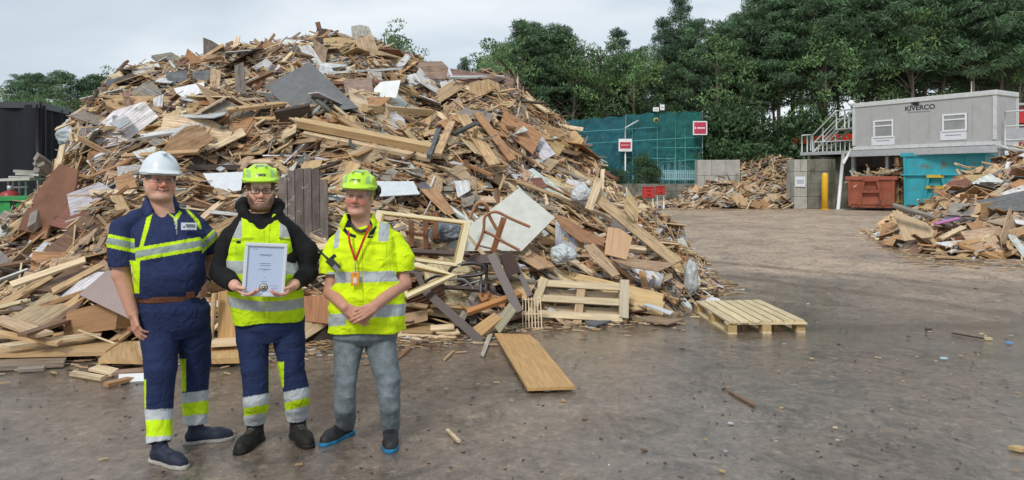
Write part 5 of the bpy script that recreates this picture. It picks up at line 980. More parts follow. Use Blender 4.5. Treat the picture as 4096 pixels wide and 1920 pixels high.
for kind, cnt in (('pine', 3), ('spruce', 2), ('broad', 2), ('birch', 1), ('shrub', 2)):
    for s in range(cnt):
        t, c, H = tree_meshes(kind, 10 + s * 7 + len(kind)); tm, cm_ = t.data, c.data
        tl, cl_ = t.location.copy(), c.location.copy(); LIB.setdefault(kind, []).append((tm, cm_, H, tl, cl_)); bpy.data.objects.remove(t); bpy.data.objects.remove(c)
NM = {'pine': 'pine_tree', 'spruce': 'spruce_tree', 'broad': 'broadleaf_tree', 'birch': 'birch_tree', 'shrub': 'shrub'}
def plant(kind, X, Y, z0, H, label, group, wid=1.0, idx=None):
    tm, cm_, H0, tl, cl_ = LIB[kind][random.randrange(len(LIB[kind])) if idx is None else idx]; s = H / H0
    root = empty(NM[kind], (X, Y, z0), label, 'shrub' if kind == 'shrub' else 'tree', group); root.rotation_euler.z = random.uniform(0, 6.28); root.scale = (s * wid, s * wid, s)
    for nm, me, l in (('trunk', tm, tl), ('crown', cm_, cl_)): o = bpy.data.objects.new(nm, me); COL.objects.link(o); o.parent = root; o.location = l
    return root
# front rows right: (dx, top dy, Y, kind, width, label)
TR = [(1285, 84, 59, 'broad', 1.2, 'full dark tree filling between the left trees'), (1372, 84, 60, 'broad', 1.2, 'full dark tree behind the left pines'), (1415, 92, 59, 'pine', 1.2, 'pine crown above the brown post on the heap'), (1232, 118, 50, 'broad', 1.0, 'airy broadleaf tree at the left end of the wood'), (1262, 92, 55, 'broad', 1.1, 'dark bushy tree just right of the heap ridge'), (1312, 62, 57, 'pine', 1.25, 'tall dark pine left of the group above the netting'), (1352, 66, 58, 'spruce', 1.3, 'dark conifer beside the tall left pine'), (1395, 72, 57, 'pine', 1.2, 'dark pine above the left end of the netting'), (1440, 112, 56, 'broad', 1.0, 'broadleaf tree above the left netting end'),
      (1480, 98, 60, 'birch', 1.0, 'light wispy tree above the netting middle'), (1520, 104, 57, 'broad', 1.1, 'mid green tree over the netting middle'), (1562, 76, 59, 'spruce', 1.0, 'pointed conifer above the white pole sign'), (1600, 110, 56, 'broad', 1.0, 'mid green round tree right of the pointed conifer'), (1640, 100, 58, 'birch', 1.1, 'pale green tree above the small white notices'), (1675, 50, 57, 'spruce', .9, 'slim conifer left of the tallest spire'),
      (1708, -8, 58, 'spruce', .9, 'tallest pointed spire tree against the sky'), (1745, 60, 57, 'pine', 1.1, 'dark pine above the red corner sign'), (1790, 72, 56, 'broad', 1.1, 'broad dark tree right of the red corner sign'), (1835, 64, 58, 'pine', 1.0, 'slender pine above the wood bay'), (1880, 40, 57, 'pine', 1.2, 'broad pine over the back wall of the bay'), (1915, -30, 58, 'pine', 1.2, 'high pine left of the stairs'), (1962, -20, 56, 'pine', 1.2, 'pale-trunked pine behind the conveyor'),
      (2010, -60, 58, 'pine', 1.1, 'dark high conifer behind the conveyor'), (2055, -50, 55, 'pine', 1.3, 'high pine above the stairs'), (2100, 60, 53, 'broad', 1.1, 'bright green tree above the handrails'), (2150, -70, 57, 'pine', 1.2, 'high pine above the cabin left corner'), (2200, -60, 55, 'pine', 1.4, 'large dark pine above the left cabin window'), (2245, -80, 57, 'pine', 1.0, 'high pine above the left cabin window'), (2290, -20, 54, 'broad', 1.0, 'layered light green tree above the cabin lettering'),
      (2335, -90, 57, 'pine', 1.1, 'dark high conifer above the cabin middle'), (2380, -70, 56, 'pine', 1.3, 'high pine with thick trunk above the right window'), (2425, -90, 55, 'pine', 1.4, 'wide pine above the thin white aerial'), (2475, -100, 57, 'pine', 1.3, 'high pine above the cabin right end'), (2520, -60, 55, 'pine', 1.2, 'high pine above the red machine'), (2565, -80, 57, 'birch', 1.3, 'light tree at the far right edge')]
for dx, ty, Y, kind, w, lab in TR: plant(kind, X_(dx, Y), Y, 0, Z_(ty, Y), lab, 'trees behind the yard', w)
SH = [(1370, 53.5), (1430, 53.4), (1500, 53.3), (1790, 54), (1830, 53.6), (1868, 54.5), (1905, 54.8), (1945, 54.6), (1985, 54.4), (2030, 53.6), (2075, 53), (2120, 53.2)]
for i, (dx, Y) in enumerate(SH[3:]): plant('shrub', X_(dx, Y), Y, 0, random.uniform(5.6, 7.4), 'green understorey bush behind the bay walls, ' + ['leftmost', 'second from left', 'third from left', 'fourth from left', 'middle one', 'fourth from right', 'third from right', 'second from right', 'rightmost'][i], 'bushes behind the bay', 1.0)
# bush growing before the netting foot
for dx, h, lab in ((1555, 1.5, 'low bush on the wall left of the red cabinets'), (1610, 2.3, 'darker bush before the netting beside the white pole'), (1400 + 110, 1.6, 'low bush at the heap side of the netting'), (1650, 1.7, 'low bush above the red cabinets')):
    plant('shrub', X_(dx, 51.2), 51.2, 1.2, h, lab, 'bushes at the netting foot', 1.0)
# left trees and the trees behind the heap
for dx, ty, Y, kind, w, lab in ((-15, 205, 60, 'broad', 1.2, 'round tree at the far left edge'), (55, 195, 62, 'pine', 1.2, 'dark ragged pine behind the black trailer, leftmost of two'), (90, 192, 60, 'pine', 1.2, 'dark ragged pine behind the black trailer, right of two'), (152, 187, 58, 'pine', 1.5, 'bigger dark pine behind the black trailer'), (185, 222, 52, 'broad', 1.2, 'bright green tree behind the trailer end'), (205, 200, 61, 'spruce', 1.0, 'slim dark conifer behind the trailer end'),
                            (245, 196, 60, 'pine', 1.2, 'thin-topped pine at the left shoulder of the heap'), (300, 176, 60, 'broad', 1.0, 'tree tip peeping over the left shoulder'), (120, 235, 54, 'broad', 1.3, 'low green tree behind the black trailer'), (30, 240, 54, 'broad', 1.3, 'low bushy tree at the far left behind the trailer')):
    plant(kind, X_(dx, Y), Y, 0, Z_(ty, Y), lab, 'trees behind the trailer', w)
for dx, ty, lab in ((965, 66, 'dark tree crown behind the summit chipboard'), (1010, 76, 'dark tree crown right of the summit')): plant('broad', X_(dx, 42), 42, 0, Z_(ty, 42), lab, 'trees behind the summit', 1.0)
plant('spruce', X_(1172, 55), 55, 0, Z_(152, 55), 'small conifer tip peeping over the ridge panel', 'trees behind the summit', .8)
# the deeper wood, one mass
def woodland():
    mb = MB(); tr_ = []
    for Y, num, lo in ((64, 22, 1225), (72, 24, 1240)):
        for i in range(num):
            dx = lo + (2680 - lo) * (i + random.uniform(.1, .9)) / num; ty = np.interp(dx, [1225, 1300, 1400, 1450, 1600, 1700, 1780, 1860, 1930, 2100, 2700], [140, 100, 100, 130, 130, 80, 95, 80, 20, -10, -40]) + random.uniform(0, 40)
            kind = random.choice(['pine'] if dx > 1800 else ['pine', 'broad', 'spruce']); tm, cm_, H0, tl, cl_ = random.choice(LIB[kind]); H = Z_(ty, Y); s = H / H0; a = random.uniform(0, 6.28); X = X_(dx, Y)
            for me, l in ((tm, tl), (cm_, cl_)):
                nv = len(me.vertices); co = np.empty(nv * 3, 'f'); me.vertices.foreach_get('co', co); co = co.reshape(-1, 3) + np.array(l); co = co * s; co = np.stack([co[:, 0] * math.cos(a) - co[:, 1] * math.sin(a), co[:, 0] * math.sin(a) + co[:, 1] * math.cos(a), co[:, 2]], 1) + np.array([X, Y, 0])
                pc = np.empty(nv * 4, 'f'); me.color_attributes['pc'].data.foreach_get('color', pc); pc = pc.reshape(-1, 4)[:, :3]
                fs = [tuple(p.vertices) for p in me.polygons if me is tm or random.random() < .6]; mb.add(co, fs, None, pc)
        # dense low growth
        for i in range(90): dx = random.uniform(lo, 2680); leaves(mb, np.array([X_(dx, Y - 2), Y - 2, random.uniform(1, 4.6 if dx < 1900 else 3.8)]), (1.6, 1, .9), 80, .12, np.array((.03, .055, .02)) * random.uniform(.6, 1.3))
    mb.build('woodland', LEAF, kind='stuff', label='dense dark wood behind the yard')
woodland()
# ------------------------------------------------------------------ people (surfaces grown from distance fields)
class Field:
    def __init__(s, lo, hi, h, fine=()):
        s.ax = []
        for k in range(3):
            v = lo[k]; a = []
            while v < hi[k] + h:
                a.append(v); st = h
                for (ak, f0, f1, fh) in fine:
                    if ak == k and f0 - 1e-9 <= v < f1: st = min(st, fh)
                v += st
            s.ax.append(np.array(a, 'f'))
        s.V = np.full([len(a) for a in s.ax], .2, 'f')
    def sl(s, lo, hi):
        r = []
        for k in range(3):
            i = np.searchsorted(s.ax[k], lo[k]); j = np.searchsorted(s.ax[k], hi[k]); r.append(slice(max(0, i - 1), min(len(s.ax[k]), j + 1)))
        return tuple(r)
    def put(s, fn, lo, hi, k, mode='u'):
        m = .03 + k; q = s.sl(np.asarray(lo) - m, np.asarray(hi) + m)
        X, Y, Z = np.meshgrid(s.ax[0][q[0]], s.ax[1][q[1]], s.ax[2][q[2]], indexing='ij')
        if X.size == 0: return
        d = fn(X, Y, Z).astype('f'); v = s.V[q]
        if mode == 'u':
            if k > 0: h = np.clip(.5 + .5 * (v - d) / k, 0, 1); s.V[q] = v * (1 - h) + d * h - k * h * (1 - h)
            else: s.V[q] = np.minimum(v, d)
        else:
            d = -d
            if k > 0: h = np.clip(.5 + .5 * (d - v) / k, 0, 1); s.V[q] = v * (1 - h) + d * h + k * h * (1 - h)
            else: s.V[q] = np.maximum(v, d)
    def cone(s, a, b, ra, rb, k=.01, sc=(1, 1, 1), mode='u'):
        a = np.asarray(a, float); b = np.asarray(b, float); sc = np.asarray(sc, float); R = max(ra, rb) * max(1, 1 / min(1 / sc.max(), 1)) * max(sc)
        A, B = a / sc, b / sc; ab = B - A; L2 = max(np.dot(ab, ab), 1e-9)
        def fn(X, Y, Z):
            x, y, z = X / sc[0] - A[0], Y / sc[1] - A[1], Z / sc[2] - A[2]; t = np.clip((x * ab[0] + y * ab[1] + z * ab[2]) / L2, 0, 1)
            return (np.sqrt((x - t * ab[0]) ** 2 + (y - t * ab[1]) ** 2 + (z - t * ab[2]) ** 2) - (ra + (rb - ra) * t)) * min(1, sc.min())
        s.put(fn, np.minimum(a, b) - R, np.maximum(a, b) + R, k, mode)
    def chain(s, pts, rs, k=.02, sc=(1, 1, 1)):
        for i in range(len(pts) - 1): s.cone(pts[i], pts[i + 1], rs[i], rs[i + 1], k, sc)
    def ell(s, c, r, k=.01, T=None, mode='u'):
        c = np.asarray(c, float); r = np.asarray(r, float); R = np.eye(3)
        if T is not None: c = T[0] @ c + T[1]; R = T[0]
        def fn(X, Y, Z):
            x, y, z = X - c[0], Y - c[1], Z - c[2]; l = [R[0, i] * x + R[1, i] * y + R[2, i] * z for i in range(3)]
            k0 = np.sqrt((l[0] / r[0]) ** 2 + (l[1] / r[1]) ** 2 + (l[2] / r[2]) ** 2); k1 = np.sqrt((l[0] / r[0] ** 2) ** 2 + (l[1] / r[1] ** 2) ** 2 + (l[2] / r[2] ** 2) ** 2)
            return k0 * (k0 - 1) / np.maximum(k1, 1e-6)
        m = r.max(); s.put(fn, c - m, c + m, k, mode)
    def loft(s, rings, k=.02, n=2.4, mode='u', tilt=0):
        """rings (z, cx, cy, rx, ry)"""
        A = np.array(rings, float); A = A[A[:, 0].argsort()]; zz = np.linspace(A[0, 0], A[-1, 0], 80); P = []
        for c in range(1, 5):
            y = np.interp(zz, A[:, 0], A[:, c]); y = np.convolve(np.pad(y, 4, mode='edge'), np.ones(9) / 9, 'valid'); P.append(y)
        def fn(X, Y, Z):
            Zt = Z - tilt * X; g = [np.interp(Zt, zz, p) for p in P]; d = (((np.abs(X - g[0]) / g[2]) ** n + (np.abs(Y - g[1]) / g[3]) ** n) ** (1 / n) - 1) * np.minimum(g[2], g[3])
            return np.maximum(d, np.maximum(zz[0] - Zt, Zt - zz[-1]))
        rx = (np.abs(A[:, 1]) + A[:, 3]).max(); ry = (np.abs(A[:, 2]) + A[:, 4]).max(); s.put(fn, (-rx, -ry, zz[0] - .05), (rx, ry, zz[-1] + .05), k, mode)
    def warp(s, fn):
        X, Y, Z = np.meshgrid(*s.ax, indexing='ij'); m = np.abs(s.V) < .04; s.V[m] += fn(X[m], Y[m], Z[m]).astype('f')
    def below(s, z0): s.V = np.maximum(s.V, (z0 - s.ax[2])[None, None, :].astype('f'))
    def mesh(s):
        V = s.V; ins = V < 0; nx, ny, nz = V.shape; cnt = np.zeros((nx - 1, ny - 1, nz - 1), 'f'); acc = np.zeros((nx - 1, ny - 1, nz - 1, 3), 'f')
        c8 = np.zeros((nx - 1, ny - 1, nz - 1), np.int8)
        for i in (0, 1):
            for j in (0, 1):
                for k in (0, 1): c8 += ins[i:nx - 1 + i, j:ny - 1 + j, k:nz - 1 + k]
        act = (c8 > 0) & (c8 < 8); I, J, K = np.nonzero(act); idx = np.full(act.shape, -1, np.int64); idx[I, J, K] = np.arange(len(I))
        P = np.zeros((len(I), 3)); C = np.zeros(len(I)); ax = s.ax
        for axis in range(3):
            o = [a for a in range(3) if a != axis]
            for da in (0, 1):
                for db in (0, 1):
                    q = [I.copy(), J.copy(), K.copy()]; q[o[0]] += da; q[o[1]] += db; q2 = [a.copy() for a in q]; q2[axis] += 1
                    v0, v1 = V[q[0], q[1], q[2]], V[q2[0], q2[1], q2[2]]; m = (v0 < 0) != (v1 < 0); t = np.where(m, v0 / np.where(m, v0 - v1, 1), 0)
                    pos = [ax[a][q[a]].astype(float) for a in range(3)]; pos[axis] = pos[axis] + t * (ax[axis][q2[axis]] - ax[axis][q[axis]])
                    P[m] += np.stack(pos, 1)[m]; C[m] += 1
        P /= C[:, None]; Q = []
        for axis in range(3):
            o = [a for a in range(3) if a != axis]; s0 = [slice(None)] * 3; s1 = [slice(None)] * 3; s0[axis] = slice(0, -1); s1[axis] = slice(1, None)
            a0, a1 = ins[tuple(s0)], ins[tuple(s1)]; E = np.nonzero(a0 != a1); E = [e for e in E]; m = (E[o[0]] > 0) & (E[o[1]] > 0) & (E[o[0]] < V.shape[o[0]] - 1) & (E[o[1]] < V.shape[o[1]] - 1); E = [e[m] for e in E]
            fl = a0[E[0], E[1], E[2]]; g = []
            for (da, db) in ((0, 0), (1, 0), (1, 1), (0, 1)):
                q = [e.copy() for e in E]; q[o[0]] -= da; q[o[1]] -= db; g.append(idx[q[0], q[1], q[2]])
            g = np.stack(g, 1); f2 = fl if axis != 1 else ~fl; g[~f2] = g[~f2][:, ::-1]; Q.append(g)
        return P, np.concatenate(Q)
def clothmat(name, bump=.7, bs=11, rough=.85, weave=.15, rs=None):
    m, nt, b = newmat(name); a = N(nt, 'ShaderNodeAttribute', attribute_name='pc'); tc = N(nt, 'ShaderNodeTexCoord')
    n1 = N(nt, 'ShaderNodeTexNoise'); n1.inputs['Scale'].default_value = 22; n1.inputs['Detail'].default_value = 6; L_(nt, tc.outputs['Object'], n1.inputs[0]); mr = N(nt, 'ShaderNodeMapRange'); mr.inputs[1].default_value = .3; mr.inputs[2].default_value = .7; mr.inputs[3].default_value = 1 - weave; mr.inputs[4].default_value = 1 + weave * .5; L_(nt, n1.outputs[0], mr.inputs[0])
    vm = N(nt, 'ShaderNodeVectorMath', operation='SCALE'); L_(nt, a.outputs[0], vm.inputs[0]); L_(nt, mr.outputs[0], vm.inputs['Scale']); L_(nt, vm.outputs[0], b.inputs['Base Color']); b.inputs['Roughness'].default_value = rough; b.inputs['Specular IOR Level'].default_value = .25
    n2 = N(nt, 'ShaderNodeTexNoise'); n2.inputs['Scale'].default_value = bs; n2.inputs['Detail'].default_value = 3; n2.inputs['Distortion'].default_value = 1.2; L_(nt, tc.outputs['Object'], n2.inputs[0])
    bp = N(nt, 'ShaderNodeBump'); bp.inputs['Strength'].default_value = bump; bp.inputs['Distance'].default_value = .03; L_(nt, n2.outputs[0], bp.inputs['Height']); L_(nt, bp.outputs[0], b.inputs['Normal']); return m
CLOTH = clothmat('cloth'); DENIM = clothmat('denim', .3, 18, .9, .3); LEATHER = clothmat('leather', .3, 40, .55, .25)
SKIN = mat('skin', (1, 1, 1), .5, .10, 26, .1, 90, attr=True, sss=.04); SHELL = mat('helmet_shell', (1, 1, 1), .28, .04, 8, 0, attr=True); HAIR = mat('hair', (1, 1, 1), .7, .4, 60, .6, 160, attr=True)
YEL = np.array((.60, .86, .012)); SIL = np.array((.47, .50, .50)); NAVY = np.array((.022, .034, .095)); NAVT = np.array((.018, .030, .088)); BLK = np.array((.012, .012, .013))
def wrinkle(seed, f=9., amp=.004, st=(1, 1, 1)):
    r = np.random.default_rng(seed); W_ = [(r.normal(size=3) * f * (1 + .5 * i) * np.array(st), r.normal(size=3) * f * .5, r.uniform(0, 6, 2)) for i in range(5)]
    def fn(x, y, z):
        o = 0
        for i, (a, b, p) in enumerate(W_): o = o + np.sin(a[0] * x + a[1] * y + a[2] * z + p[0] + 1.8 * np.sin(b[0] * x + b[1] * y + b[2] * z + p[1])) / (1 + .4 * i)
        return o * amp / 2
    return fn
class Person:
    def __init__(s, dx, Y, label):
        s.O = np.array([(dx / D - 512) / F * Y, Y, 0.]); s.th = math.atan2(-s.O[0], Y); c, n = math.cos(s.th), math.sin(s.th); s.R = np.array([[c, -n, 0], [n, c, 0], [0, 0, 1.]])
        s.label = label; s.root = None; s.skinp = []
    def J(s, dx, dy, yl=0.):
        d = s.R.T @ (at(dx, dy, 1.0) - np.array([0, 0, CAMZ])); o = s.R.T @ (np.array([0, 0, CAMZ]) - s.O); t = (yl - o[1]) / d[1]; return o + t * d
    def G(s, dx, dy, z=0.): return s.R.T @ (grd(dx, dy, z) - s.O)
    def out(s, name, P, Q, col, m, label=None, smooth=True):
        mb = MB(); mb.add(P, Q.tolist() if hasattr(Q, 'tolist') else Q, None, col, smooth)
        me = bpy.data.meshes.new(name); me.from_pydata(np.asarray(P).tolist(), [], mb.f); ca = me.color_attributes.new('pc', 'FLOAT_COLOR', 'POINT'); C = mb.c[0]; ca.data.foreach_set('color', np.concatenate([C, np.ones((len(C), 1))], 1).astype('f').ravel())
        me.polygons.foreach_set('use_smooth', [smooth] * len(me.polygons)); me.materials.append(m); me.update(); o = bpy.data.objects.new(name, me)
        if s.root is None: link(o); o.location = tuple(s.O); o.rotation_euler.z = s.th; s.root = o; LOC[o.name] = np.zeros(3); tag(o, s.label, 'person')
        else: link(o, s.root); LOC[o.name] = np.zeros(3)
        if label: o['label'] = label
        return o
    def part(s, mb, name, m, parent=None, bevel=0): return mb.build(name, m, parent or s.root, bevel=bevel)
    def prj(s, P):
        w = P @ s.R.T + s.O; return (w[:, 0] / w[:, 1] * F + 512) * D, (181 - (w[:, 2] - CAMZ) / w[:, 1] * F) * D
def inpoly(x, y, poly):
    c = np.zeros(len(x), bool); n = len(poly)
    for i in range(n):
        x0, y0 = poly[i]; x1, y1 = poly[(i + 1) % n]; c ^= ((y0 > y) != (y1 > y)) & (x < (x1 - x0) * (y - y0) / (y1 - y0 + 1e-12) + x0)
    return c
def headT(c, yaw=0, pitch=0, roll=0):
    cy, sy, cp, sp, cr, sr = math.cos(yaw), math.sin(yaw), math.cos(pitch), math.sin(pitch), math.cos(roll), math.sin(roll)
    Rz = np.array([[cy, -sy, 0], [sy, cy, 0], [0, 0, 1]]); Rx = np.array([[1, 0, 0], [0, cp, -sp], [0, sp, cp]]); Ry = np.array([[cr, 0, sr], [0, 1, 0], [-sr, 0, cr]]); return (Rz @ Rx @ Ry, np.asarray(c, float))
def head(Fd, T, w=1., jaw=1., neck=.058, nb=None, chub=0., nose=1.0):
    tp = lambda x, y, z: T[0] @ np.array([x * w, y, z]) + T[1]
    Fd.ell((0, .012, .035), (.078 * w, .098, .092), .0, T); Fd.ell((0, -.016, -.045), (.063 * w * jaw, .076, .076), .03, T)
    for k in (-1, 1):
        Fd.ell((k * .040 * w, .0, -.062), (.030 * jaw, .055, .038), .025, T); Fd.ell((k * .036 * w, -.062, -.034), (.026 + chub * .5, .024 + chub * .4, .024 + chub), .022, T)
    Fd.ell((0, -.074, -.098), (.026, .020, .020), .022, T)
    Fd.cone(tp(-.036, -.080, .019), tp(.036, -.080, .019), .010, .010, .016)
    Fd.ell((0, -.088, .045), (.04, .006, .03), .02, T)
    for k in (-1, 1): Fd.ell((k * .032 * w, -.101, -.001), (.0185, .020, .0115), .010, T, 'sub')
    for k in (-1, 1): Fd.ell((k * .031 * w, -.0765, -.001), (.0155, .0145, .0135), .003, T)          # lids over the eyeball
    for k in (-1, 1): Fd.ell((k * .031 * w, -.096, -.0015), (.0125, .009, .0042), .003, T, 'sub')
    for k in (-1, 1): Fd.ell((k * .033, -.082, -.020), (.014, .008, .004), .008, T)                       # under-eye fold
    Fd.cone(tp(0, -.086, .012), tp(0, -.111 * (1 + .02 * (nose - 1)), -.030), .0075, .0115 * nose, .009); Fd.ell((0, -.108, -.034), (.0125 * nose, .0115, .010), .006, T)
    for k in (-1, 1): Fd.ell((k * .0135 * nose, -.097, -.038), (.0078, .011, .0072), .006, T); Fd.ell((k * .007, -.108, -.0455), (.0035, .005, .003), .002, T, 'sub')
    for k in (-1, 1): Fd.cone(tp(k * .020, -.094, -.040), tp(k * .034, -.078, -.068), .0022, .0022, .006, mode='sub')   # cheek fold
    Fd.cone(tp(-.022, -.083, -.064), tp(0, -.0935, -.0605), .0042, .0062, .006); Fd.cone(tp(.022, -.083, -.064), tp(0, -.0935, -.0605), .0042, .0062, .006)
    Fd.cone(tp(-.019, -.083, -.073), tp(.019, -.083, -.073), .0062, .0062, .006); Fd.ell((0, -.089, -.0735), (.014, .0065, .0058), .006, T)
    Fd.cone(tp(-.024, -.0935, -.0675), tp(.024, -.0935, -.0675), .0018, .0018, .003, mode='sub')
    for k in (-1, 1):
        Fd.ell((k * .081 * w, .012, -.012), (.010, .021, .032), .008, T); Fd.ell((k * .089 * w, .008, -.010), (.005, .012, .02), .004, T, 'sub'); Fd.ell((k * .080 * w, .004, -.038), (.008, .011, .011), .006, T)
    nb = nb if nb is not None else T[1] + np.array([0, .045, -.23])
    Fd.cone(tp(0, .022, -.075), nb, neck, neck * 1.12, .03)
    Fd.ell((0, -.045, -.105), (.045 * jaw, .05, .02 + chub), .03, T)
SK = np.array((.50, .265, .18))
def skincol(P, T, w=1., base=SK, beard=None, smile=0, brow=(.16, .10, .06), lip=(.42, .14, .11), ruddy=1.0, eyes=(.12, .16, .2)):
    q = (P - T[1]) @ T[0]; x, y, z = q[:, 0] / w, q[:, 1], q[:, 2]; C = np.tile(base, (len(P), 1)) * rng.normal(1, .02, (len(P), 1)); near = (np.abs(z) < .16) & (np.abs(x) < .12) & (np.abs(y) < .14); fr = near & (y < -.045)
    def blob_(cx, cz, rx, rz): return np.exp(-((x - cx) / rx) ** 2 - ((z - cz) / rz) ** 2) * fr
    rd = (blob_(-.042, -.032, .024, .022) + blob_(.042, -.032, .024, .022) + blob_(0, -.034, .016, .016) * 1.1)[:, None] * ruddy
    C = C * (1 - rd * np.array([.0, .24, .26])); C = C * (1 - (blob_(-.032, .001, .019, .011) + blob_(.032, .001, .019, .011))[:, None] * np.array([.38, .46, .44]))  # ruddy cheeks, then brow shade painted into the eye hollows
    if beard is not None:
        bd = near & (y < .035); m = np.clip((-.064 - z + .044 * np.clip((np.abs(x) - .036) / .03, 0, 1.2)) / .022, 0, 1) * bd; m = np.maximum(m, np.exp(-((z + .053) / .006) ** 2) * (np.abs(x) < .030) * fr * .45); m = m * (1 - np.exp(-((x / .022) ** 2 + ((z + .068) / .0095) ** 2) ** 2)); m = np.clip(m * 1.25, 0, 1) * rng.uniform(.8, 1, len(P)) * .97 * (z > -.135); C = C * (1 - m[:, None]) + np.array(beard) * m[:, None]
    lp = fr & (np.abs(x) < .0235) & (z > -.079) & (z < -.0575 - .0 * np.abs(x)) & (y < -.078); C[lp] = C[lp] * .35 + np.array(lip) * .65
    ml = fr & (np.abs(x) < .026 + .007 * smile) & (np.abs(z + .0675 - smile * 6 * x * x) < .0024 + .0008 * smile) & (y < -.065); C[ml] = (.07, .025, .022)  # lip tint above; dark line paints the shade between the lips
    if smile: tt = fr & (np.abs(x) < .017) & (np.abs(z + .0662) < .0012) & (y < -.07); C[tt] = (.35, .28, .24)
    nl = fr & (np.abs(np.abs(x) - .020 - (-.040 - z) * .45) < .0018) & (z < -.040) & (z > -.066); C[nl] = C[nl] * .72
    ns = fr & (np.abs(np.abs(x) - .0075) < .005) & (np.abs(z + .0465) < .0034) & (y < -.095); C[ns] = (.10, .04, .03)  # nostril shade painted into the skin colour
    for k in (-1, 1):
        bz = .0215 + .004 * np.sin((k * x - .014) / .034 * math.pi); b = fr & (k * x > .013) & (k * x < .047) & (np.abs(z - bz) < .0036); C[b] = C[b] * .35 + np.array(brow) * .65
        e = fr & (np.abs(k * x - .031) < .0128) & (np.abs(z + .0012) < .0042 * (1 - ((k * x - .031) / .0165) ** 2)); C[e] = (.42, .38, .35)
        ir = e & (np.abs(k * x - .031) < .0050); C[ir] = eyes; lid = fr & (np.abs(k * x - .031) < .0148) & (np.abs(z - .0038 + .0015 * ((k * x - .031) / .012) ** 2) < .0022); C[lid] = (.10, .05, .04)
    return C
def hand(Fd, w, d, n, curls, thumb=1, sc=1.0, tcurl=.4, tspread=.75, spread=.0, palm=True, tn=.25):
    """w wrist, d towards fingers, n the way the palm faces, thumb=+1 thumb on cross(d,n) side"""
    d = unit(d); n = unit(np.asarray(n) - d * np.dot(n, d)); t = np.cross(d, n) * thumb; w = np.asarray(w, float)
    offs = (.029, .0095, -.0100, -.0285); kn = (.086, .090, .085, .076); ph = ((.040, .025, .019), (.045, .029, .020), (.041, .027, .020), (.032, .019, .017)); rr = (.0094, .0096, .0091, .0080)
    for i in range(4):
        b = w + t * offs[i] * .62 * sc + d * .012 * sc; K = w + (t * offs[i] + d * kn[i] - n * .003) * sc
        Fd.cone(b, K, .0125 * sc, .0108 * sc, .012)
        a = curls[i] if hasattr(curls, '__len__') else curls; p = K; dd = unit(d + t * spread * (offs[i] / .03)); ang = 0
        for j in range(3):
            ang += a * (1.0, 1.15, .7)[j]; dr = dd * math.cos(ang) + n * math.sin(ang); e = p + dr * ph[i][j] * sc; r0 = rr[i] * (1, .93, .85)[j] * sc; r1 = rr[i] * (.95, .87, .72)[j] * sc; Fd.cone(p, e, r0, r1, .0025); p = e
    Fd.cone(w + d * .025 * sc + n * .006, w + d * .065 * sc + n * .006, .017 * sc, .014 * sc, .014)
    b = w + (d * .018 + t * .020 + n * .006) * sc; dr = unit(d * .62 + t * tspread + n * tn); m1 = b + dr * .040 * sc; Fd.cone(b, m1, .0165 * sc, .0125 * sc, .010); dr = unit(dr * math.cos(tcurl) + (d * .8 - t * .35 + n * .25) * math.sin(tcurl)); m2 = m1 + dr * .030 * sc; Fd.cone(m1, m2, .0115 * sc, .0102 * sc, .004); dr = unit(dr * math.cos(tcurl) + (d * .5 - t * .7 + n * .3) * math.sin(tcurl)); Fd.cone(m2, m2 + dr * .025 * sc, .0100 * sc, .0082 * sc, .003)
def legend(P, dx, dy, toe, L=.31):
    best = min(np.arange(-.32, .32, .005), key=lambda y: abs(np.linalg.norm((P.J(dx, dy, y) - toe)[:2]) - .76 * L) + (0 if (P.J(dx, dy, y) - toe)[1] > 0 else .05)); return P.J(dx, dy, best)
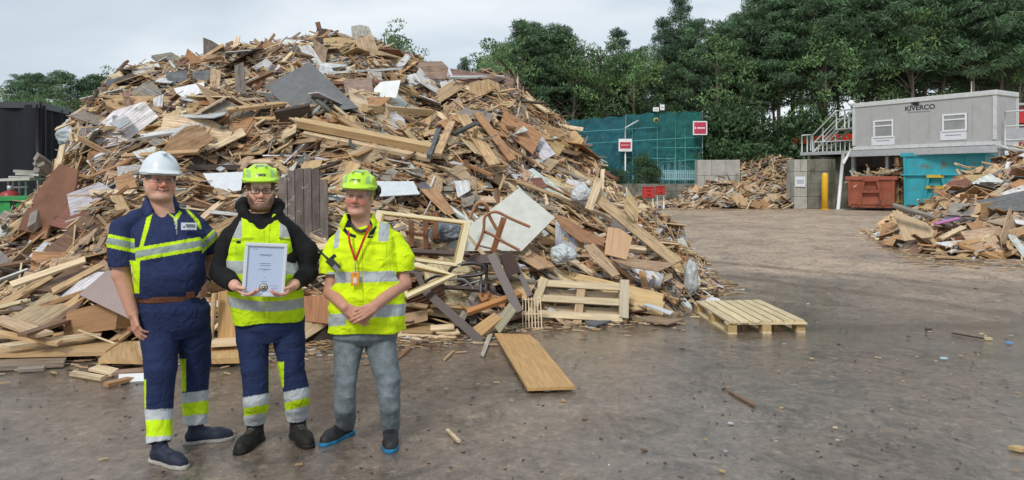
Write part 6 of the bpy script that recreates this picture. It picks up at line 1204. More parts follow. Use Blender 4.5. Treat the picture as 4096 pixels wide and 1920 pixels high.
def shoe(P, name, toe, direc, L, col, sole, laces=(.07, .08, .12), ankle=.09, w=1.0, m=None, heel=True, sh=.022, axis_top=None):
    toe = np.asarray(toe, float).copy(); toe[2] = 0; d = unit([direc[0], direc[1], 0]); c = toe - d * L; lo = np.minimum(c, toe) - .08; hi = np.maximum(c, toe) + .08; Fd = Field((lo[0], lo[1], -.012), (hi[0], hi[1], ankle + .09), .0045)
    s_ = np.array([-d[1], d[0], 0]); pt = lambda u, v, z: c + d * u * L + s_ * v + np.array([0, 0, z])
    Fd.cone(pt(.15, 0, .045), pt(.30, 0, .055), .037 * w, .040 * w, .0); Fd.cone(pt(.30, 0, .052), pt(.70, .0, .036), .042 * w, .044 * w, .02); Fd.cone(pt(.70, 0, .036), pt(.86, .0, .030), .045 * w, .037 * w, .02); Fd.cone(pt(.28, 0, .07), pt(.45, 0, .06), .037, .033, .02)
    ta = pt(.22, 0, ankle + .03) if axis_top is None else np.asarray(axis_top); r_ = .040 if ankle < .11 else .050; Fd.cone(pt(.18, 0, .05), ta, .038 * w, r_ * w, .015); Fd.cone(pt(.33, 0, .055), ta, .030 * w, r_ * w * .9, .02)
    Fd.put(lambda X, Y, Z: Z - (ankle + .035), lo - 1, hi + 1, .004, 'sub') if False else None
    Fd.V = np.maximum(Fd.V, (Fd.ax[2] - (ankle + .045))[None, None, :])
    # sole: wider slab
    for u0, u1, r0, r1 in ((.13, .45, .040, .036), (.45, .72, .036, .046), (.72, .88, .046, .037)):
        a, b = pt(u0, 0, 0), pt(u1, 0, 0); ab = (b - a)[:2]; L2 = np.dot(ab, ab)
        def fn(X, Y, Z, a=a, ab=ab, L2=L2, r0=r0, r1=r1):
            x, y = X - a[0], Y - a[1]; t = np.clip((x * ab[0] + y * ab[1]) / L2, 0, 1); q = np.sqrt((x - t * ab[0]) ** 2 + (y - t * ab[1]) ** 2) - (r0 + (r1 - r0) * t) * w; return np.maximum(q - .003, np.maximum(-Z, Z - sh - .012 * 0))
        Fd.put(fn, (min(a[0], b[0]) - .06, min(a[1], b[1]) - .06, 0), (max(a[0], b[0]) + .06, max(a[1], b[1]) + .06, sh), .0)
    Fd.below(0.0); Fd.warp(wrinkle(5, 40, .0014)); V, Q = Fd.mesh(); C = np.tile(np.array(col), (len(V), 1)); C[V[:, 2] < sh + .001] = sole
    u = (V - c) @ d / L; v = (V - c) @ s_
    if callable(laces): laces(V, u, v, C)
    else:
        k = (u > .34) & (u < .62) & (np.abs(v) < .020) & (V[:, 2] > .045) & (np.sin(u * 115) > .1); C[k] = laces
    if m is None: m = LEATHER
    return P.out(name, V, Q, C, m)
def glasses(P, T, w, col, rad, lens=True, z=-.001, y=-.112, hw=.0265, hh=.0165, name='glasses'):
    mb = MB(); tp = lambda x, y_, z_: T[0] @ np.array([x, y_, z_]) + T[1]
    for k in (-1, 1):
        pts = [tp(k * .033 * w + hw * math.copysign(abs(math.cos(t)) ** .6, math.cos(t)), y + .004 * abs(math.cos(t)) , z + hh * math.copysign(abs(math.sin(t)) ** .6, math.sin(t))) for t in np.linspace(0, 2 * math.pi, 25)]; mb.tube(pts, rad, col, 6, False)
        mb.tube([tp(k * (.033 * w + hw), y + .004, z + .004), tp(k * .082 * w, y + .04, z + .004), tp(k * .086 * w, .01, z)], rad * .9, col, 6)
    mb.tube([tp(-.033 * w + hw, y, z + .004), tp(0, y - .003, z + .007), tp(.033 * w - hw, y, z + .004)], rad, col, 6); o = P.part(mb, name, PLASTIC)
    return o
def helmet(P, T, col, w=1.0, seed=0, peak=.055, top=.175, z0=.055, marks=None, tiltf=0, rim=.012):
    """dome with rim, peak, ridge and side vents"""
    Fd = Field(T[1] - .2, T[1] + np.array([.2, .2, .24]), .0042)
    R = T[0] @ np.array([[1, 0, 0], [0, math.cos(tiltf), -math.sin(tiltf)], [0, math.sin(tiltf), math.cos(tiltf)]]); T2 = (R, T[1])
    Fd.ell((0, .012, z0), (.108 * w, .130, top - z0), .0, T2); Fd.ell((0, .012, z0 + .012), (.114 * w, .137, .016), .012, T2)
    Fd.ell((0, -.102, z0 + .008), (.080 * w, .044 + peak * .4, .009), .018, T2)
    if seed != 1:
        for k in (-1, 1): Fd.ell((k * .030, .01, top - .016), (.010, .10, .012), .016, T2); Fd.ell((k * .088 * w, -.01, z0 + .055), (.014, .045, .030), .018, T2)
    else: Fd.ell((0, .0, top - .012), (.018, .115, .014), .014, T2)
    Fd.ell((0, .012, z0 - .03), (.097 * w, .119, top - z0 + .015), .004, T2, 'sub')
    def cut(X, Y, Z): q = [R[0, 2] * (X - T[1][0]) + R[1, 2] * (Y - T[1][1]) + R[2, 2] * (Z - T[1][2])][0]; return q - (z0 - .006)
    Fd.put(cut, T[1] - .2, T[1] + .25, .003, 'sub'); V, Q = Fd.mesh(); q = (V - T[1]) @ R; C = np.tile(np.array(col), (len(V), 1))
    if marks: marks(q, C)
    # inside dark
    ins_ = ((q[:, 0] / (.100 * w)) ** 2 + ((q[:, 1] - .012) / .122) ** 2 + ((q[:, 2] - z0 + .03) / (top - z0 + .018)) ** 2) < 1.0; C[ins_] = (.02, .02, .02)
    return P.out('helmet', V, Q, C, SHELL), T2
def hairpiece(P, T, w, col, z0=-.03, th=.006, zt=.08):
    Fd = Field(T[1] - .14, T[1] + .16, .0045); Fd.ell((0, .016, .033), (.081 * w + th, .100 + th, .095), 0, T)
    Fd.put(lambda X, Y, Z: (lambda q: -(np.maximum(np.maximum(-q[1] - .052, z0 + .02 - q[2] - np.clip(q[1], 0, .1) * .6), q[2] - zt)))([T[0][0, i] * (X - T[1][0]) + T[0][1, i] * (Y - T[1][1]) + T[0][2, i] * (Z - T[1][2]) for i in range(3)]), T[1] - .15, T[1] + .17, 0, 'sub')
    Fd.warp(wrinkle(3, 90, .003)); V, Q = Fd.mesh(); return P.out('hair', V, Q, np.tile(np.array(col), (len(V), 1)) * rng.uniform(.7, 1.2, (len(V), 1)), HAIR)
def trousers(P, hips, legs, col, zc, paint, seed=1, name='trousers', m=None, amp=.0045, knee=True):
    allp = [p for l in legs for p in l[0]] + [h[1:3] for h in []]; lo = np.min(allp, 0) - .16; hi = np.max(allp, 0) + .16; lo[2] = min(p[2] for p in allp) - .02; hi[2] = max(h[0] for h in hips) + .03; lo[0] = min(lo[0], -.30); hi[0] = max(hi[0], .30); lo[1] = min(lo[1], -.25); hi[1] = max(hi[1], .25)
    Fd = Field(lo, hi, .0062); Fd.loft(hips, 0, 2.3)
    for pts, rs in legs: Fd.chain(pts, rs, .010)
    w1 = wrinkle(seed, 6, amp * 1.1, (1.3, 1.3, .7)); w2 = wrinkle(seed + 9, 8, amp * .8, (1.2, .8, 2.6))
    kz = [(l[0][2][2], l[0][-1][2]) for l in legs]
    def fn(x, y, z):
        o = w1(x, y, z); k = np.exp(-((z - kz[0][0]) / .09) ** 2) + 1.3 * np.exp(-((z - kz[0][1] - .06) / .09) ** 2) + .5 * np.exp(-((z - .82) / .06) ** 2); return o + w2(x, y, z) * (.15 + .8 * k)
    Fd.warp(fn)
    # flat open cuffs
    for pts, rs in legs:
        e = np.array(pts[-1]); dn = unit(np.array(pts[-1]) - np.array(pts[-2])); Fd.put(lambda X, Y, Z, e=e, dn=dn: -((X - e[0]) * dn[0] + (Y - e[1]) * dn[1] + (Z - e[2]) * dn[2]), e - .13, e + .13, .0, 'sub') if False else None
        r = rs[-1]
        def cutf(X, Y, Z, e=e, dn=dn, r=r): t = (X - e[0]) * dn[0] + (Y - e[1]) * dn[1] + (Z - e[2]) * dn[2]; rad = np.sqrt(np.maximum((X - e[0]) ** 2 + (Y - e[1]) ** 2 + (Z - e[2]) ** 2 - t * t, 0)); return np.maximum(-t, rad - .12)
        Fd.put(cutf, e - .12, e + .12, 0, 'sub'); Fd.cone(e - dn * .030, e + dn * .05, r - .016, r - .014, 0, mode='sub')
    Fd.V = np.maximum(Fd.V, (Fd.ax[2] - zc)[None, None, :].astype('f')); V, Q = Fd.mesh(); C = np.tile(np.array(col), (len(V), 1)).astype(float); paint(V, C); return P.out(name, V, Q, C, m or CLOTH)

def collar(P, nk, col, a_open, rt, rb, zt, zb, dip, name='collar', m=None, th=.006, fy=.9, spread=.0):
    V = []; f = []; n = 22
    for i in range(n + 1):
        a = -math.pi / 2 + a_open + (2 * math.pi - 2 * a_open) * i / n; fr = max(0, -math.sin(a)) ** 2
        for r, z in ((rt, zt - dip * fr), (rt + .008, zt + .004 - dip * fr), (rb, zb - dip * fr * 1.15)): V.append(nk + np.array([r * math.cos(a) * (1 + spread * fr), r * math.sin(a) * fy - .015 * fr, z]))
    for i in range(n):
        for k in range(2): f.append((i * 3 + k, i * 3 + k + 1, i * 3 + 4 + k, i * 3 + 3 + k))
    mb = MB(); mb.add(V, f, None, col, True); o = P.part(mb, name, m or CLOTH); md = o.modifiers.new('solid', 'SOLIDIFY'); md.thickness = th; md.offset = 0; return o
def legband(V, C, side, zf, bands, mask=None):
    m0 = side if mask is None else (side & mask)
    for (a, b, c) in bands: k = m0 & (zf > a) & (zf < b); C[k] = c
def seg(P, name, mb, m=None): return P.part(mb, name, m or PLASTIC)
def torso_mesh(P, rings, arms, hem, paint, name, m=None, neckcut=None, seed=1, amp=.0045, n=2.3, h=.0046, cuts=True, tilt=0, extra=None, shoulders=None, kk=.014):
    pts = [np.array(p) for a in arms for p in a[0]] + ([np.array(p) for a in (shoulders or []) for p in a[0]]); zs = [r[0] for r in rings]; lo = np.array([-.30, -.25, min(zs) - .03]); hi = np.array([.30, .25, max(zs) + (.20 if extra else .05)])
    if pts: lo = np.minimum(lo, np.min(pts, 0) - .10); hi = np.maximum(hi, np.max(pts, 0) + .10)
    Fd = Field(lo, hi, h); Fd.loft(rings, 0, n)
    for a in (shoulders or []): Fd.chain(a[0], a[1], kk)
    for a in arms: Fd.chain(a[0], a[1], .010)
    if extra: extra(Fd)
    w1 = wrinkle(seed, 6.5, amp * 1.35, (1.2, 1, .9)); w2 = wrinkle(seed + 5, 14, amp * .7, (.8, .8, 1.6)); Fd.warp(lambda x, y, z: w1(x, y, z) + w2(x, y, z))
    if cuts:
        for a in arms:
            e = np.array(a[0][-1]); dn = unit(e - np.array(a[0][-2])); r = a[1][-1]
            def cutf(X, Y, Z, e=e, dn=dn): t = (X - e[0]) * dn[0] + (Y - e[1]) * dn[1] + (Z - e[2]) * dn[2]; return -np.minimum(t, .10 - np.sqrt((X - e[0]) ** 2 + (Y - e[1]) ** 2 + (Z - e[2]) ** 2))
            Fd.put(cutf, e - .12, e + .12, 0, 'sub'); Fd.cone(e - dn * .04, e + dn * .04, r - .011, r - .009, 0, mode='sub')
    if neckcut: neckcut(Fd)
    if hem is not None:
        X, Y, Z = np.meshgrid(*Fd.ax, indexing='ij'); Fd.V = np.maximum(Fd.V, hem(X, Y) - Z)
    V, Q = Fd.mesh(); C = np.zeros((len(V), 3)); paint(V, C); return P.out(name, V, Q, C, m or CLOTH)
def body(P, T, hargs, arms, hands, z_hip, legs, skin, hc, fine):
    """one continuous skin surface: head, neck, trunk, arms with hands, legs"""
    pts = [np.array(p) for a in arms for p in a[0]] + [np.array(p) for l in legs for p in l]; lo = np.min(pts, 0) - .14; hi = np.max(pts, 0) + .14; lo[2] = .0; hi[2] = T[1][2] + .15; lo = np.minimum(lo, [-.2, -.17, 0]); hi = np.maximum(hi, [.2, .17, 0])
    Fd = Field(lo, hi, .008, fine); nb = T[1] + np.array([0, .05, -.22]); nb = np.array([nb[0] * .5, .02, nb[2]])
    z1 = nb[2] - .02; Fd.loft([(z_hip - .08, 0, 0, .13, .09), (z_hip + .1, 0, 0, .13, .09), ((z_hip + z1) / 2, 0, 0, .14, .09), (z1 - .08, 0, .01, .15, .08), (z1, 0, .02, .08, .06)], 0)
    for a in arms: Fd.chain(a[0], a[1], .012)
    for l in legs: Fd.chain(l, [.06, .045, .032, .03][:len(l)], .03)
    head(Fd, T, nb=nb, **hargs)
    for h in hands: hand(Fd, *h[0], **h[1])
    V, Q = Fd.mesh(); return V, Q
def eyes(P, T, w):
    for k in (-1, 1): MB().lathe([(.0005, -.0118), (.006, -.0102), (.0102, -.006), (.0118, 0), (.0102, .006), (.006, .0102), (.0005, .0118)], T[0] @ np.array([k * .031 * w, -.0775, -.0015]) + T[1], T[0] @ np.array([0, -1, 0]), 14, np.repeat(np.array([(.5, .45, .42)] * 4 + [(.07, .06, .06)] * 3), 14, 0)).build('eye', PLASTIC, P.root)
def badge(P, name, c, w, h, col, n, ex=(1, 0, 0), rows=(), th=.004, m=None, bevel=0):
    n = unit(n); ex = unit(np.asarray(ex, float) - n * np.dot(ex, n)); ey = np.cross(n, ex); R = np.stack([ex, ey, n], 1); o = MB().box(c, (w, h, th), R, col).build(name, m or PAINT, P.root, bevel=bevel)
    for (u, v, lw, lh, cc) in rows: MB().box(np.asarray(c) + ex * u + ey * v + n * (th / 2 + .001), (lw, lh, .002), R, cc).build('lettering', PAINT, o)
    return o
# =============================================================== left man
P = Person(430, 4.62, 'man in white hard hat, navy polo shirt and navy work trousers with yellow bands'); J = P.J
hc = J(403, 452, -.09); T1 = headT(hc + np.array([0, .09, -.004]), .20, -.02, .05)
shL, elL, wrL = J(308, 572, .02), J(305, 690, .0), J(334, 788, -.06); shR, elR, wrR = J(500, 568, .05), J(530, 655, .17), J(516, 712, .02)
arms = [([shL, elL, wrL], [.048, .052, .034]), ([shR, elR, wrR], [.046, .048, .032])]
kL, kR = J(402, 925, -.04), J(492, 915, .12); aL = P.G(395, 1128) + np.array([0, .04, .10]); aR = P.G(493, 1104) + np.array([0, .02, .10]); hpL, hpR = J(396, 790, 0), J(480, 790, .03)
A1 = legend(P, 402, 1114, P.G(470, 1180)); A2 = legend(P, 492, 1064, P.G(590, 1103)); aL, aR = A1, A2
hands = [((wrL, unit(J(350, 850, -.10) - wrL), (.9, .45, .0)), dict(curls=(.30, .34, .36, .42), thumb=-1, sc=1.10, tspread=.45, tn=.1)), ((wrR, unit(J(512, 742, -.10) - wrR), (-.9, .3, .1)), dict(curls=(.5, .6, .6, .7), thumb=1, sc=1.02))]
fz0 = T1[1][2] - .15; fine = [(2, fz0, fz0 + .32, .0028), (2, wrL[2] - .22, wrL[2] + .03, .0040), (0, T1[1][0] - .1, T1[1][0] + .1, .0030), (1, T1[1][1] - .13, T1[1][1] - .03, .0028), (0, wrL[0] - .02, wrL[0] + .10, .0045)]
V, Q = body(P, T1, dict(w=1.04, jaw=1.24, neck=.062, chub=.007, nose=1.15), arms, hands, .95, [[hpL * [.9, 1, 1], kL, aL], [hpR * [.9, 1, 1], kR, aR]], SK, hc, fine)
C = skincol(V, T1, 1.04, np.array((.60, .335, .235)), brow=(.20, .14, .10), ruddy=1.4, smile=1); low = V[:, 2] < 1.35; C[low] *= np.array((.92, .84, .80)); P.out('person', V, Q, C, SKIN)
eyes(P, T1, 1.04); hairpiece(P, T1, 1.04, (.22, .18, .14), z0=-.028); glasses(P, T1, 1.04, (.10, .08, .07), .0015, hh=.015)
WH = np.array((.66, .72, .76)); helmet(P, T1, WH, 1.06, 1, peak=.05, top=.178, z0=.036, tiltf=.04)
J0 = lambda a, b, y=-.13: P.J(a, b, y)
zb1 = J(430, 738, -.1)[2]; cx = lambda a, b, dy, y=0: (lambda l, r: ((l[0] + r[0]) / 2, (r[0] - l[0]) / 2))(P.J(a, dy, y), P.J(b, dy, y))
def rg(dy, a, b, cy, ry, y=0): c, r = cx(a, b, dy, y); return (P.J((a + b) / 2, dy, y)[2], c, cy, r, ry)
rings = [rg(748, 343, 512, .0, .135), rg(720, 337, 514, -.012, .155), rg(680, 333, 517, -.02, .165), rg(640, 330, 518, -.015, .155), rg(600, 328, 518, 0, .140), rg(572, 330, 512, .01, .125), rg(552, 350, 488, .02, .10), rg(534, 376, 450, .03, .08)]
nk = T1[1] + np.array([0, .045, -.19])
def paint1(V, C):
    C[:] = NAVY; dx, dy = P.prj(V); fr = V[:, 1] < .06; sil = np.array((.30, .36, .33)); Y_ = YEL * .92
    arm_l = dx < 338 + (dy - 600) * .06; arm_r = dx > 508 - (dy < 600) * 4
    def band(mask, f):  # f = offset along band in d px
        C[mask & (f > 0) & (f < 8.5)] = Y_; C[mask & (f >= 8.5) & (f < 25)] = sil; C[mask & (f >= 25) & (f < 34)] = Y_
    ch = ~arm_l & ~arm_r; band(ch, dy - (622 - (dx - 350) * .17)); band(arm_l, dy - (589 + (dx - 275) * .20)); band(arm_r, dy - (602 - (dx - 510) * .95))
    for poly in ([(374, 528), (385, 530), (374, 575), (360, 620), (350, 622), (362, 575)], [(326, 655), (352, 655), (350, 738), (334, 738)], [(466, 527), (473, 527), (500, 552), (508, 575), (502, 576), (488, 552)], [(412, 528), (440, 545), (450, 528), (458, 535), (444, 556), (440, 552)], [(436, 545), (446, 550), (444, 582)]):
        C[fr & inpoly(dx, dy, poly)] = Y_ if len(poly) != 3 else np.array((.6, .65, .3))
    C[fr & inpoly(dx, dy, [(441, 555), (443, 555), (447, 590), (445, 592)])] = (.30, .33, .35)
def ncut1(Fd):
    Fd.cone(nk + np.array([0, .01, -.02]), nk + np.array([0, 0, .14]), .060, .075, .004, mode='sub'); Fd.cone(nk + np.array([.02, -.09, -.075]), nk + np.array([0, -.07, .06]), .010, .062, .004, mode='sub')
def coll1(Fd):
    for k in (-1, 1):
        for i in range(7):
            a0 = -1.25 + i * .42; a1 = a0 + .42
            if i < 6: f = lambda a: nk + np.array([k * .078 * math.cos(a) * 1.0, .074 * math.sin(a), -.005 + .022 * math.sin(a)]); Fd.cone(f(a0), f(a1), .013, .013, .006, (1, 1, 1.6))
    return
shl = [([nk + np.array([-.062, .02, -.022]), J(340, 552, .03), shL], [.045, .054, .062]), ([nk + np.array([.062, .02, -.022]), J(478, 546, .04), shR], [.045, .052, .060])]
torso_mesh(P, rings, [([shL, J(300, 610, .0), J(306, 668, .0)], [.064, .074, .078]), ([shR, J(518, 595, .05), J(528, 628, .09)], [.062, .070, .073])], lambda X, Y: J(430, 743)[2] + .006 * np.sin(X * 22), paint1, 'polo_shirt', None, ncut1, 3, .0052, shoulders=shl)
collar(P, nk, NAVY * 1.2, .50, .074, .108, .088, .018, .105, spread=.05)
c_ = J(475, 569, -.128); badge(P, 'badge', c_ + np.array([0, -.012, 0]), .088, .044, (.68, .72, .78), (.18, -.97, .12), (1, 0, -.02), rows=((.008, .008, .055, .007, (.05, .05, .06)), (.012, -.003, .052, .007, (.08, .08, .09)), (-.028, -.004, .008, .009, (.03, .03, .04)), (.01, -.015, .045, .004, (.5, .52, .55))))
# belt
br = [rg(754, 343, 511, .0, .141), rg(737, 343, 511, .0, .141)]; Fd = Field((-.32, -.24, br[0][0] - .02), (.32, .24, br[1][0] + .02), .0045); Fd.loft([(br[0][0], *br[0][1:]), (br[1][0], *br[1][1:])], 0, 2.3); V, Q = Fd.mesh(); P.out('belt', V, Q, np.tile((.12, .045, .022), (len(V), 1)) * rng.uniform(.85, 1.1, (len(V), 1)), LEATHER)
badge(P, 'buckle', J(479, 742, -.142) + np.array([0, -.004, 0]), .052, .040, (.09, .035, .02), (.3, -.95, .05), th=.008, m=LEATHER, bevel=.004)
# watch on the right wrist
MB().lathe([(.034, -.012), (.037, 0), (.034, .012)], wrR + (elR - wrR) * .08, unit(elR - wrR), 16, (.015, .015, .02)).build('watch_strap', PLASTIC, P.root)
hips = [(J(430, 745)[2], *cx(345, 512, 745)[:1], 0, cx(345, 512, 745)[1], .138), rg(775, 347, 530, 0, .15), rg(820, 352, 531, .02, .145), (J(430, 846)[2], cx(366, 520, 846)[0], .03, .16, .115)]
def painttr1(V, C):
    dx, dy = P.prj(V); L = dx < 450 + (dy < 900) * 0; sil = np.array((.50, .53, .55)); d_ = rng.normal(0, .4, len(dx)); R_ = ~L
    legband(V, C, L, dy - (dx - 400) * (-.03), [(1029, 1056, sil), (1056, 1097, YEL * .95), (1097, 1125, sil)]); legband(V, C, R_, dy - (dx - 490) * (-.12), [(985, 1011, sil), (1011, 1044, YEL * .95), (1044, 1075, sil)])
    C[R_ & (dx < 468) & (dy > 903) & (dy < 985)] = YEL * .9; C[L & (dx < 367 + (dy - 955) * .0) & (dy > 955) & (dy < 1029)] = YEL * .9
    for poly in ([(366, 858), (408, 858), (410, 930), (374, 936)],): m = inpoly(dx, dy, poly) & (V[:, 1] < 0); C[m] *= 1.12
aL2 = J(401, 1117, -.16); aR2 = J(492, 1068, .16)
A1 = legend(P, 402, 1114, P.G(470, 1180)); A2 = legend(P, 492, 1064, P.G(590, 1103))
trousers(P, hips, [([hpL + [.0, 0, .02], J(402, 855, -.02), J(404, 925, -.05), J(401, 1035, -.05), A1], [.108, .104, .090, .082, .074]), ([hpR + [0, .02, .02], J(488, 850, .06), J(494, 915, .12), J(491, 1005, .15), A2], [.106, .104, .090, .080, .074])], NAVT, J(430, 742)[2] - .004, painttr1, 4)
shoe(P, 'shoe', P.G(470, 1180), P.G(470, 1180) - A1, .31, (.022, .028, .05), (.42, .40, .36), ankle=.085, axis_top=A1 + [0, 0, -.01]); shoe(P, 'shoe', P.G(590, 1103), P.G(590, 1103) - A2, .31, (.022, .028, .05), (.40, .38, .35), ankle=.085, axis_top=A2 + [0, 0, -.01])
# =============================================================== middle man
P = Person(660, 4.76, 'bearded man in glasses, lime helmet, black hoodie and yellow vest holding the framed certificate'); J = P.J
hc = J(656, 480, -.10); T2 = headT(hc + np.array([0, .09, .0]), .02, 0, -.02)
shL, elL, wrL = J(582, 590, .02), J(553, 688, -.02), J(603, 728, -.25); shR, elR, wrR = J(736, 590, .02), J(778, 684, -.02), J(733, 722, -.25)
arms = [([shL, elL, wrL], [.058, .05, .033]), ([shR, elR, wrR], [.058, .05, .033])]; kL, kR = J(640, 920, -.05), J(730, 915, -.03); aL = P.G(632, 1125) + [0, .05, .1]; aR = P.G(765, 1112) + [0, .04, .1]; hpL, hpR = J(632, 800, 0), J(726, 800, 0)
A1 = legend(P, 641, 1056, P.G(597, 1146)); A2 = legend(P, 750, 1046, P.G(780, 1130)); aL, aR = A1, A2
FY = -.335  # local depth of the framed certificate
gl = J(612, 735, FY); gr = J(719, 735, FY)
hands = [((gl + [-.045, .065, .030], unit((.66, -.50, -.42)), unit((.5, -.2, .80))), dict(curls=(.42, .46, .5, .5), thumb=1, sc=1.0, tcurl=.35, tspread=.5)), ((gr + [.045, .065, .030], unit((-.66, -.50, -.42)), unit((-.5, -.2, .80))), dict(curls=(.42, .46, .5, .5), thumb=-1, sc=1.0, tcurl=.35, tspread=.5))]
wL_, wR_ = gl + np.array([-.045, .065, .030]), gr + np.array([.045, .065, .030]); arms = [([shL, elL, wL_], [.038, .038, .033]), ([shR, elR, wR_], [.038, .038, .033])]
fz0 = T2[1][2] - .15; fine = [(2, fz0, fz0 + .32, .0028), (2, gl[2] - .09, gl[2] + .10, .0038), (0, T2[1][0] - .24, T2[1][0] + .24, .0038), (1, T2[1][1] - .14, T2[1][1] - .03, .0028), (1, FY - .06, FY + .12, .004)]
V, Q = body(P, T2, dict(w=1.03, jaw=1.12, neck=.062, chub=.004), arms, hands, .92, [[hpL * [.9, 1, 1], kL, aL], [hpR * [.9, 1, 1], kR, aR]], SK, hc, fine)
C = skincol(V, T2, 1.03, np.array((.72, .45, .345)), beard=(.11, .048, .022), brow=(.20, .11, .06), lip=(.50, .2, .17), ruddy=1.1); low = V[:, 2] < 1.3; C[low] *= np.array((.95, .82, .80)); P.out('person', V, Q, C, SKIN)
eyes(P, T2, 1.03); hairpiece(P, T2, 1.03, (.10, .055, .03), z0=-.015); glasses(P, T2, 1.03, (.035, .018, .012), .0028, y=-.114, hw=.0255, hh=.0155)
LIME = np.array((.50, .80, .035))
def marks2(q, C):
    x, y, z = q[:, 0], q[:, 1], q[:, 2]; f = y < -.03
    C[f & (np.abs(np.abs(x) - .072) < .013) & (z > .085) & (z < .135)] = (.30, .52, .16)
    C[f & (np.abs(x + .0) < .030) & (np.abs(z - .108) < .0035)] = (.03, .05, .02); C[f & (x > -.022) & (x < .030) & (np.abs(z - .099) < .0032)] = (.05, .07, .03); C[f & (np.abs(x + .033) < .005) & (np.abs(z - .098) < .0045)] = (.02, .03, .02)
    C[f & (np.abs(x) < .025) & (z > .152) & (y < -.03)] = (.25, .30, .22)
helmet(P, T2, LIME, 1.02, 2, top=.172, z0=.060, marks=marks2, tiltf=.05)
cx = lambda a, b, dy, y=0: (lambda l, r: ((l[0] + r[0]) / 2, (r[0] - l[0]) / 2))(P.J(a, dy, y), P.J(b, dy, y))
rings = [rg(805, 590, 764, .0, .150), rg(770, 582, 764, -.01, .165), rg(720, 574, 760, -.015, .170), rg(670, 566, 752, -.01, .160), rg(620, 562, 748, 0, .150), rg(590, 562, 748, .005, .135), rg(566, 572, 742, .015, .108), rg(536, 600, 716, .02, .085)]
inner = [(z, x_, y_, rx - .018, ry - .016) for z, x_, y_, rx, ry in rings]; nk = T2[1] + np.array([0, .05, -.18])
def ph(V, C): C[:] = BLK * rng.uniform(.8, 1.3, (len(V), 1))
def hood(Fd):
    for k in (-1, 1):
        pts = [nk + np.array([k * x_, y_, z_]) for x_, y_, z_ in ((.0, .105, .10), (.062, .095, .10), (.108, .055, .10), (.118, .0, .085), (.096, -.05, .035), (.056, -.090, -.020), (.014, -.108, -.066))]; Fd.chain(pts, [.042, .042, .038, .034, .027, .021, .016], .012)
torso_mesh(P, inner, [([shL, J(563, 630, -.0), elL, (elL + wL_) / 2, wL_ + (elL - wL_) * .10], [.060, .063, .060, .052, .042]), ([shR, J(770, 628, -.0), elR, (elR + wR_) / 2, wR_ + (elR - wR_) * .10], [.060, .063, .060, .052, .042])], None, ph, 'hoodie', clothmat('hoodie_cloth', .45, 14, .9, .3), lambda Fd: Fd.cone(nk + [0, -.01, -.03], nk + [0, -.01, .14], .060, .070, .004, mode='sub'), 7, .007, extra=hood, shoulders=[([nk + [-.07, .02, -.02], J(605, 568, .02), shL], [.05, .052, .060]), ([nk + [.07, .02, -.02], J(712, 568, .02), shR], [.05, .052, .060])])
def paintv2(V, C):
    C[:] = YEL * .95; dx, dy = P.prj(V); fr = V[:, 1] < .05; sil = np.array((.40, .43, .43))
    f = dy - (752 + 10 * np.abs((dx - 675) / 90) ** 2 * -1 + 8); C[(f > -2) & (f < 24)] = sil; g = dy - 656; C[(g > 0) & (g < 34)] = sil
    for a, b in (((586, 540), (606, 600)), ((704, 540), (728, 598))):
        C[(dx > a[0]) & (dx < b[0] + (2 if a[0] < 600 else 4)) & (dy < b[1])] = sil
    def dk(poly, c): C[fr & inpoly(dx, dy, poly)] = c
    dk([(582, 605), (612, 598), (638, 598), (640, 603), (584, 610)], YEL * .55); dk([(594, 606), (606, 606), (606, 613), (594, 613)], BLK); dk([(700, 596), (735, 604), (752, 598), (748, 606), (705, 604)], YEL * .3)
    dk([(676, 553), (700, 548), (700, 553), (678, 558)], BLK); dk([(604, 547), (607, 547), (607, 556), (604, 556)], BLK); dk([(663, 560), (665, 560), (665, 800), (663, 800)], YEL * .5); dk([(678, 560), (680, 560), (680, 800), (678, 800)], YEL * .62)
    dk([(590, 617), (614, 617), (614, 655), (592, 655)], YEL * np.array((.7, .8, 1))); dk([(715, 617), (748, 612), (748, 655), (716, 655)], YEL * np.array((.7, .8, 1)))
def vneck(Fd):
    Fd.cone(nk + [0, 0, -.05], nk + [0, 0, .16], .085, .105, .004, mode='sub'); Fd.cone(nk + [0, -.11, -.090], nk + [0, -.11, .05], .008, .085, .004, mode='sub')
    for k, q_ in ((-1, shL), (1, shR)): Fd.cone(q_ + [k * .015, 0, .10], q_ + [k * .03, 0, -.10], .078, .070, .006, (1, 1.6, 1), mode='sub')
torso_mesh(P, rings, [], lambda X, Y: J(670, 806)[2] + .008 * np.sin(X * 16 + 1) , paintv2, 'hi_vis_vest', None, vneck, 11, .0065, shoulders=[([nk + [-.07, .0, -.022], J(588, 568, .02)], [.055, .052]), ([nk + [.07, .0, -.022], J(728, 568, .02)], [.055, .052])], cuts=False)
hips = [(J(675, 792)[2], cx(596, 762, 792)[0], 0, cx(596, 762, 792)[1] - .01, .14), rg(820, 592, 766, 0, .145), (J(680, 856)[2], cx(612, 750, 856)[0], .0, .15, .11)]
def painttr2(V, C):
    dx, dy = P.prj(V); L = dx < 690; sil = np.array((.50, .53, .55)); R_ = ~L
    legband(V, C, L, dy + (dx - 645) * .18, [(994, 1022, sil), (1022, 1042, YEL * .95), (1042, 1075, sil)]); legband(V, C, R_, dy + (dx - 745) * .22, [(980, 1007, sil), (1007, 1027, YEL * .95), (1027, 1065, sil)])
    C[L & (dx > 676) & (dy > 910) & (dy < 985)] = YEL * .85; C[R_ & (dx < 714) & (dy > 910) & (dy < 975)] = YEL * .85
A1 = legend(P, 641, 1056, P.G(597, 1146)); A2 = legend(P, 750, 1046, P.G(780, 1130))
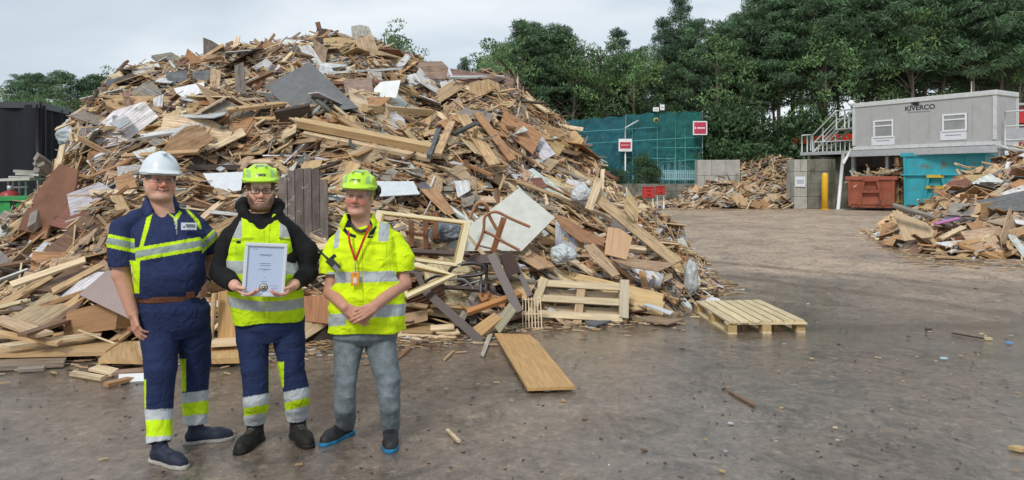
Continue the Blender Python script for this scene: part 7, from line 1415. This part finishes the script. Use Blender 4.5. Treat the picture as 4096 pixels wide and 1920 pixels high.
trousers(P, hips, [([hpL, J(636, 855, -.02), J(643, 925, -.05), J(645, 1000, -.05), A1], [.104, .100, .086, .080, .076]), ([hpR, J(727, 855, -.02), J(733, 920, -.04), J(745, 990, -.03), A2], [.104, .100, .086, .080, .076])], NAVT, J(670, 795)[2], painttr2, 14, amp=.006)
BOOT = (.018, .017, .015)
shoe(P, 'boot', P.G(597, 1146), P.G(597, 1146) - A1, .32, BOOT, (.012, .012, .011), (.10, .095, .085), ankle=A1[2], w=1.14, axis_top=A1 + [0, 0, .01]); shoe(P, 'boot', P.G(780, 1130), P.G(780, 1130) - A2, .32, BOOT, (.012, .012, .011), (.10, .095, .085), ankle=A2[2], w=1.14, axis_top=A2 + [0, 0, .01])
P2 = P
# framed certificate held by the middle man
wp = lambda p, PP=P2: PP.R @ np.asarray(p) + PP.O
cA, cB, cC, cE = [wp(J(*q, FY)) for q in ((612, 745), (719, 747), (720, 612), (612, 610))]
ctr = (cA + cB + cC + cE) / 4; exf = unit(cB - cA); eyf = unit(cE - cA); nf = unit(np.cross(exf, eyf)); eyf = np.cross(nf, exf); Rf = np.stack([exf, eyf, nf], 1); Wf, Hf = np.linalg.norm(cB - cA), np.linalg.norm(cE - cA)
root = empty('certificate_frame', ctr - np.array([0, 0, Hf / 2]), 'silver framed certificate with round seal held by the middle man', 'framed certificate')
fb = lambda nm, u, v, w_, h_, t_, z, col, m=PAINT, par=None, bv=0: MB().box(ctr + exf * u + eyf * v + nf * z, (w_, h_, t_), Rf, col).build(nm, m, par or root, bevel=bv)
fb('backing', 0, 0, Wf - .004, Hf - .004, .006, -.006, (.05, .05, .05)); b_ = .020; FRM = (.66, .70, .74)
for u, v, w_, h_ in ((0, Hf / 2 - b_ / 2, Wf, b_), (0, -Hf / 2 + b_ / 2, Wf, b_), (-Wf / 2 + b_ / 2, 0, b_, Hf - 2 * b_), (Wf / 2 - b_ / 2, 0, b_, Hf - 2 * b_)): fb('frame_side', u, v, w_, h_, .018, .004, FRM, SHELL, bv=.004)
paper = fb('document', 0, 0, Wf - 2 * b_ - .001, Hf - 2 * b_ - .001, .002, .001, (.50, .585, .76), mat('glazed_paper', (1, 1, 1), .25, .02, 4, 0, attr=True)); ink = (.22, .28, .42)
for u, v, w_, h_ in ((-.062, .122, .028, .0018), (0, .090, .075, .004), (.0, .084, .055, .0022), (-.002, .038, .062, .003), (.0, .026, .058, .003), (-.002, .004, .068, .0032), (0, -.004, .018, .002), (0, -.045, .008, .003), (0, -.070, .035, .002), (.055, -.095, .04, .0016), (.06, -.110, .035, .0016)): fb('lettering', u, v, w_, h_, .001, .0030, ink, par=paper)
MB().lathe([(.0245, 0), (.0245, .0012)], ctr - eyf * .105 + nf * .0025, nf, 28, (.10, .09, .07)).build('seal', PAINT, root); MB().lathe([(.0205, 0), (.0205, .0012)], ctr - eyf * .105 + nf * .0035, nf, 28, (.55, .52, .42)).build('seal', PAINT, root); MB().lathe([(.012, 0), (.012, .0012)], ctr - eyf * .105 + nf * .0045, nf, 20, (.12, .10, .07)).build('seal', PAINT, root); MB().lathe([(.0055, 0), (.0055, .0012)], ctr - eyf * .105 + nf * .0055, nf, 16, (.6, .58, .5)).build('seal', PAINT, root)
# =============================================================== right man
P = Person(922, 4.80, 'older man in lime helmet, bright yellow jacket and grey jeans with hands clasped'); J = P.J
cx = lambda a, b, dy, y=0: (lambda l, r: ((l[0] + r[0]) / 2, (r[0] - l[0]) / 2))(P.J(a, dy, y), P.J(b, dy, y))
hc = J(902, 494, -.10); T3 = headT(hc + np.array([.002, .09, .0]), -.24, .0, .05)
shL, elL = J(850, 612, .03), J(832, 735, -.02); shR, elR = J(990, 606, .03), J(1016, 712, -.02); hY = -.255
wL_ = J(866, 772, hY + .02); wR_ = J(944, 768, hY + .01)
arms = [([shL, elL, wL_], [.044, .045, .031]), ([shR, elR, wR_], [.046, .048, .033])]
hands = [((wL_, unit((.80, -.12, -.50)), unit((-.10, .98, -.05))), dict(curls=(.22, .26, .30, .36), thumb=-1, sc=1.04, tcurl=.25, tspread=.35)), ((wR_ + np.array([.0, -.022, .0]), unit((-.86, -.10, -.42)), unit((.05, .98, -.10))), dict(curls=(.30, .34, .38, .42), thumb=1, sc=1.04, tcurl=.25, tspread=.35))]
A1 = legend(P, 868, 1068, P.G(808, 1124)); A2 = legend(P, 983, 1078, P.G(982, 1141)); aL, aR = A1, A2; kL, kR = J(868, 955, -.02), J(977, 955, -.04); hpL, hpR = J(878, 830, 0), J(962, 830, 0)
fz0 = T3[1][2] - .15; zm = (wL_[2] + wR_[2]) / 2; fine = [(2, fz0, fz0 + .32, .0028), (2, zm - .15, zm + .05, .0038), (0, min(wL_[0], T3[1][0] - .1), max(wR_[0], T3[1][0] + .1), .0036), (1, T3[1][1] - .14, T3[1][1] - .03, .0028), (1, hY - .06, hY + .06, .004)]
V, Q = body(P, T3, dict(w=1.03, jaw=1.08, neck=.060, nose=1.2), arms, hands, .92, [[hpL * [.9, 1, 1], kL, aL], [hpR * [.9, 1, 1], kR, aR]], SK, hc, fine)
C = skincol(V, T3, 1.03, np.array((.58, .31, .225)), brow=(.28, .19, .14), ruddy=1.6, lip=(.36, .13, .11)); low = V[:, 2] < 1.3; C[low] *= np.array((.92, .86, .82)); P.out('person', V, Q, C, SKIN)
eyes(P, T3, 1.03); hairpiece(P, T3, 1.03, (.38, .33, .28), z0=-.02, th=.003)
h3, TH = helmet(P, T3, LIME, 1.0, 3, top=.170, z0=.050, marks=marks2, tiltf=.03)
ep = T3[0] @ np.array([.100, .012, .01]) + T3[1]; mb = MB(); mb.lathe([(.028, 0), (.036, .008), (.036, .022), (.02, .034)], ep + [.004, .03, .03], unit((1, .2, 0)), 18, (.012, .012, .012)); seg(P, 'ear_defender', mb)
mb = MB(); mb.tube([T3[0] @ np.array([.100, .0, .07]) + T3[1], T3[0] @ np.array([.118, .02, .05]) + T3[1], ep + [.03, .03, .03]], .006, (.02, .02, .02), 6); seg(P, 'ear_defender_arm', mb)
mb = MB(); mb.tube([T3[0] @ np.array([.092, -.01, .05]) + T3[1], T3[0] @ np.array([.086, -.015, -.01]) + T3[1], T3[0] @ np.array([.07, -.02, -.05]) + T3[1]], .004, (.42, .55, .06), 6); seg(P, 'chin_strap', mb)
rings = [rg(832, 830, 1020, .0, .150), rg(800, 828, 1020, -.01, .165), rg(750, 828, 1016, -.015, .168), rg(700, 828, 1008, -.01, .158), rg(650, 826, 1006, 0, .150), rg(618, 832, 1000, .005, .135), rg(592, 842, 990, .015, .105), rg(570, 866, 955, .02, .08)]
nk = T3[1] + np.array([0, .05, -.185]); HY = np.array((.68, .90, .010))
def paint3(V, C):
    C[:] = HY; dx, dy = P.prj(V); fr = V[:, 1] < .05; sil = np.array((.42, .46, .47)); ch = (dx > 822 + 0 * dx) & (dx < 1003 - (dy < 690) * 10)
    C[ch & (dy > 683 + (920 - dx) * -.05 * -1 * .4) & (dy < 710 + (dx - 920) * -.03)] = sil; f = dy - (772 - (dx - 900) * .07 + 14 * (dx < 870)); C[(f > 0) & (f < 30) & ch | ((f > 0) & (f < 30) & (dy > 740))] = sil
    C[fr & inpoly(dx, dy, [(843, 583), (856, 575), (852, 622), (838, 626)])] = sil; C[fr & inpoly(dx, dy, [(954, 557), (980, 562), (977, 607), (951, 607)])] = sil
    def dk(poly, c): C[fr & inpoly(dx, dy, poly)] = c
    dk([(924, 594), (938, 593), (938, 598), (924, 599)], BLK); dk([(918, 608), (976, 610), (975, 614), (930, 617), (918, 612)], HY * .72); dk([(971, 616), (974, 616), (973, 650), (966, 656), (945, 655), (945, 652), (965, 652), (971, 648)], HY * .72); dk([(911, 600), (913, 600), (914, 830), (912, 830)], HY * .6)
    dk([(862, 565), (878, 585), (896, 592), (896, 600), (872, 592), (856, 572)], np.array((.01, .014, .03))); dk([(930, 585), (946, 565), (948, 572), (940, 590), (925, 594)], np.array((.01, .014, .03)))
def vneck3(Fd): Fd.cone(nk + [0, 0, -.03], nk + [0, 0, .14], .062, .078, .004, mode='sub'); Fd.cone(nk + [0, -.06, -.06], nk + [0, -.08, .06], .012, .062, .004, mode='sub')
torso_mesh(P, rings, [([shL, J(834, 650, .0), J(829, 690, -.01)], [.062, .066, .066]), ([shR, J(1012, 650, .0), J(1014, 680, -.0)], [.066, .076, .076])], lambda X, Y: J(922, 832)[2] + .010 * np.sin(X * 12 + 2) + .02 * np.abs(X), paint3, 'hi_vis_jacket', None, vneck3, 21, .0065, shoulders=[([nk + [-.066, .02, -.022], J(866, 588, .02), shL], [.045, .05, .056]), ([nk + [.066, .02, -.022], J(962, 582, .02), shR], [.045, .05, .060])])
collar(P, nk, np.array((.012, .016, .04)), .62, .074, .112, .062, -.006, .085, 'collar_lining', spread=.12); collar(P, nk, HY * .95, .85, .082, .124, .066, .004, .085, 'collar', spread=.18)
mb = MB(); tk = [J(*q) for q in ((884, 566, -.075), (896, 578, -.098), (908, 582, -.105), (922, 578, -.10), (934, 566, -.08))]; mb.tube(tk, .011, (.09, .08, .07), 8); P.part(mb, 'neck_scarf', CLOTH)
def ribbon(pts, w, col):
    mb = MB()
    for a, b in zip(pts[:-1], pts[1:]): mb.bar(a, b + unit(b - a) * .002, w, .003, (0, -1, 0.02), col)
    return P.part(mb, 'lanyard', CLOTH)
RED = (.50, .045, .025); lp = J(894, 655, -.185)
ribbon([J(876, 580, -.135), J(880, 612, -.165), lp], .014, RED); ribbon([J(932, 566, -.12), J(916, 600, -.165), J(904, 630, -.18), lp], .015, RED); ribbon([lp, J(894, 684, -.195)], .008, (.35, .3, .25))
cb_ = J(893, 702, -.196); badge(P, 'id_badge', cb_, .052, .082, (.75, .30, .03), (0, -1, .05), rows=((0, -.008, .022, .034, (.75, .68, .6)), (0, .030, .014, .004, (.2, .1, .02))), th=.006, m=PAINT, bevel=.003)
hips = [(J(922, 815)[2], cx(838, 1004, 815)[0], 0, cx(838, 1004, 815)[1] - .008, .135), rg(845, 836, 1002, 0, .14), (J(920, 862)[2], cx(850, 985, 862)[0], .0, .13, .10)]
JE = np.array((.16, .19, .205))
def painttr3(V, C):
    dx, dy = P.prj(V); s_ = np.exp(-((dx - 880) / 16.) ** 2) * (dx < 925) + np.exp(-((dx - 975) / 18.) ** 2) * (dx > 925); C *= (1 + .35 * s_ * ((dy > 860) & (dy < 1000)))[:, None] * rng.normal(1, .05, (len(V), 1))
A1 = legend(P, 868, 1068, P.G(808, 1124)); A2 = legend(P, 983, 1078, P.G(982, 1141))
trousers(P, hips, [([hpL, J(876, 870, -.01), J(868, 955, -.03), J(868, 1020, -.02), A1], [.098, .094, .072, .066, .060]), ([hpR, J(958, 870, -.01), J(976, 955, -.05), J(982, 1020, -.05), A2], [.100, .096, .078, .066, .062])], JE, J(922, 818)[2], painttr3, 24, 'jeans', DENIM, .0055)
def lace3(V, u, v, C): k = (u > .32) & (u < .60) & (np.abs(v) < .020) & (V[:, 2] > .05) & (np.sin(u * 100) > .0); C[k] = (.012, .012, .014); k = (u > .28) & (u < .31) & (np.abs(v) < .04) & (V[:, 2] > .06); C[k] = (.4, .45, .5)
SH3 = (.028, .030, .033); BL = (.02, .20, .38)
shoe(P, 'shoe', P.G(808, 1124), P.G(808, 1124) - A1, .31, SH3, BL, lace3, ankle=.09, w=1.06, axis_top=A1 + [0, 0, -.01]); shoe(P, 'shoe', P.G(982, 1141), P.G(982, 1141) - A2, .31, SH3, BL, lace3, ankle=.09, w=1.08, axis_top=A2 + [0, 0, -.01])
# two-way radio clipped on the yellow jacket
wq = lambda p: P.R @ np.asarray(p) + P.O
ra, rb_ = wq(J(826, 652, -.165)), wq(J(852, 678, -.185)); root = empty('two_way_radio', (ra + rb_) / 2, 'black two-way radio clipped slantwise on the yellow jacket', 'radio'); dr_ = unit(rb_ - ra)
MB().bar(ra, rb_, .044, .030, wq((0, -1, 0)) - wq((0, 0, 0)), (.014, .015, .014)).build('case', PLASTIC, root, bevel=.005)
MB().tube([ra + dr_ * .01, ra - dr_ * .04 + [-.006, 0, .002], ra - dr_ * .098], [.008, .007, .005], (.012, .012, .012), 8).build('antenna', PLASTIC, root)
MB().bar(ra + [.022, -.004, .006], ra + [.045, -.004, .026], .022, .02, (0, -1, 0), (.02, .02, .02)).build('knob', PLASTIC, root, bevel=.003); MB().bar(ra + dr_ * .055 + [0, -.022, 0], ra + dr_ * .10 + [0, -.022, 0], .026, .004, (0, -1, 0), (.20, .21, .2)).build('label_plate', PLASTIC, root)
